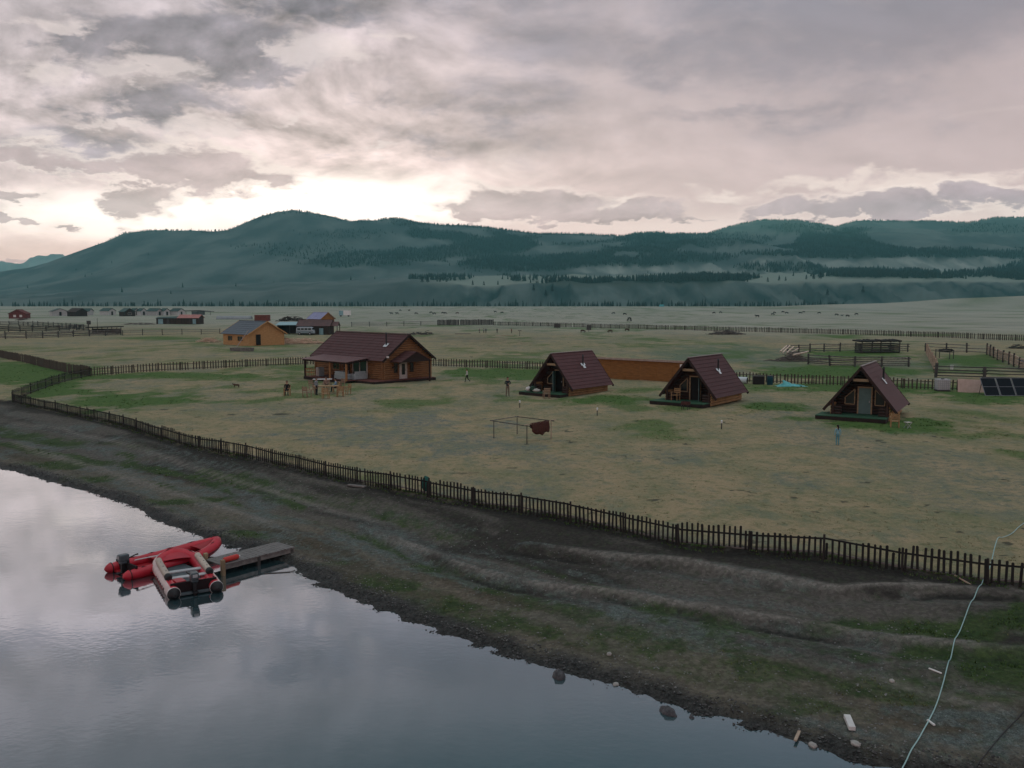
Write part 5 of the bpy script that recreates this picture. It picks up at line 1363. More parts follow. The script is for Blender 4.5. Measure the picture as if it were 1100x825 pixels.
# ------------------------------------------------------------------ lake shore things
def stone(px, py, r, label, seed, z=None, group='stones lying at the water edge', m_=None):
    m = MB(); rd = random.Random(seed); m.ell((0, 0, 0), r, 12, 8); off = [rd.gauss(0, .06) for _ in m.v]
    m.v = [(x * (1 + o_), y * (1 + o_ * 1.3), zz_ * (1 + o_)) for (x, y, zz_), o_ in zip(m.v, off)]
    p_ = at(px, py) if z is None else at_plane(px, py, z); p_.z += r[2] * (.25 if z is None else -.05)
    o = m.build('stone', m_ or M_stone, None, p_, rd.uniform(0, 3)); tag(o, label, 'stone', group); return o
M_stone = mat('wet_stone', (.10, .10, .105), (.03, .03, .033), 7, rough=.5, bump=.5)
M_palestone = mat('pale_stone', (.42, .40, .37), (.27, .26, .24), 9, bump=.5)
stone(600.5, 727, (.25, .17, .20), 'grey rounded stone standing in the shallows off the middle of the shore', 1, SEA)
stone(717.5, 766, (.26, .16, .18), 'dark stone with a pale top half sunk at the water edge below the white post', 2, SEA)
stone(743, 771, (.08, .06, .06), 'small dark stone in the water just past the dark stone', 3, SEA)
stone(873, 799, (.12, .09, .06), 'pale flat stone lying on the mud between the stick and the white post', 4, None, 'stones lying at the water edge', M_palestone)
stone(919, 799.5, (.13, .10, .06), 'pale stone just below the white post on the mud', 5, None, 'stones lying at the water edge', M_palestone)
stone(958, 732, (.09, .07, .05), 'small pale stone on the grey gravel left of the hose', 6, None, 'stones lying at the water edge', M_palestone)
stone(654.5, 703, (.09, .07, .05), 'small pale stone on the green shore gravel above the first shallows stone', 7, None, 'stones lying at the water edge', M_palestone)
stone(661.5, 731, (.10, .08, .05), 'pale stone on the dark margin right of the shallows stone', 8, None, 'stones lying at the water edge', M_palestone)
def plank(px, py, l, w, t, yaw, label, m_, pitch=0, name='plank', lift=0, cat='plank', plane=None):
    m = MB(); m.box((0, 0, 0), (l, w, t)); p_ = at(px, py) if plane is None else at_plane(px, py, plane); p_.z += t / 2 + lift
    o = m.build(name, m_, None, p_, 0, min(.01, t * .2)); o.rotation_euler = (0, pitch, yaw); tag(o, label, cat); return o
plank(383, 519.5, 1.0, .26, .07, R(-24), 'pale plank lying at the foot of the bank fence', M_grey, lift=.02)
plank(912.5, 779, .62, .15, .10, R(80), 'short white squared post lying on the mud near the lake', M_white, name='squared_post', lift=.02, cat='post')
plank(857, 788.5, .62, .07, .04, R(62), 'short pale stick slanting on the dark mud margin', M_palelog, name='stick', lift=.01, cat='stick')
plank(1004.5, 721.5, .36, .045, .03, R(-60), 'tiny white stick on the mud left of the hose', M_white, name='stick', lift=.01, cat='stick')
plank(1000, 777.5, .26, .05, .04, R(100), 'tiny white scrap of wood close under the hose', M_white, name='wood_scrap', lift=.01, cat='scrap')
plank(298, 615.5, .95, .10, .05, R(12), 'dark plank floating in the lake beside the jetty', M_greyd, plane=SEA, lift=-.03)
plank(1037, 622, .75, .05, .04, R(-55), 'pale stick leaning low against the bank fence by the hose', M_palelog, name='stick', lift=.02, pitch=.3, cat='stick')
def fence_bag():
    q = at(458, 529.5); m = MB(); rd = random.Random(8); m.ell((0, 0, .34), (.22, .18, .36), 14, 10); m.v = [(x + rd.gauss(0, .015), y + rd.gauss(0, .015), max(0, z + rd.gauss(0, .015))) for x, y, z in m.v]
    o = m.build('sack', mat('green_sack', (.02, .11, .085), (.015, .07, .055), 6), None, q + Vector((-.05, .35, 0))); o.location.z = zt(o.location.x, o.location.y); tag(o, 'green sack standing behind the pickets of the bank fence', 'sack')
fence_bag()
# hose and cable
def line_on_ground(name, label, px, r, m_, cat, lift=None):
    ps = [at(*q[:2]) + Vector((0, 0, (q[2] if len(q) > 2 else 0) + r + .01)) for q in px]
    out_ = []
    for i in range(len(ps) - 1):
        p0 = ps[max(0, i - 1)]; p1 = ps[i]; p2 = ps[i + 1]; p3 = ps[min(len(ps) - 1, i + 2)]; free = max(px[i][2] if len(px[i]) > 2 else 0, px[i + 1][2] if len(px[i + 1]) > 2 else 0) > 0
        for k in range(10):
            t = k / 10; q = .5 * ((2 * p1) + (p2 - p0) * t + (2 * p0 - 5 * p1 + 4 * p2 - p3) * t * t + (3 * p1 - p0 - 3 * p2 + p3) * t ** 3)
            g = zt(q.x, q.y) + r + .015
            q.z = max(q.z, g) if free else g
            out_.append(q)
    out_.append(ps[-1]); o0 = out_[0].copy(); m = MB(); m.tube([q - o0 for q in out_], r, 7); o = m.build(name, m_, None, o0); tag(o, label, cat); return o
line_on_ground('hose', 'pale turquoise hose running from the lake up over the bank fence', [(952, 850), (968, 826), (990, 789), (1008, 752), (1022, 705), (1034, 670), (1046, 640), (1062, 616, .1), (1068, 606, .62), (1071.5, 597, .62), (1077, 585, .25), (1088, 573), (1104, 560), (1130, 552)], .015, mat('turquoise_hose', (.36, .55, .53), (.28, .45, .44), 5, rough=.5), 'hose')
line_on_ground('cable', 'thin black cable crossing the mud in the lower corner beyond the hose', [(1030, 845), (1050, 822), (1072, 795), (1100, 765), (1140, 735)], .012, M_pipe, 'cable')
# jetty
def jetty():
    a = at_plane(229, 601.5, -.72); b = at_plane(307, 585.6, -.85); d = b - a; l = d.length; yaw = math.atan2(d.y, d.x)
    root = empty('jetty', (a.x, a.y, SEA), yaw, 'grey plank jetty reaching from the shore to the red boats', 'jetty'); W = 1.15; n = 22; zt0, zt1 = .38, .36
    m = MB()
    for k in range(n):
        x = (k + .5) * l / n; z = zt0 + (zt1 - zt0) * k / n + random.uniform(-.006, .006); m.box((x, random.uniform(-.02, .02), z), (l / n - .018, W, .04))
    m.build('planking', mat('silver_plank', (.20, .19, .18), (.12, .115, .11), 5, bump=.4, stretch=(3, .5, 1)), root)
    for s in (-1, 1): m = MB(); m.beam((0, s * (W / 2 - .08), zt0 - .11), (l, s * (W / 2 - .08), zt1 - .11), .07, .17); m.build('joist', M_grey, root)
    for x, y, top in ((.04, -W / 2, .58), (.04, W / 2, .62), (l * .5, -W / 2 + .1, .36), (l * .5, W / 2 - .1, .36), (l - .1, -W / 2 + .1, .3), (l - .1, W / 2 - .1, .3)):
        m = MB(); m.box((x, y, top / 2 - .4), (.13, .13, top + .8)); m.build('pile', M_trim if top > .5 else M_greyd, root)
    return root, a, yaw, l
JT, ja, jyaw, jl = jetty()
def canister():
    c = JT.location + Matrix.Rotation(jyaw, 4, 'Z') @ Vector((.50, -.38, .405)); root = empty('dry_bag', c, jyaw + R(4), 'red cylindrical dry bag lying on the end of the jetty', 'dry bag')
    m = MB(); m.tube([(-.32, 0, .10), (-.28, 0, .10), (.26, 0, .10), (.32, 0, .10)], [.07, .10, .10, .07], 14); m.build('body', mat('bright_red', (.62, .055, .04), (.5, .04, .03), 4, rough=.45), root)
    m = MB(); m.tube([(.32, 0, .10), (.40, 0, .10)], [.05, .03], 8); m.build('neck', M_white, root)
canister()
# ------------------------------------------------------------------ boats
M_red = mat('red_rubber', (.50, .014, .032), (.38, .011, .024), 2.5, rough=.42, spec=.45, bump=.05)
M_redd = mat('deep_red_rubber', (.33, .010, .018), (.24, .008, .014), 3, rough=.5)
M_trans = mat('dark_transom', (.018, .008, .009), (.010, .006, .007), 5)  # darkness of the gap between the stern tubes put into this colour
M_pink = mat('white_rubber', (.62, .52, .49), (.52, .40, .38), 3, rough=.45)
M_cream = mat('cream_canvas', (.46, .40, .33), (.36, .31, .26), 5, rough=.6, bump=.2)
M_blackr = mat('black_rubber', (.014, .014, .016), (.010, .010, .011), 5, rough=.5)
M_floor = mat('grey_floor_board', (.10, .125, .135), (.07, .09, .10), 4, rough=.6)
M_bench = mat('pale_bench', (.48, .49, .49), (.38, .39, .40), 4, rough=.5)
M_motor = mat('motor_grey', (.055, .080, .092), (.035, .052, .060), 4, rough=.35, spec=.5)
M_turq = mat('turquoise_mat', (.10, .40, .44), (.08, .33, .37), 5)
def boat(pos, yaw, label, L, Wd, r, two_tone):
    """inflatable boat: bow along local +x; z = 0 at the water"""
    root = empty('inflatable_boat', pos, yaw, label, 'boat', 'red inflatable boats by the jetty'); n = 46
    hw = Wd / 2 - r; path = []; rad = []; QB, XB = (.33, L * .19) if two_tone else (.40, L * .10)
    for i in range(n + 1):
        t = i / n * 2 - 1; s = 1 if t > 0 else -1; q = abs(t)     # q: 0 at the bow, 1 at the stern
        if q > QB: x = XB - (q - QB) / (1 - QB) * (XB + L * .5); y = s * hw; lift = .02 + .04 * (1 - (q - QB) / (1 - QB)) ** 2
        else:
            a = q / QB; x = XB + (L * .50 - XB) * (1 - a ** (1.7 if two_tone else 1.25)); y = s * hw * (1 - (1 - a) ** (2.7 if two_tone else 1.9)); lift = .06 + .26 * (1 - a) ** 1.4
        path.append((x, y, r * .62 + lift)); k = (1 - q) / .10
        rad.append(r * (1 if k >= 1 else .18 + .82 * k ** .6))
    m = MB(); m.tube(path, rad, 16); 
    o_ = m.build('tube', [M_red, M_pink] if two_tone else [M_red], root)
    if two_tone:   # pale outer flank
        for p_ in o_.data.polygons:
            c = p_.center; nrm = p_.normal
            if abs(c.y) > hw * .75 and nrm.y * (1 if c.y > 0 else -1) > .35 and c.x > -L * .52: p_.material_index = 1
    # rubbing strake and black fittings
    st = MB(); st.tube([(x + 0, y * (1 + (r * .96) / max(abs(y), .3)) if abs(y) > .1 else y, z) for (x, y, z) in path[6:-6]] if False else [(x + (r * .98 * math.cos(math.atan2(y / hw, (x - XB) / ((L * .47 - XB))))) * (1 if x > XB else 0), y + (math.copysign(r * .98, y) * (1 if x <= XB else abs(math.sin(math.atan2(y / hw, (x - XB) / ((L * .47 - XB))))))), z - .02) for (x, y, z) in path[5:-5]], .022, 6)
    st.build('strake', M_blackr if not two_tone else M_redd, root)
    for i in range(4, n - 3, 4):
        x, y, z = path[i]; f = MB(); f.ell((x, y * 1.02, z + r * .97), (.06, .035, .025), 8, 5); f.build('grab_fitting', M_blackr, root)
    rp = MB(); pts = []
    for i in range(4, n - 3): x, y, z = path[i]; pts.append((x, y * 1.03, z + r + (.015 if i % 4 == 0 else -.012)))
    rp.tube(pts, .010, 5); rp.build('grab_rope', M_blackr if two_tone else M_redd, root)
    # floor, transom, benches
    m = MB(); m.box((-L * .14, 0, .07), (L * .60, Wd - 2 * r, .05)); m.prism([(L * .16, -hw + r * .3, .05), (L * .40, -.2, .12), (L * .40, .2, .12), (L * .16, hw - r * .3, .05)], (0, 0, .05)); m.build('floor', M_floor if two_tone else M_redd, root)
    m = MB(); m.box((-L * .385, 0, .24), (.07, Wd - 1.5 * r, .40)); m.build('transom', M_trans, root)
    for x in ((-L * .16, L * .02) if two_tone else (-L * .10, L * .15)):
        m = MB(); m.box((x, 0, r * 1.5), (.24, Wd - 1.6 * r, .05)); m.build('bench', M_bench if two_tone else M_redd, root, bevel=.012)
    for s in (-1, 1):
        x, y, z = path[0] if s < 0 else path[-1]; m = MB()
        ends = [(x + .20, y, z), (x + .12, y, z), (x + .04, y, z), (x - .02, y, z)]
        m.tube(ends, [r * .93 + .010, r * .76 + .012, r * .50 + .012, r * .22], 16); m.build('stern_cone', M_blackr if two_tone else M_red, root)
        m = MB(); m.tube([(x + .20, y, z), (x + .23, y, z)], [r * .94 + .016, r * .96 + .016], 16); m.build('cone_band', M_white if two_tone else M_blackr, root)
    # bow dodger
    m = MB(); vs = []; k = 9
    for i in range(k + 1):
        for j in range(9):
            f_ = i / k; y = (j / 8 * 2 - 1) * hw * ((1 - (.35 + .65 * f_) ** 2.4) if two_tone else (1 - (.40 + .60 * f_)) * 1.3); x = L * (.34 if two_tone else .28) + f_ * L * (.15 if two_tone else .18)
            vs.append((x, y * 1.04, r * 1.60 + .24 * f_ ** 1.4 + .06 * (1 - (j / 4 - 1) ** 2) * (1 - f_)))
    m.add(vs, [(i * 9 + j, i * 9 + j + 1, (i + 1) * 9 + j + 1, (i + 1) * 9 + j) for i in range(k) for j in range(8)], 0, True)
    dg = m.build('bow_cover', M_red if two_tone else M_redd, root); sd = dg.modifiers.new('t', 'SOLIDIFY'); sd.thickness = .02
    if two_tone:
        for s in (-1, 1):
            P_ = [(x, y * .99, z + r * .98 + .06) for x, y, z in (path if s > 0 else path[::-1])[n // 2 + 6:n - 6]]
            m = MB(); m.tube(P_, .115, 12); b = m.build('tube_bag', M_cream, root)
            m = MB(); x, y, z = P_[-1]; m.tube([(x + .05, y, z), (x - .12, y, z), (x - .17, y, z)], [.125, .125, .07], 12); m.build('bag_end', M_blackr, b)
            m = MB()
            for i in range(2, len(P_) - 2, 3): x, y, z = P_[i]; m.ell((x, y, z + .105), (.03, .03, .02), 8, 5)
            m.build('bag_eyelet', M_blackr, b)
            m = MB()
            for i in range(6): m.box((-L * .30 + i * .30, s * (hw + r * .955), r * .72), (.13, .03, .14), M=Matrix.Rotation(s * R(-8), 4, 'X'))
            m.build('hull_marking', M_blackr, root)
    # outboard motor
    mx_ = -L * .385 - .10; m = MB(); m.box((mx_ - .02, 0, .64), (.37, .26, .27)); m.box((mx_ - .01, 0, .48), (.34, .24, .10)); mo = m.build('outboard_motor', M_motor, root, bevel=.06)
    m = MB(); m.box((mx_ - .04, 0, .24), (.15, .11, .46)); m.box((mx_ - .10, 0, .10), (.34, .20, .03)); m.box((mx_ - .06, 0, -.15), (.13, .06, .5)); m.build('motor_leg', M_blackr, mo)
    m = MB(); m.box((mx_ + .10, 0, .42), (.10, .24, .22)); m.build('clamp', M_blackr, mo)
    m = MB(); m.tube([(mx_ + .13, .02, .56), (mx_ + .50, .12, .62), (mx_ + .60, .13, .62)], [.028, .024, .032], 8); m.build('tiller', M_blackr, mo)
    m = MB(); m.box((mx_ - .225, 0, .68), (.012, .16, .10)); m.build('badge', M_bench, mo)
    m = MB(); m.tube([(mx_ - .12, 0, -.32), (mx_ - .30, 0, -.32)], [.05, .04], 8)
    for k in range(3): m.box((mx_ - .27, .08 * math.cos(k * 2.09), -.32 + .08 * math.sin(k * 2.09)), (.02, .11, .07), M=Matrix.Rotation(k * 2.09, 4, 'X'))
    m.build('propeller', M_blackr, mo)
    return root
s1 = at_plane(127, 613, SEA + .2); b1 = at_plane(231, 579, SEA + .55); d1 = b1 - s1
mid = (s1 + b1) / 2; BT1 = boat((mid.x - .02, mid.y - .05, SEA), math.atan2(d1.y, d1.x), 'plain red inflatable boat farther from the camera, its motor at the left end', 4.15, 1.80, .205, False)
s2 = at_plane(214, 640.5, SEA + .25); b2 = at_plane(186, 592, SEA + .6); d2 = b2 - s2
mid = (s2 + b2) / 2; BT2 = boat((mid.x - .18, mid.y + .42, SEA), math.atan2(d2.y, d2.x), 'red and white inflatable boat nearest the camera with cream side bags', 4.2, 1.85, .225, True)
def in_boat(B, x, y, z): return B.location + Matrix.Rotation(B.rotation_euler.z, 4, 'Z') @ Vector((x, y, z))
def boxy(B, c, d, name, label, m_, cat, rz=0):
    m = MB(); m.box((0, 0, d[2] / 2), d); o = m.build(name, m_, None, in_boat(B, *c), B.rotation_euler.z + rz, .02); tag(o, label, cat); return o
boxy(BT1, (.2, -.12, .40), (.62, .42, .07), 'seat_mat', 'turquoise mat lying on the middle of the plain red boat', M_turq, 'mat', .3)
boxy(BT2, (-1.0, .38, .10), (.5, .34, .26), 'fuel_tank', 'red fuel tank on the floor of the red and white boat', M_red, 'fuel tank', .2)
def oar(B, a, b, label):
    p_ = in_boat(B, *a); q_ = in_boat(B, *b); root = empty('oar', p_, 0, label, 'oar'); v = q_ - p_; m = MB(); m.tube([(0, 0, 0), v * .78], .022, 7); m.build('shaft', M_bench, root)
    m = MB(); m.beam(v * .76, v, .15, .02); m.build('blade', M_bench, root)
oar(BT1, (-1.5, -.42, .58), (.1, -.30, .50), 'pale oar lying along the near tube of the plain red boat')
lf = MB()
for k in range(3): lf.ell((.03 * k, .24 * (k - 1), .10 + .02 * k), (.24, .17, .10), 10, 7)
o = lf.build('life_vest', M_red, None, in_boat(BT2, -1.15, .0 - .42, .10), BT2.rotation_euler.z); tag(o, 'red life vest on the floor by the motor of the red and white boat', 'life vest')

# ------------------------------------------------------------------ people
M_skin = mat('skin', (.40, .24, .16), (.33, .19, .13), 12); M_hair = mat('black_hair', (.012, .010, .009), (.008, .007, .006), 20)
def cloth(n_, c): return mat(n_, c, tuple(v * .7 for v in c), 7, bump=.3)
def skin_body(verts, edges, root_i, extra=None):
    me = bpy.data.meshes.new('b'); bm = bmesh.new(); ly = bm.verts.layers.skin.verify(); bv = []
    for i, (p_, r_) in enumerate(verts):
        v = bm.verts.new(p_); v[ly].radius = (r_, r_) if not hasattr(r_, '__len__') else r_; v[ly].use_root = (i == root_i); bv.append(v)
    for a, b in edges: bm.edges.new((bv[a], bv[b]))
    bm.to_mesh(me); bm.free()
    o = bpy.data.objects.new('b', me); col.objects.link(o)
    s = o.modifiers.new('s', 'SKIN'); s.use_smooth_shade = True
    u = o.modifiers.new('u', 'SUBSURF'); u.levels = 1; u.render_levels = 1
    dg = bpy.context.evaluated_depsgraph_get(); ev = o.evaluated_get(dg); m2 = bpy.data.meshes.new_from_object(ev, depsgraph=dg)
    m2.transform(Matrix.Identity(4)); bpy.data.objects.remove(o); bpy.data.meshes.remove(me); return m2
def person(label, pos, yaw, shirt, trousers, pose='stand', hgt=1.7, hair='short', group=None, skirt=False):
    """faces local -y"""
    root = empty('person', pos, yaw, label, 'person', group); k = hgt / 1.72
    if pose == 'stand': hipz = .90; kl = ((-.09, -.03, .48), (-.10, .02, .07)); kr = ((.09, -.03, .48), (.10, .02, .07)); al = ((-.24, .03, 1.14), (-.25, -.05, .89)); ar = ((.24, .03, 1.14), (.25, -.05, .89)); lean = 0
    elif pose == 'walk': hipz = .89; kl = ((-.09, -.20, .50), (-.09, -.24, .08)); kr = ((.09, .04, .47), (.10, .36, .14)); al = ((-.24, .12, 1.16), (-.24, .02, .93)); ar = ((.24, -.10, 1.15), (.22, -.28, .98)); lean = -.05
    elif pose == 'fold': hipz = .90; kl = ((-.10, -.03, .48), (-.13, .02, .07)); kr = ((.10, -.03, .48), (.13, .02, .07)); al = ((-.27, -.03, 1.17), (-.06, -.20, 1.17)); ar = ((.27, -.03, 1.17), (.06, -.21, 1.12)); lean = 0
    else: hipz = .52; kl = ((-.12, -.42, .50), (-.12, -.44, .08)); kr = ((.12, -.42, .50), (.12, -.44, .08)); al = ((-.25, -.05, .78), (-.17, -.30, .70)); ar = ((.25, -.05, .78), (.17, -.30, .70)); lean = -.02 if pose == 'sit' else -.16
    T = lambda z, y=0.0, x=0.0: (x, y + lean * (z - hipz) * 2, z)
    hz = hipz
    V = [((0, 0, hz), (.145, .105)), (T(hz + .16), (.125, .10)), (T(hz + .34), (.15, .11)), (T(hz + .48), (.12, .09)), (T(hz + .56), .055), (T(hz + .64, -.01), .075), (T(hz + .73, -.02), .095), (T(hz + .80, -.01), .065),
         ((-.09, 0, hz - .05), .095), (kl[0], .062), (kl[1], .045), ((kl[1][0] - .01, kl[1][1] - .13, kl[1][2] - .035), .036),
         ((.09, 0, hz - .05), .095), (kr[0], .062), (kr[1], .045), ((kr[1][0] + .01, kr[1][1] - .13, kr[1][2] - .035), .036),
         (T(hz + .47, 0, -.175), .062), (al[0], .045), (al[1], .033), (T(hz + .47, 0, .175), .062), (ar[0], .045), (ar[1], .033)]
    E = [(0, 1), (1, 2), (2, 3), (3, 4), (4, 5), (5, 6), (6, 7), (0, 8), (8, 9), (9, 10), (10, 11), (0, 12), (12, 13), (13, 14), (14, 15), (3, 16), (16, 17), (17, 18), (3, 19), (19, 20), (20, 21)]
    # hands: palm and five fingers as a chain each
    for w, e, sx in ((18, 17, -1), (21, 20, 1)):
        wp = Vector(V[w][0]); d = (wp - Vector(V[e][0])).normalized(); side = Vector((0, -1, 0)) if abs(d.y) < .7 else Vector((-sx, 0, 0))
        side = (side - d * side.dot(d)).normalized(); V.append((tuple(wp + d * .08), .030)); pi = len(V) - 1; E.append((w, pi))
        for f, ln in enumerate((.062, .075, .070, .055)):
            off = side * (.027 - f * .018); b_ = wp + d * .10 + off; c_ = b_ + d * ln * .6; e_ = c_ + (d * .7 + Vector((0, -.5, 0)) * .4).normalized() * ln * .45
            i0 = len(V); V += [(tuple(b_), .010), (tuple(c_), .009), (tuple(e_), .008)]; E += [(pi, i0), (i0, i0 + 1), (i0 + 1, i0 + 2)]
        i0 = len(V); V += [(tuple(wp + d * .045 + side * .035), .011), (tuple(wp + d * .075 + side * .055), .010)]; E += [(pi, i0), (i0, i0 + 1)]
    me = skin_body(V, E, 0)
    vs = [Vector(v[0]) for v in V]; lab = {}
    zone = {0: 1, 1: 0, 2: 0, 3: 0, 4: 2, 5: 2, 6: 2, 7: 2, 8: 1, 9: 1, 10: 1, 11: 3, 12: 1, 13: 1, 14: 1, 15: 3, 16: 0, 17: 0, 18: 0, 19: 0, 20: 0, 21: 0}
    shoes = M_blackr
    for m_ in (shirt, trousers, M_skin, shoes): me.materials.append(m_)
    for p_ in me.polygons:
        c = p_.center; best = min(range(len(vs)), key=lambda i: (vs[i] - c).length); p_.material_index = zone.get(best, 2); p_.use_smooth = True
    # face: nose, ears, eyes, lips grown on to the same mesh
    H_ = Vector(T(hz + .715, -.02)); mb = MB()
    mb.ell(H_ + Vector((0, -.100, .0)), (.014, .020, .022), 6, 5, 2)
    for s in (-1, 1):
        mb.ell(H_ + Vector((s * .092, .01, 0)), (.012, .022, .032), 6, 5, 2); mb.ell(H_ + Vector((s * .036, -.090, .022)), (.014, .010, .008), 6, 5, 3)
    mb.ell(H_ + Vector((0, -.090, -.045)), (.026, .010, .007), 6, 5, 3)
    bm = bmesh.new(); bm.from_mesh(me); nv = len(bm.verts); ad = [bm.verts.new(v) for v in mb.v]
    for f, mi in zip(mb.f, mb.m):
        try: ff = bm.faces.new([ad[i] for i in f]); ff.material_index = mi; ff.smooth = True
        except ValueError: pass
    bm.to_mesh(me); bm.free()
    me.transform(Matrix.Scale(k, 4)); body = bpy.data.objects.new('body', me); col.objects.link(body); body.parent = root
    hb = MB(); hc = H_ + Vector((0, .018, .045)); hb.ell(hc, (.102, .105, .098), 14, 9)
    keep = [i for i, f in enumerate(hb.f) if sum(hb.v[j][2] - (hc.z - .05) + (hb.v[j][1] - hc.y) * .9 for j in f) > 0]
    hb.f = [hb.f[i] for i in keep]; hb.m = [0] * len(keep); hb.sm = [True] * len(keep)
    if hair == 'pony': hb.tube([hc + Vector((0, .09, .0)), hc + Vector((0, .13, -.10)), hc + Vector((0, .12, -.26)), hc + Vector((0, .11, -.36))], [.05, .055, .045, .015], 8)
    if hair == 'long': hb.tube([hc + Vector((0, .05, .02)), hc + Vector((0, .09, -.12)), hc + Vector((0, .10, -.30))], [.09, .10, .06], 10)
    hb.v = [tuple(Vector(v) * k) for v in hb.v]; hb.build('hair', M_hair, root)
    return root
C_lb = cloth('light_blue_cotton', (.20, .40, .46)); C_lb2 = cloth('teal_cotton', (.10, .27, .32)); C_blk = cloth('black_cotton', (.015, .015, .018)); C_wht = cloth('white_cotton', (.58, .58, .56)); C_brn = cloth('khaki_cotton', (.19, .145, .105)); C_gry = cloth('grey_cotton', (.32, .35, .38)); C_navy = cloth('navy_cotton', (.02, .022, .035)); C_pat = cloth('tan_cotton', (.34, .23, .18)); C_sky = cloth('sky_cotton', (.22, .37, .50))
person('child in light blue with a black ponytail seen from behind near the right cabin', at(899.5, 478.5), R(176), C_lb, C_lb2, 'stand', 1.26, 'pony')
person('man in a dark top and khaki trousers standing beside the left cabin with arms folded', at(545.3, 426), R(15), C_navy, C_brn, 'fold', 1.80)
person('person in a white shirt and black trousers striding across the grass by the back fence', at(502, 410.6), R(-70), C_wht, C_blk, 'walk', 1.45)
ch0 = chair(308.5, 425, 8, 'wooden chair set apart on the left, a man in black sitting on it')
q = at(308.5, 424.6); person('man in black sitting alone on the chair set apart at the left', q + Vector((0, 0, 0)), R(8), C_blk, C_blk, 'sit', 1.7)
person('person in grey shirt and black trousers leaning over the left end of the meal table', at(340, 424.5) , R(70), C_gry, C_blk, 'stand', 1.62, 'short')
chair(361, 421.5, 272, 'wooden chair under the person in sky blue at the meal table')
person('person in a sky blue shirt sitting at the right end of the meal table', at(361, 421.5), R(272), C_sky, C_navy, 'sit', 1.72)
chair(350.5, 419, 0, 'wooden chair under the dark haired person in tan at the meal table', True)
person('dark haired person in tan sitting at the meal table facing the lake', at(350.5, 419.0), R(0), C_pat, C_brn, 'sit', 1.68, 'long')
GP = 'people playing in the dry field'
C_pur = cloth('purple_cotton', (.14, .09, .16)); C_redc = cloth('red_cotton', (.22, .04, .04))
for (px, lb, sh, ps) in ((515, 'leftmost tiny figure of the trio in the dry field, in purple', C_pur, 'walk'), (519.7, 'middle tiny figure of the trio in the dry field, in white', C_gry, 'stand'), (522, 'tiny figure at the right of the close trio in the dry field', C_pur, 'stand'), (534, 'tiny dark figure standing alone between the trio and the pale board', C_navy, 'stand'), (549.5, 'tiny figure in red standing at the right end of the pale board', C_redc, 'stand')):
    person(lb, at(px, 358), R(rng.uniform(0, 360)), sh, C_blk, ps, 1.35 if ps == 'stand' else 1.25, 'short', GP)
plank(542, 360.4, 4.6, .9, .12, R(2), 'long pale board lying flat in the dry field below the figures', M_palelog, name='board', cat='board')
plank(497.5, 358.9, 4.2, 1.2, .14, R(-3), 'dark flat board lying in the dry field left of the figures', M_greyd, name='board', cat='board')
def sign_t(px, y0, label, w, h, z, m_):
    root = empty('sign_board', at(px, y0), 0, label, 'sign'); m = MB(); m.box((0, 0, z), (w, .12, h)); m.build('panel', m_, root); m = MB(); m.tube([(0, .1, -.1), (0, .1, z)], .07, 6); m.build('post', M_greyd, root)
sign_t(558.3, 361, 'bare post with a short crossbar in the dry field right of the pale board', .9, .14, 1.35, M_greyd)
sign_t(598.5, 353, 'broad dark board on a post at the far paling fence, nearer the middle', 2.0, 1.3, .9, M_greyd)
sign_t(632.5, 356.5, 'dark square board on a tall post in front of the far paling fence', 1.3, 1.4, 1.2, M_greyd)
# ------------------------------------------------------------------ animals
def beast(name, label, pos, yaw, L, Hh, m_, graze, group):
    root = empty(name, pos, yaw, label, {'cow': 'cow', 'dog': 'dog', 'calf': 'calf'}.get(name, name), group); k = Hh
    bk = .80 * k; l = L / 2
    V = [((-l * .62, 0, bk * .92), k * .20), ((-l * .2, 0, bk * .86), k * .23), ((l * .25, 0, bk * .86), k * .235), ((l * .62, 0, bk * .94), k * .17)]
    E = [(0, 1), (1, 2), (2, 3)]
    hd = [((l * .86, 0, bk * .84), k * .10), ((l * 1.02, 0, bk * .50), k * .09), ((l * 1.06, 0, bk * .26), k * .055)] if graze else [((l * .86, 0, bk * 1.12), k * .10), ((l * 1.06, 0, bk * 1.16), k * .095), ((l * 1.26, 0, bk * 1.02), k * .06)]
    i0 = len(V); V += hd; E += [(3, i0), (i0, i0 + 1), (i0 + 1, i0 + 2)]
    for s in (-1, 1):
        i0 = len(V); V += [((l * .56, s * k * .13, bk * .62), k * .075), ((l * .55, s * k * .13, bk * .34), k * .045), ((l * .58, s * k * .13, k * .03), k * .035)]; E += [(3, i0), (i0, i0 + 1), (i0 + 1, i0 + 2)]
        i0 = len(V); V += [((-l * .56, s * k * .13, bk * .62), k * .095), ((-l * .68, s * k * .13, bk * .34), k * .045), ((-l * .62, s * k * .13, k * .03), k * .035)]; E += [(0, i0), (i0, i0 + 1), (i0 + 1, i0 + 2)]
    i0 = len(V); V += [((-l * .84, 0, bk * .94), k * .03), ((-l * .92, 0, bk * .45), k * .025)]; E += [(0, i0), (i0, i0 + 1)]
    hp_ = Vector(hd[1][0]); i1 = 5
    for s in (-1, 1):
        i0 = len(V); V += [(tuple(hp_ + Vector((-.02, s * k * .14, k * .08))), k * .025)]; E += [(i1, i0)]
    me = skin_body(V, E, 1); me.materials.append(m_); b = bpy.data.objects.new('body', me); col.objects.link(b); b.parent = root
    for p_ in me.polygons: p_.use_smooth = True
    return root
M_cow = mat('black_hide', (.018, .014, .012), (.010, .008, .008), 3); M_cowb = mat('brown_hide', (.075, .035, .022), (.045, .022, .015), 3)
GCW = 'cattle grazing on the far steppe'
GROUND_LB = {}
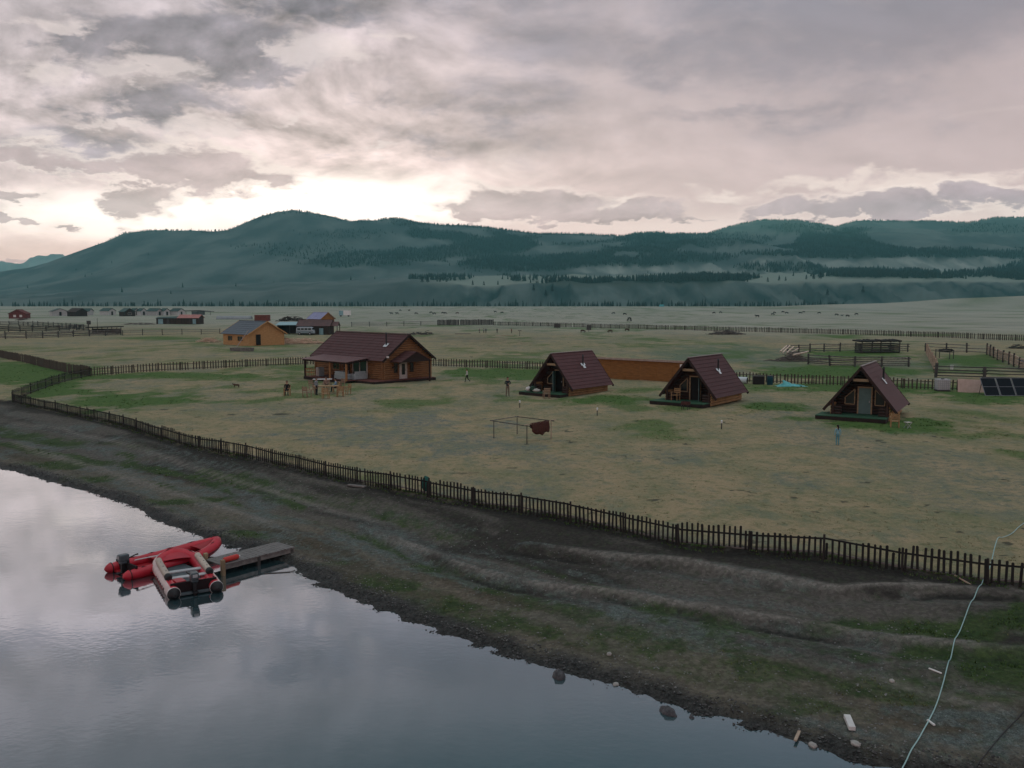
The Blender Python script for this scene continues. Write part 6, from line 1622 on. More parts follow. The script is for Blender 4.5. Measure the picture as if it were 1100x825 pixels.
cows = [(430, 334.3, 1, 0), (439.5, 334.3, 1, 1), (420.5, 338, 0, 0), (426.5, 338, 0, 0), (447, 338, 1, 0), (463, 336.8, 1, 0), (466.5, 338, 1, 0), (475.8, 337.4, 1, 0), (478.2, 337.6, 1, 0), (491.3, 337.6, 1, 1), (532, 336, 0, 0), (539.3, 337, 1, 0), (659, 337.8, 1, 0), (671, 338.8, 1, 0), (767, 337.2, 1, 0), (774, 336.9, 1, 0), (813.5, 341.2, 0, 0), (830, 339, 1, 0), (831.8, 337, 1, 0), (841, 336.2, 1, 0), (845, 337.2, 1, 0), (859.5, 337.4, 1, 0), (863.3, 336.4, 1, 0), (880, 337.4, 1, 0), (898.6, 339.4, 1, 0), (904.3, 340, 0, 0), (910.3, 340.6, 1, 0), (920, 338.8, 1, 0)]
def cow_label(i):
    names = ['black cow grazing at the far left end of the steppe herd, uppermost', 'brown cow grazing right of the uppermost left cow', 'black cow standing at the lower left end of the herd', 'second black cow from the lower left end of the herd', 'lone black cow grazing between the lower left two and the close pair', 'left cow of the close pair grazing above the stockade', 'lower cow of the close pair grazing above the stockade', 'left cow of the second pair, above the stockade', 'right cow of the second pair, above the stockade', 'lone brown cow grazing above the middle of the stockade', 'larger black cow standing with head up past the stockade end', 'black cow grazing just below the larger standing one',
             'left cow of the loose pair above the dark square board', 'right cow of the loose pair above the dark square board', 'left cow of the small pair above the timber heap', 'right cow of the small pair above the timber heap', 'lone cow standing lowest, left of the right hand herd', 'lower cow of the overlapping pair left in the right hand herd', 'upper cow of the overlapping pair left in the right hand herd', 'highest cow in the left half of the right hand herd', 'cow just right of and below the highest one', 'left cow of the pair in the middle of the right hand herd', 'right cow of the pair in the middle of the right hand herd', 'lone cow between the middle pair and the four nearest cows', 'leftmost of the four nearest cows of the right hand herd', 'calf sized cow standing second of the four nearest', 'third of the four nearest cows, lowest of the herd', 'last cow at the far right end of the herd']
    return names[i]
proto = {}
for i, (px, py, gz_, br) in enumerate(cows):
    p_ = at(px, py); yaw = rng.choice([0, math.pi]) + rng.uniform(-.5, .5); key = (gz_, br)
    if key not in proto: proto[key] = beast('cow', cow_label(i), p_, yaw, 2.3, 1.45, M_cowb if br else M_cow, gz_, GCW)
    else: place_copy(proto[key], p_, yaw, cow_label(i), GCW, 1.0 if i not in (25,) else .7)
cf = beast('calf', 'brown calf in the dry field below the dark square board', at(626, 357.6), .2, 1.5, .95, M_cowb, 1, 'calves in the dry field')
place_copy(cf, at(655.5, 357.8), 3.3, 'brown calf alone between the square board and the scrub tree'); place_copy(cf, at(673.5, 356), .4, 'dark brown calf just below the scrub tree at the paling fence')
beast('dog', 'small dark brown dog on the meadow left of the yard table', at(254, 416.6), R(170), .78, .42, M_cowb, 0, None)
# ------------------------------------------------------------------ middle distance
EXT = -1
# timber cabin with slate roof: gable end to the right, long side to the left
p = at_plane(267, 371.5, 0)
yc = R(47)
cabpos = p + Matrix.Rotation(yc, 4, 'Z') @ Vector((4.0, 0, 0)); cabpos.z = zt(cabpos.x, cabpos.y)
TC = gable_house('timber_cabin', 'new yellow timber cabin with a slate blue roof', cabpos, yc, 8.0, 9.6, 2.35, 4.65, M_yellow, M_bluegrey, over=.45, courses=7, cat='cabin', mtrim=M_yellow,
                 doors=[((-1.9, -.02, .1), 1.05, 2.1, -1, M_dark, 'x', .01, False)], windows=[((-4.02, 3.0, 1.35), 1.9, .95, -1, 'y'), ((-4.02, 6.8, 1.35), 1.6, .95, -1, 'y')], mfas=M_yellow)
# boards on the gable
m = MB()
for k in range(10): m.box((0, -.016, .12 + k * .235), (8.0, .03, .215))
for k in range(17):
    x = -3.75 + k * .468; h_ = 2.3 * (1 - abs(x) / 4.0); m.box((x, -.017, 2.42 + h_ / 2 - .02), (.44, .03, max(.05, h_ - .06)))
m.build('gable_cladding', M_yellow, TC)
M_redlumber = mat('red_offcuts', (.30, .15, .11), (.18, .09, .07), 2)
M_lumber = mat('pale_lumber', (.74, .58, .44), (.52, .38, .28), 2)
heap(322, 369.2, 5.4, 1.6, 1.25, 200, 'lumber_pile', 'scattered pile of pale lumber right of the yellow timber cabin', M_lumber, 41, 'lumber', None, .07, 3.0)
heap(302, 366, 2.4, 1.2, 1.0, 90, 'lumber_pile', 'darker heap of offcuts against the end of the yellow timber cabin', M_redlumber, 42, 'lumber', None, .08, 1.8)
heap(225, 367.5, 2.0, 1.0, .9, 70, 'lumber_pile', 'small stack of boards left of the yellow timber cabin', M_lumber, 43, 'lumber', None, .07, 2.6)
def well():
    root = empty('stock_trough', at(260, 377.3), R(-5), 'low grey oval trough on the grass before the yellow timber cabin', 'trough'); m = MB(); n = 24
    for z0, r_ in ((0, 1.0), (.55, 1.08)): pass
    pts_o = [(2.1 * 1.0 * math.cos(a * 2 * math.pi / n), .8 * math.sin(a * 2 * math.pi / n)) for a in range(n)]
    vs = [(x, y, 0) for x, y in pts_o] + [(x * 1.05, y * 1.08, .62) for x, y in pts_o] + [(x * .94, y * .9, .62) for x, y in pts_o] + [(x * .9, y * .82, .2) for x, y in pts_o]
    fs = []
    for k in range(3): fs += [(k * n + j, k * n + (j + 1) % n, (k + 1) * n + (j + 1) % n, (k + 1) * n + j) for j in range(n)]
    fs.append(tuple(3 * n + j for j in range(n))); m.add(vs, fs, 0); m.build('basin', M_grey, root)
    a = at(252.5, 374.5); m = MB(); m.tube([(0, 0, -.1), (2.1, 1.6, 3.4)], [.07, .05], 7); o = m.build('pole', M_ridge, None, a); tag(o, 'pale pole leaning up across the front of the yellow timber cabin', 'pole')
well()
# teal lean-to, brown shed, van
def lean():
    a = at(298, 358.8); b = at(320, 359.2); l = (b - a).length; root = empty('lean_to_shed', a, 0, 'open lean-to shed with a teal sheet roof behind the yellow cabin', 'shed'); m = MB()
    m.box((l / 2, 4, 1.2), (l, .15, 2.4)); m.box((.08, 2, 1.2), (.15, 4, 2.4)); m.box((l - .08, 2, 1.2), (.15, 3.9, 2.4)); m.build('wall', M_darkwood, root)
    r = MB(); r.prism([(-.4, -.5, 2.3), (-.4, 4.5, 2.95), (-.4, 4.5, 3.07), (-.4, -.5, 2.42)], (l + .8, 0, 0)); r.build('roof', M_teal, root)
    for x in (.1, l / 2, l - .1): m = MB(); m.tube([(x, -.1, -.1), (x, -.1, 2.35)], .09, 6); m.build('post', M_greyd, root)
lean()
p = at(348, 360.3); BS = gable_house('board_barn', 'dark barn with a brown roof and a small gabled porch behind the van', at(336, 360.0) + Vector((.2, 4.6, 0)), R(90), 6.4, 8.0, 2.3, 3.7, M_darkwood, M_brownroof, over=.4, courses=6, cat='barn')
BS.location = at(351, 359.6) + Vector((.6, 3.2, 0))
m = MB()
hm_ = MB()
for s in (-1, 1): roof_slope(hm_, (s * 2.0, -2.0, 2.2), (s * 2.0, .2, 2.2), (0, -2.0, 3.3), (0, .2, 3.3), .12, 4)
hd_ = hm_.build('porch_roof', M_brownroof, BS)
m.prism([(-1.7, -1.9, 2.25), (1.7, -1.9, 2.25), (0, -1.9, 3.2)], (0, .08, 0)); m.build('porch_gable', M_darkwood, hd_)
for s in (-1, 1): m = MB(); m.tube([(s * 1.7, -1.8, -.1), (s * 1.7, -1.8, 2.2)], .1, 6); m.build('porch_post', M_darkwood, BS)
cb = empty('cupboard', at(345.3, 359.6), R(5), 'teal cupboard standing outside the dark barn right of the van', 'cupboard'); m = MB(); m.box((0, 0, .85), (1.0, .6, 1.7)); m.build('body', M_teal, cb)
for s in (-1, 1): m = MB(); m.box((s * .24, -.32, .85), (.45, .03, 1.5)); m.build('door', M_teal, cb)
def van():
    a = at(328.3, 359.8); root = empty('van', a, R(-3), 'pale blue round nosed minibus parked before the dark barn', 'van'); l, w = 4.4, 1.9
    prof = [(-2.2, .45), (-2.2, 1.2), (-2.08, 1.8), (-1.85, 2.02), (1.45, 2.02), (1.8, 1.85), (2.05, 1.25), (2.2, 1.05), (2.2, .45)]
    m = MB(); m.prism([(x, -w / 2, z) for x, z in prof], (0, w, 0)); m.M = None
    b = m.build('body', [mat('van_blue', (.36, .44, .48), (.30, .37, .41), 2, rough=.35, spec=.5)], root, bevel=.09)
    m = MB(); m.prism([(x, -w / 2 - .012, z) for x, z in ((-2.1, .52), (-2.1, 1.12), (2.1, 1.05), (2.1, .52))], (0, .01, 0)); m.build('lower_panel', mat('van_grey', (.22, .29, .32), (.18, .24, .27), 2, rough=.4), root)
    for k in range(4):
        x0 = -1.85 + k * .93; m = MB(); m.box((x0 + .38, -w / 2 - .004, 1.52), (.74, .03, .42)); f = m.build('window', M_glass, root, bevel=.01)
    m = MB(); m.prism([(1.86, -w / 2 + .15, 1.78), (2.04, -w / 2 + .15, 1.34), (2.04, w / 2 - .15, 1.34), (1.86, w / 2 - .15, 1.78)], (.02, 0, .01)); m.build('windscreen', M_glass, root)
    for x in (-1.3, 1.35):
        for s in (-1, 1):
            m = MB(); m.tube([(x, s * (w / 2 - .18), .36), (x, s * (w / 2 + .02), .36)], .36, 18); t = m.build('wheel', M_blackr, root); m = MB(); m.tube([(x, s * (w / 2), .36), (x, s * (w / 2 + .03), .36)], .19, 14); m.build('rim', M_metal, t)
    for s in (-1, 1): m = MB(); m.ell((2.2, s * .65, .86), (.05, .12, .12), 10, 6); m.build('headlight', M_white, root)
    for x in (-2.24, 2.24): m = MB(); m.box((x, 0, .48), (.1, w, .14)); m.build('bumper', M_metal, root)
van()
OG = gable_house('open_barn', 'orange gabled barn on posts with a lilac sheet roof', at(352.3, 352.5), R(18), 5.6, 7.5, 2.6, 4.6, M_orange, M_lilac, over=.4, courses=5, cat='barn', mfas=M_orange)
OG.rotation_euler.z = R(48); OG.location = at(352, 350.5)
rc_ = empty('shipping_container', at(282, 345), R(-2), 'rust red container standing behind the slate roofed cabin', 'container'); m = MB(); m.box((0, 0, 1.35), (6.1, 2.4, 2.5)); m.build('body', mat('rust_container', (.20, .052, .036), (.12, .035, .027), .8), rc_)
m = MB()
for k in range(20): m.box((-2.95 + k * .31, -1.22, 1.35), (.12, .05, 2.3))
m.build('corrugation', bpy.data.materials['rust_container'], rc_)
m = MB(); m.box((-3.07, 0, 1.35), (.05, 2.2, 2.3)); m.build('door', bpy.data.materials['rust_container'], rc_)
heap(313.5, 345.2, 6.2, 1.2, 2.1, 260, 'log_stack', 'long dark stack of firewood behind the teal roofed lean-to', M_darkwood, 44, 'log stack', None, .16, 2.6)
# far truck body, plastic tunnel
tb = empty('box_trailer', at(370.5, 340), R(4), 'white and teal box trailer parked beyond the lilac roofed barn', 'trailer'); m = MB(); m.box((0, 0, 2.0), (6.3, 2.5, 2.6)); m.build('body', M_white, tb)
m = MB(); m.box((-1.9, -1.27, 2.0), (2.4, .05, 2.5)); m.build('side_panel', M_teal, tb)
for x in (-2.2, 2.0):
    for s in (-1, 1): m = MB(); m.tube([(x, s * 1.0, .45), (x, s * 1.22, .45)], .45, 14); m.build('wheel', M_blackr, tb)
gt = empty('plastic_tunnel', at(252, 343), R(0), 'long low pale plastic tunnel behind the slate roofed cabin', 'tunnel'); m = MB(); n = 10; vs = []
for x in np.linspace(-8, 8, 17):
    for j in range(n + 1): a = math.pi * j / n; vs.append((x, 1.9 * math.cos(a), 1.55 * math.sin(a) * (1 + .02 * math.sin(x * 3))))
m.add(vs, [(i * (n + 1) + j, i * (n + 1) + j + 1, (i + 1) * (n + 1) + j + 1, (i + 1) * (n + 1) + j) for i in range(16) for j in range(n)], 0, True); m.add(vs[:n + 1], [tuple(range(n + 1))]); m.add(vs[-n - 1:], [tuple(range(n + 1))])
m.build('cover', mat('pale_plastic', (.30, .33, .34), (.23, .26, .27), .5, rough=.5), gt)
m = MB(); m.box((-8.05, 0, .6), (.06, 1.0, 1.2)); m.build('door', M_greyd, gt)

# ------------------------------------------------------------------ settlement far left
def hut(px, py, yaw, W, L, ev, rg, mw_, mr_, label, dr=None, group=None, win=(), cat='hut', name='hut'):
    return gable_house(name, label, at(px, py), R(yaw), W, L, ev, rg, mw_, mr_, group, .35, dr or (), win, 5, cat=cat, mtrim=M_whitetrim, mfas=mr_)
RH = hut(18.5, 342.3, 8, 7.6, 6.0, 2.4, 4.3, M_redwood, M_redwood, 'dark red gabled hut with two pale windows above the left corral', win=[((-1.1, -.02, 1.3), 1.1, 1.0, -1, 'x'), ((1.7, -.02, 1.3), 1.1, 1.0, -1, 'x')])
for w_ in RH.children:
    if w_.name.startswith('window'):
        for c_ in w_.children: c_.data.materials[0] = M_white
heap(24, 344.3, 2.6, 1.5, 1.4, 60, 'timber_heap', 'heap of red brown timber in front of the dark red hut', M_brownroof, 51, 'heap', None, .12, 2.0)
M_hutwall = mat('limewashed_wall', (.52, .52, .51), (.42, .42, .41), 1)
GW = 'white huts with green roofs in the settlement'
dk = lambda x=0.: [((x, -.02, .05), 1.2, 2.2, -1, M_dark, 'x', .01, False)]
h_ = [(67, 339.2, 8.5, 6.6, 'white hut with a teal gable beside the long dark barn, far left of the row'),
      (122.5, 338.6, 5.2, 7.5, 'white green roofed hut standing alone left of the brown gabled hut'),
      (149, 338.7, 4.4, 3.4, 'first white green roofed hut right of the brown gabled hut'),
      (156.5, 338.7, 4.4, 3.4, 'second white green roofed hut right of the brown gabled hut'),
      (173.5, 338.8, 4.6, 8.0, 'white hut with the longest green roof in the middle of the row'),
      (181.5, 338.8, 4.6, 3.2, 'white green roofed hut close right of the longest roofed one'),
      (197, 338.8, 5.4, 6.4, 'last white green roofed hut, with a wide dark door, beside the open shelter')]
for i, (px, py, W, L_, lb) in enumerate(h_): hut(px - 2, py, 62 if i else 40, W, L_, 2.5, 4.0, M_hutwall, M_greenroof, lb, dk(), GW)
hut(98, 338.4, 80, 4.4, 8.0, 2.4, 3.9, M_hutwall, M_greenroof, 'white hut half hidden behind the long dark barn, only its green roof clear', None, GW)
hut(139.5, 339.6, 50, 6.2, 6.0, 2.5, 4.3, M_darkwood, M_greenroof, 'brown hut with a white gable among the white huts', None, GW, [((0, -.03, 1.3), 2.0, 1.2, -1, 'x')])
hut(88, 339.8, 60, 6.6, 8.2, 2.5, 4.4, M_darkwood, M_darkwood, 'long dark barn between the far left white hut and the hidden one', None, None, (), 'barn', 'barn')
os_ = empty('open_shelter', at(201, 338.3), R(0), 'long open shelter with a flat dark roof right of the white huts', 'shelter'); m = MB(); m.prism([(-1, -2, 2.3), (15.5, -2, 1.9), (15.5, -2, 2.2), (7, -2, 2.9), (-1, -2, 2.65)], (0, 5, 0)); m.build('roof', M_greyd, os_)
for x in (0, 3.6, 7.2, 10.8, 14.6): m = MB(); m.tube([(x, -1.6, -.1), (x, -1.6, 2.2)], .12, 6); m.build('post', M_greyd, os_)
m = MB(); m.box((6.6, .6, 1.0), (8.0, .3, 2.0)); m.build('wall', mat('pale_teal_board', (.22, .29, .30), (.17, .23, .24), 1), os_)
PB = hut(216, 347.8, 0, 5, 5, 2.3, 3.4, M_darkwood, M_pinkroof, 'long dark barn with a faded pink roof below the white huts', None, None, (), 'barn', 'barn'); 
for c_ in list(PB.children):
    for cc in list(c_.children): bpy.data.objects.remove(cc)
    bpy.data.objects.remove(c_)
a = at(168, 348.2); b = at(215.5, 348); l = (b - a).length; PB.location = a; PB.rotation_euler.z = 0
m = MB(); m.box((l / 2, 3, 1.05), (l, 6, 2.3)); m.prism([(l, 0, 2.15), (l, 6, 2.15), (l, 3, 3.3)], (-.2, 0, 0)); m.build('wall', M_darkwood, PB)
r = MB(); roof_slope(r, (l * .50, -.4, 2.25), (l + .4, -.4, 2.25), (l * .50, 3, 3.5), (l + .4, 3, 3.5), .14, 3); roof_slope(r, (l * .50, 6.4, 2.25), (l + .4, 6.4, 2.25), (l * .50, 3, 3.5), (l + .4, 3, 3.5), .14, 3); r.build('roof', M_pinkroof, PB)
r = MB(); roof_slope(r, (-.3, -.4, 2.2), (l * .49, -.4, 2.2), (-.3, 3, 2.7), (l * .49, 3, 2.9), .14, 3); roof_slope(r, (-.3, 6.4, 2.2), (l * .49, 6.4, 2.2), (-.3, 3, 2.7), (l * .49, 3, 2.9), .14, 3); r.build('low_roof', M_greenroof, PB)
for x, w_, mm in ((1.6, 1.8, M_teal), (l * .28, .9, M_greyd), (l - 1.4, 1.2, M_teal)): m = MB(); m.box((x, -.03, 1.0), (w_, .08, 1.8)); m.build('door', mm, PB)
# slab roofed shelter at the corral end
sr = empty('pole_shelter', at(96.5, 358.5), R(2), 'dark flat roofed pole shelter at the right end of the left corral', 'shelter'); m = MB(); l = 8.2
m.prism([(-.4, -1.6, 1.55), (l, -1.6, 1.75), (l, -1.6, 2.0), (-.4, -1.6, 1.8)], (0, 3.4, 0)); m.build('roof', bpy.data.materials['dark_turf'], sr)
for x in (.2, 2.6, 5.2, 7.6):
    for y in (-1.3, 1.4): m = MB(); m.tube([(x, y, -.1), (x, y, 1.65)], .10, 6); m.build('post', M_greyd, sr)
m = MB(); m.box((l / 2 - .3, 1.3, .7), (l - .6, .12, 1.2)); m.build('wall', M_darkwood, sr)
for px, py, hh, lb in ((105, 357, 3.9, 'thin bare pole standing up behind the dark pole shelter'),):
    m = MB(); m.tube([(0, 0, -.2), (0, 0, hh)], [.08, .05], 6); o = m.build('pole', M_greyd, None, at(px, py)); tag(o, lb, 'pole')
sign_t(95.5, 352.3, 'small dark board on a post behind the left corral', 1.3, 1.2, 1.7, M_greyd)
heap(150, 348.8, 6.5, 1.4, .7, 90, 'timber_heap', 'thin strew of grey timber left of the pink roofed barn', M_grey, 52, 'heap', None, .10, 2.4)
heap(448, 359.7, 2.6, 1.0, .7, 60, 'rubble_heap', 'low grey rubble heap in the dry field above the log house', M_greyd, 53, 'heap', None, .12, 1.2)
heap(459, 359.4, 1.6, .9, .9, 40, 'rubble_heap', 'higher small rubble heap at the right of the low grey one', M_greyd, 54, 'heap', None, .12, 1.0)
heap(985, 448, 0.01, .01, .02, 0, 'x', 'x', M_grey, 1, 'x') if False else None

# ------------------------------------------------------------------ trees that stand apart on the terrace and at its foot
def tree(label, pos, h, seed, kind='conifer', group='lone trees at the foot of the hills'):
    root = empty('pine_tree' if kind == 'conifer' else 'willow_tree', pos, 0, label, 'tree', group); rd = random.Random(seed)
    m = MB(); m.tube([(0, 0, -1), (0, 0, h * (.96 if kind == 'conifer' else .5))], [h * .022, h * .006], 6); m.build('trunk', M_darkwood, root)
    m = MB(); n = 190
    for i in range(n):
        if kind == 'conifer':
            t = rd.random() ** 1.1; z = h * (.16 + .84 * t); R_ = h * .20 * (1 - t) ** .8 + .1; a = rd.uniform(0, 6.28); r_ = R_ * rd.uniform(.25, 1.12); c = Vector((math.cos(a) * r_, math.sin(a) * r_, z)); s_ = h * .055 * rd.uniform(.6, 1.3); dr = -.35
        else:
            a = rd.uniform(0, 6.28); b = rd.uniform(-.7, 1.5); q = rd.uniform(.5, 1.05); c = Vector((math.cos(a) * math.cos(b) * h * .42 * q, math.sin(a) * math.cos(b) * h * .42 * q, h * .55 + math.sin(b) * h * .42 * q)); s_ = h * .07 * rd.uniform(.6, 1.3); dr = 0
        o_ = Vector((math.cos(a), math.sin(a), dr)).normalized(); sd = Vector((-math.sin(a), math.cos(a), rd.uniform(-.3, .3))); up = Vector((0, 0, 1))
        m.add([c - o_ * s_, c + sd * s_ * .8, c + o_ * s_ * 1.2, c - sd * s_ * .8], [(0, 1, 2, 3)]); m.add([c - o_ * s_ * .8 - up * s_ * .4, c + o_ * s_ - up * s_ * .5, c + up * s_ * .7], [(0, 1, 2)])
    m.build('crown', M_needle, root); return root
T1 = None
lone = [(434, 328.2, 5.0, 'f'), (405, 328.4, 3.6, 'f'), (573, 316.5, 0, 'b'), (586, 316, 0, 'b'), (593, 318, 0, 'b'), (640, 305, 9, 't'), (650, 306.5, 11, 't'), (670, 304, 8, 't'), (675, 304.5, 7, 't'), (706, 305, 13, 't'), (454, 301.5, 12, 't'), (460, 309, 13, 't'), (473, 303, 9, 't'), (480, 303.5, 8, 't'), (864, 302, 9, 't'), (872, 301.5, 11, 't'), (879, 304.5, 14, 't'), (823, 306, 9, 't'), (835, 306.5, 10, 't'), (842, 306, 8, 't'), (790, 306, 14, 't'), (798, 306, 10, 't'), (508, 304.5, 9, 't'), (520, 305, 8, 't'), (535, 305.5, 8, 't'), (700, 305, 8, 't'), (760, 304.5, 9, 't'), (925, 312, 0, 'b'), (887, 308, 0, 'b')]
lone_lb = ['small conifer standing proud of the dark tree line in the middle of the foot', 'low conifer left of the proudest one in the foot line']
where = ['on the bluff face', 'on the terrace lip', 'at the foot of the bluff']
for i, (px, py, h, wh) in enumerate(lone):
    Yd = {'f': 1296, 'b': 1385, 't': 1500}[wh]; x = (px - 550) / F * Yd; z = float(hill_z(np.array([x]), np.array([float(Yd)]))[0]); h = h or 11
    pos = (x, Yd, z - .3)
    nth = sum(1 for q in lone[:i] if q[3] == wh) + 1
    side_ = 'above the seated table group' if px < 420 else 'above the house gable' if px < 520 else 'above the left pointed cabin' if px < 660 else 'above the middle pointed cabin' if px < 800 else 'above the right pointed cabin'
    lb = f"{'tall' if h > 11 else 'small' if h < 9 else 'middling'} conifer {where['btf'.index(wh)]} {side_}, {['first', 'second', 'third', 'fourth', 'fifth', 'sixth', 'seventh', 'eighth'][sum(1 for q in lone[:i] if q[3] == wh and (q[0] < 420, q[0] < 520, q[0] < 660, q[0] < 800) == (px < 420, px < 520, px < 660, px < 800))]} from left"
    if T1 is None: T1 = tree(lb, pos, 10.0, 3); T1.scale = (h / 10,) * 3; T2 = tree(lb, pos, 10.0, 8); T2.location = pos; T2_used = False
    else:
        if not T2_used: t_ = T2; T2_used = True; t_.location = pos; t_['label'] = lb
        else: t_ = place_copy(T1 if i % 2 else T2, pos, rng.uniform(0, 6), lb)
        t_.scale = (h / 10,) * 3
for (px, py, h, lb) in ((676, 346.8, 2.3, 'small dark scrub tree standing just beyond the far paling fence'), (891, 329.2, 6, 'round dark willow at the foot of the dry rise on the right'), (895, 328.6, 5, 'smaller round willow right of the round dark one'), (290, 328.6, 5.5, 'round broad tree in the foot line above the slate roofed cabin')):
    p_ = at(px, py); 
    if p_.y > 1290: p_ = at_depth(px, py, 1285); p_.z = zt(p_.x, p_.y)
    tree(lb, p_, h, int(px), 'willow', 'lone trees at the foot of the hills')
# tiny tent at the wood edge
tt = at_depth(711, 329.5, 1255); tt.z = zt(tt.x, tt.y); m = MB(); m.prism([(-3.4, 0, 0), (3.4, 0, 0), (2.4, 0, 3.0), (-2.4, 0, 3.0)], (0, 5, 0)); o = m.build('tent', M_turq, None, tt); tag(o, 'tiny turquoise tent at the foot of the wooded bluff', 'tent')

# ------------------------------------------------------------------ loose cover: grass and pebbles
def grass_mesh():
    g = np.random.default_rng(21); n = 150000
    px = g.uniform(-40, 1140, n); py = 395 + (850 - 395) * g.uniform(0, 1, n) ** .8
    t = np.array([[(a - W0 / 2) / F, (H0 / 2 - b) / F] for a, b in zip(px, py)]); c, s = math.cos(PITCH), math.sin(PITCH)
    dy = c + t[:, 1] * s; dz = -s + t[:, 1] * c; k = -(CAMZ + .4) / dz; x = t[:, 0] * k; y = dy * k
    def look(A_):
        ix = np.clip(np.searchsorted(gx, x), 0, nx - 1); iy = np.clip(np.searchsorted(gy, y), 0, ny - 1); return A_.reshape(ny, nx)[iy, ix]
    gr = look(G); ds_ = look(DS); sto = look(S_); ea = look(D_); wet = look(Wt)
    pr = .10 + .75 * gr - .2 * sto - .35 * ea - wet * .6
    cl = fbm(x / .9, y / .9, 501, 3)
    keep = (g.uniform(0, 1, n) < pr * sstep(.42, .62, cl) * 1.8 * np.where(look(mead_m) > .5, 1, .22)) & (ds_ > .25)
    x, y, gr = x[keep], y[keep], gr[keep]
    # rank weeds along the foot of the bank fence
    fx_ = []; 
    for a, b in zip(fence_line[:-1], fence_line[1:]):
        d = b - a; k = int(d.length * 46); t_ = g.uniform(0, 1, k); o_ = g.normal(.06, .13, k); nn = Vector((-d.y, d.x)).normalized()
        ok = vn(a.x + d.x * t_, a.y + d.y * t_, 91) > .35
        fx_.append(np.stack([a.x + d.x * t_ + nn.x * o_, a.y + d.y * t_ + nn.y * o_], -1)[ok])
    fx_ = np.concatenate(fx_); x = np.concatenate([x, fx_[:, 0]]); y = np.concatenate([y, fx_[:, 1]]); gr = np.concatenate([gr, g.uniform(.5, 1.1, len(fx_))]); z = land_z(x, y); n = len(x); V = []; Fq = []; Gv = []
    for b in range(5):
        a = g.uniform(0, 6.28, n); h = g.uniform(.02, .06, n) * (.7 + .9 * gr); w = g.uniform(.008, .02, n) * (1 + y / 60); ox = g.normal(0, .05, n); oy = g.normal(0, .05, n); bend = g.uniform(.2, .9, n) * h
        ca, sa = np.cos(a), np.sin(a)
        p0 = np.stack([x + ox - sa * w, y + oy + ca * w, z - .01], -1); p1 = np.stack([x + ox + sa * w, y + oy - ca * w, z - .01], -1); p2 = np.stack([x + ox + ca * bend, y + oy + sa * bend, z + h], -1)
        V.append(np.stack([p0, p1, p2], 1).reshape(-1, 3)); Gv.append(np.repeat(gr, 3))
    V = np.concatenate(V); me = np_mesh('grass', V, np.arange(len(V)).reshape(-1, 3), False); attr(me, 'green', np.concatenate(Gv)); return me
gm = grass_mesh(); 
mg = bpy.data.materials.new('grass_blade'); nt, N, L, B = nodes_of(mg); B.inputs['Roughness'].default_value = .8; B.inputs['Specular IOR Level'].default_value = .15
at_ = N.new('ShaderNodeAttribute'); at_.attribute_name = 'green'; geo = N.new('ShaderNodeNewGeometry'); nz_ = N.new('ShaderNodeTexNoise'); nz_.inputs['Scale'].default_value = .8; L.new(geo.outputs['Position'], nz_.inputs['Vector'])
rr = N.new('ShaderNodeValToRGB'); rr.color_ramp.elements[0].color = (.20, .18, .10, 1); rr.color_ramp.elements[1].color = (.058, .105, .03, 1); rr.color_ramp.elements[0].position = .15; rr.color_ramp.elements[1].position = .8
ad_ = N.new('ShaderNodeMath'); ad_.operation = 'MULTIPLY_ADD'; L.new(nz_.outputs['Fac'], ad_.inputs[0]); ad_.inputs[1].default_value = .5; L.new(at_.outputs['Fac'], ad_.inputs[2]); sb_ = N.new('ShaderNodeMath'); sb_.operation = 'SUBTRACT'; L.new(ad_.outputs[0], sb_.inputs[0]); sb_.inputs[1].default_value = .2
L.new(sb_.outputs[0], rr.inputs[0]); L.new(rr.outputs[0], B.inputs['Base Color']); gm.materials.append(mg)
go = bpy.data.objects.new('grass', gm); col.objects.link(go); tag(go, kind='stuff')
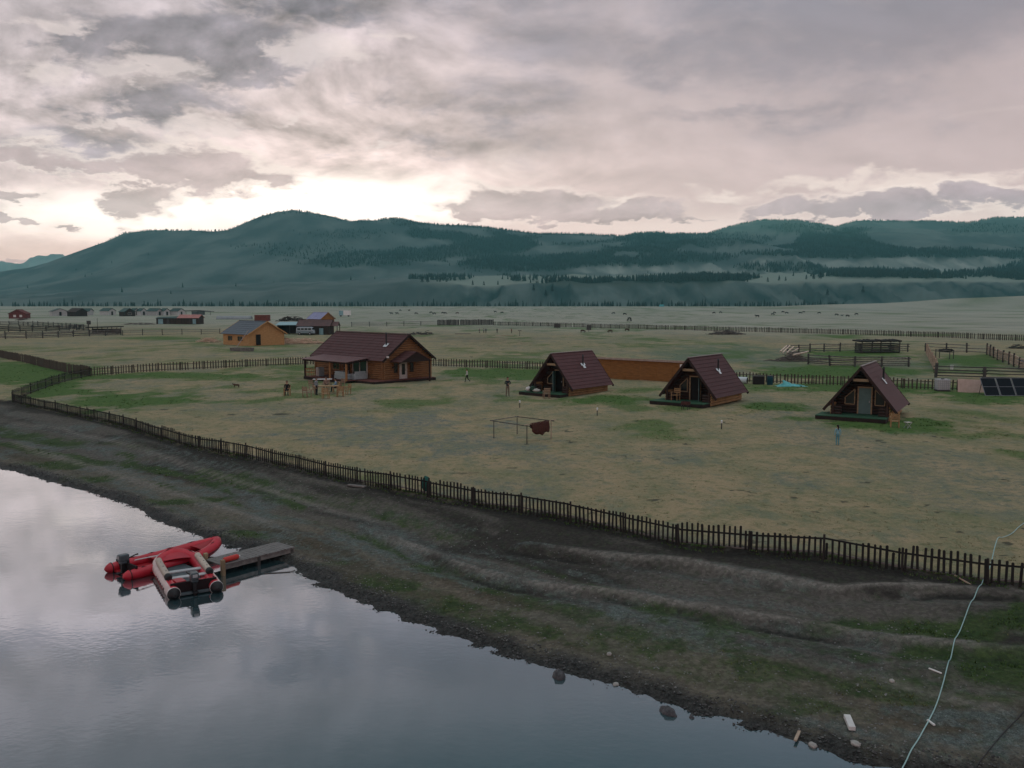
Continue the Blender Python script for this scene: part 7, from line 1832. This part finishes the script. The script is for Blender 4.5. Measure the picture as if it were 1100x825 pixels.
def pebbles(name, n, seed, lo, hi, dmin, dmax, m_):
    g = np.random.default_rng(seed); P_ = []
    L0 = [0]
    sub = shore[3:-2]
    for a, b in zip(sub[:-1], sub[1:]): L0.append(L0[-1] + (b - a).length)
    s = g.uniform(0, L0[-1], n) ; off = dmin + (dmax - dmin) * g.uniform(0, 1, n) ** 1.7
    x = np.zeros(n); y = np.zeros(n)
    for i in range(n):
        k = min(len(sub) - 2, max(0, np.searchsorted(L0, s[i]) - 1)); a, b = sub[k], sub[k + 1]; t = (s[i] - L0[k]) / (L0[k + 1] - L0[k]); d = (b - a).normalized(); p_ = a.lerp(b, t) + Vector((-d.y, d.x)) * off[i]; x[i], y[i] = p_.x, p_.y
    z = land_z(x, y); r_ = np.exp(g.uniform(np.log(lo), np.log(hi), n)); V = []; o6 = np.array([(1, 0, 0), (-1, 0, 0), (0, 1, 0), (0, -1, 0), (0, 0, 1), (0, 0, -1), ], float)
    f8 = np.array([(0, 2, 4), (2, 1, 4), (1, 3, 4), (3, 0, 4), (2, 0, 5), (1, 2, 5), (3, 1, 5), (0, 3, 5)])
    jit = g.uniform(.6, 1.25, (n, 6, 3)); sq = np.array([1, .8, .55]); a = g.uniform(0, 6.28, n); ca, sa = np.cos(a)[:, None], np.sin(a)[:, None]
    v = o6[None] * jit * sq * r_[:, None, None]; v = v + g.normal(0, .12, v.shape) * r_[:, None, None]; vx = v[..., 0] * ca - v[..., 1] * sa; vy = v[..., 0] * sa + v[..., 1] * ca
    V = np.stack([vx + x[:, None], vy + y[:, None], v[..., 2] + (z + r_ * .2)[:, None]], -1).reshape(-1, 3); Fq = (f8[None] + (np.arange(n) * 6)[:, None, None]).reshape(-1, 3)
    me = np_mesh(name, V, Fq, False); me.materials.append(m_); o = bpy.data.objects.new(name, me); col.objects.link(o); tag(o, kind='stuff')
M_peb = mat('dark_pebble', (.10, .10, .098), (.022, .022, .021), 1.6, rough=.6, world=True, detail=8)
M_peb2 = mat('pale_pebble', (.26, .265, .25), (.10, .105, .10), 2.2, rough=.8, world=True, detail=8)
pebbles('gravel', 11000, 31, .012, .055, -.30, .8, M_peb)
pebbles('pebbles', 6500, 32, .012, .045, .4, 8.0, M_peb2)
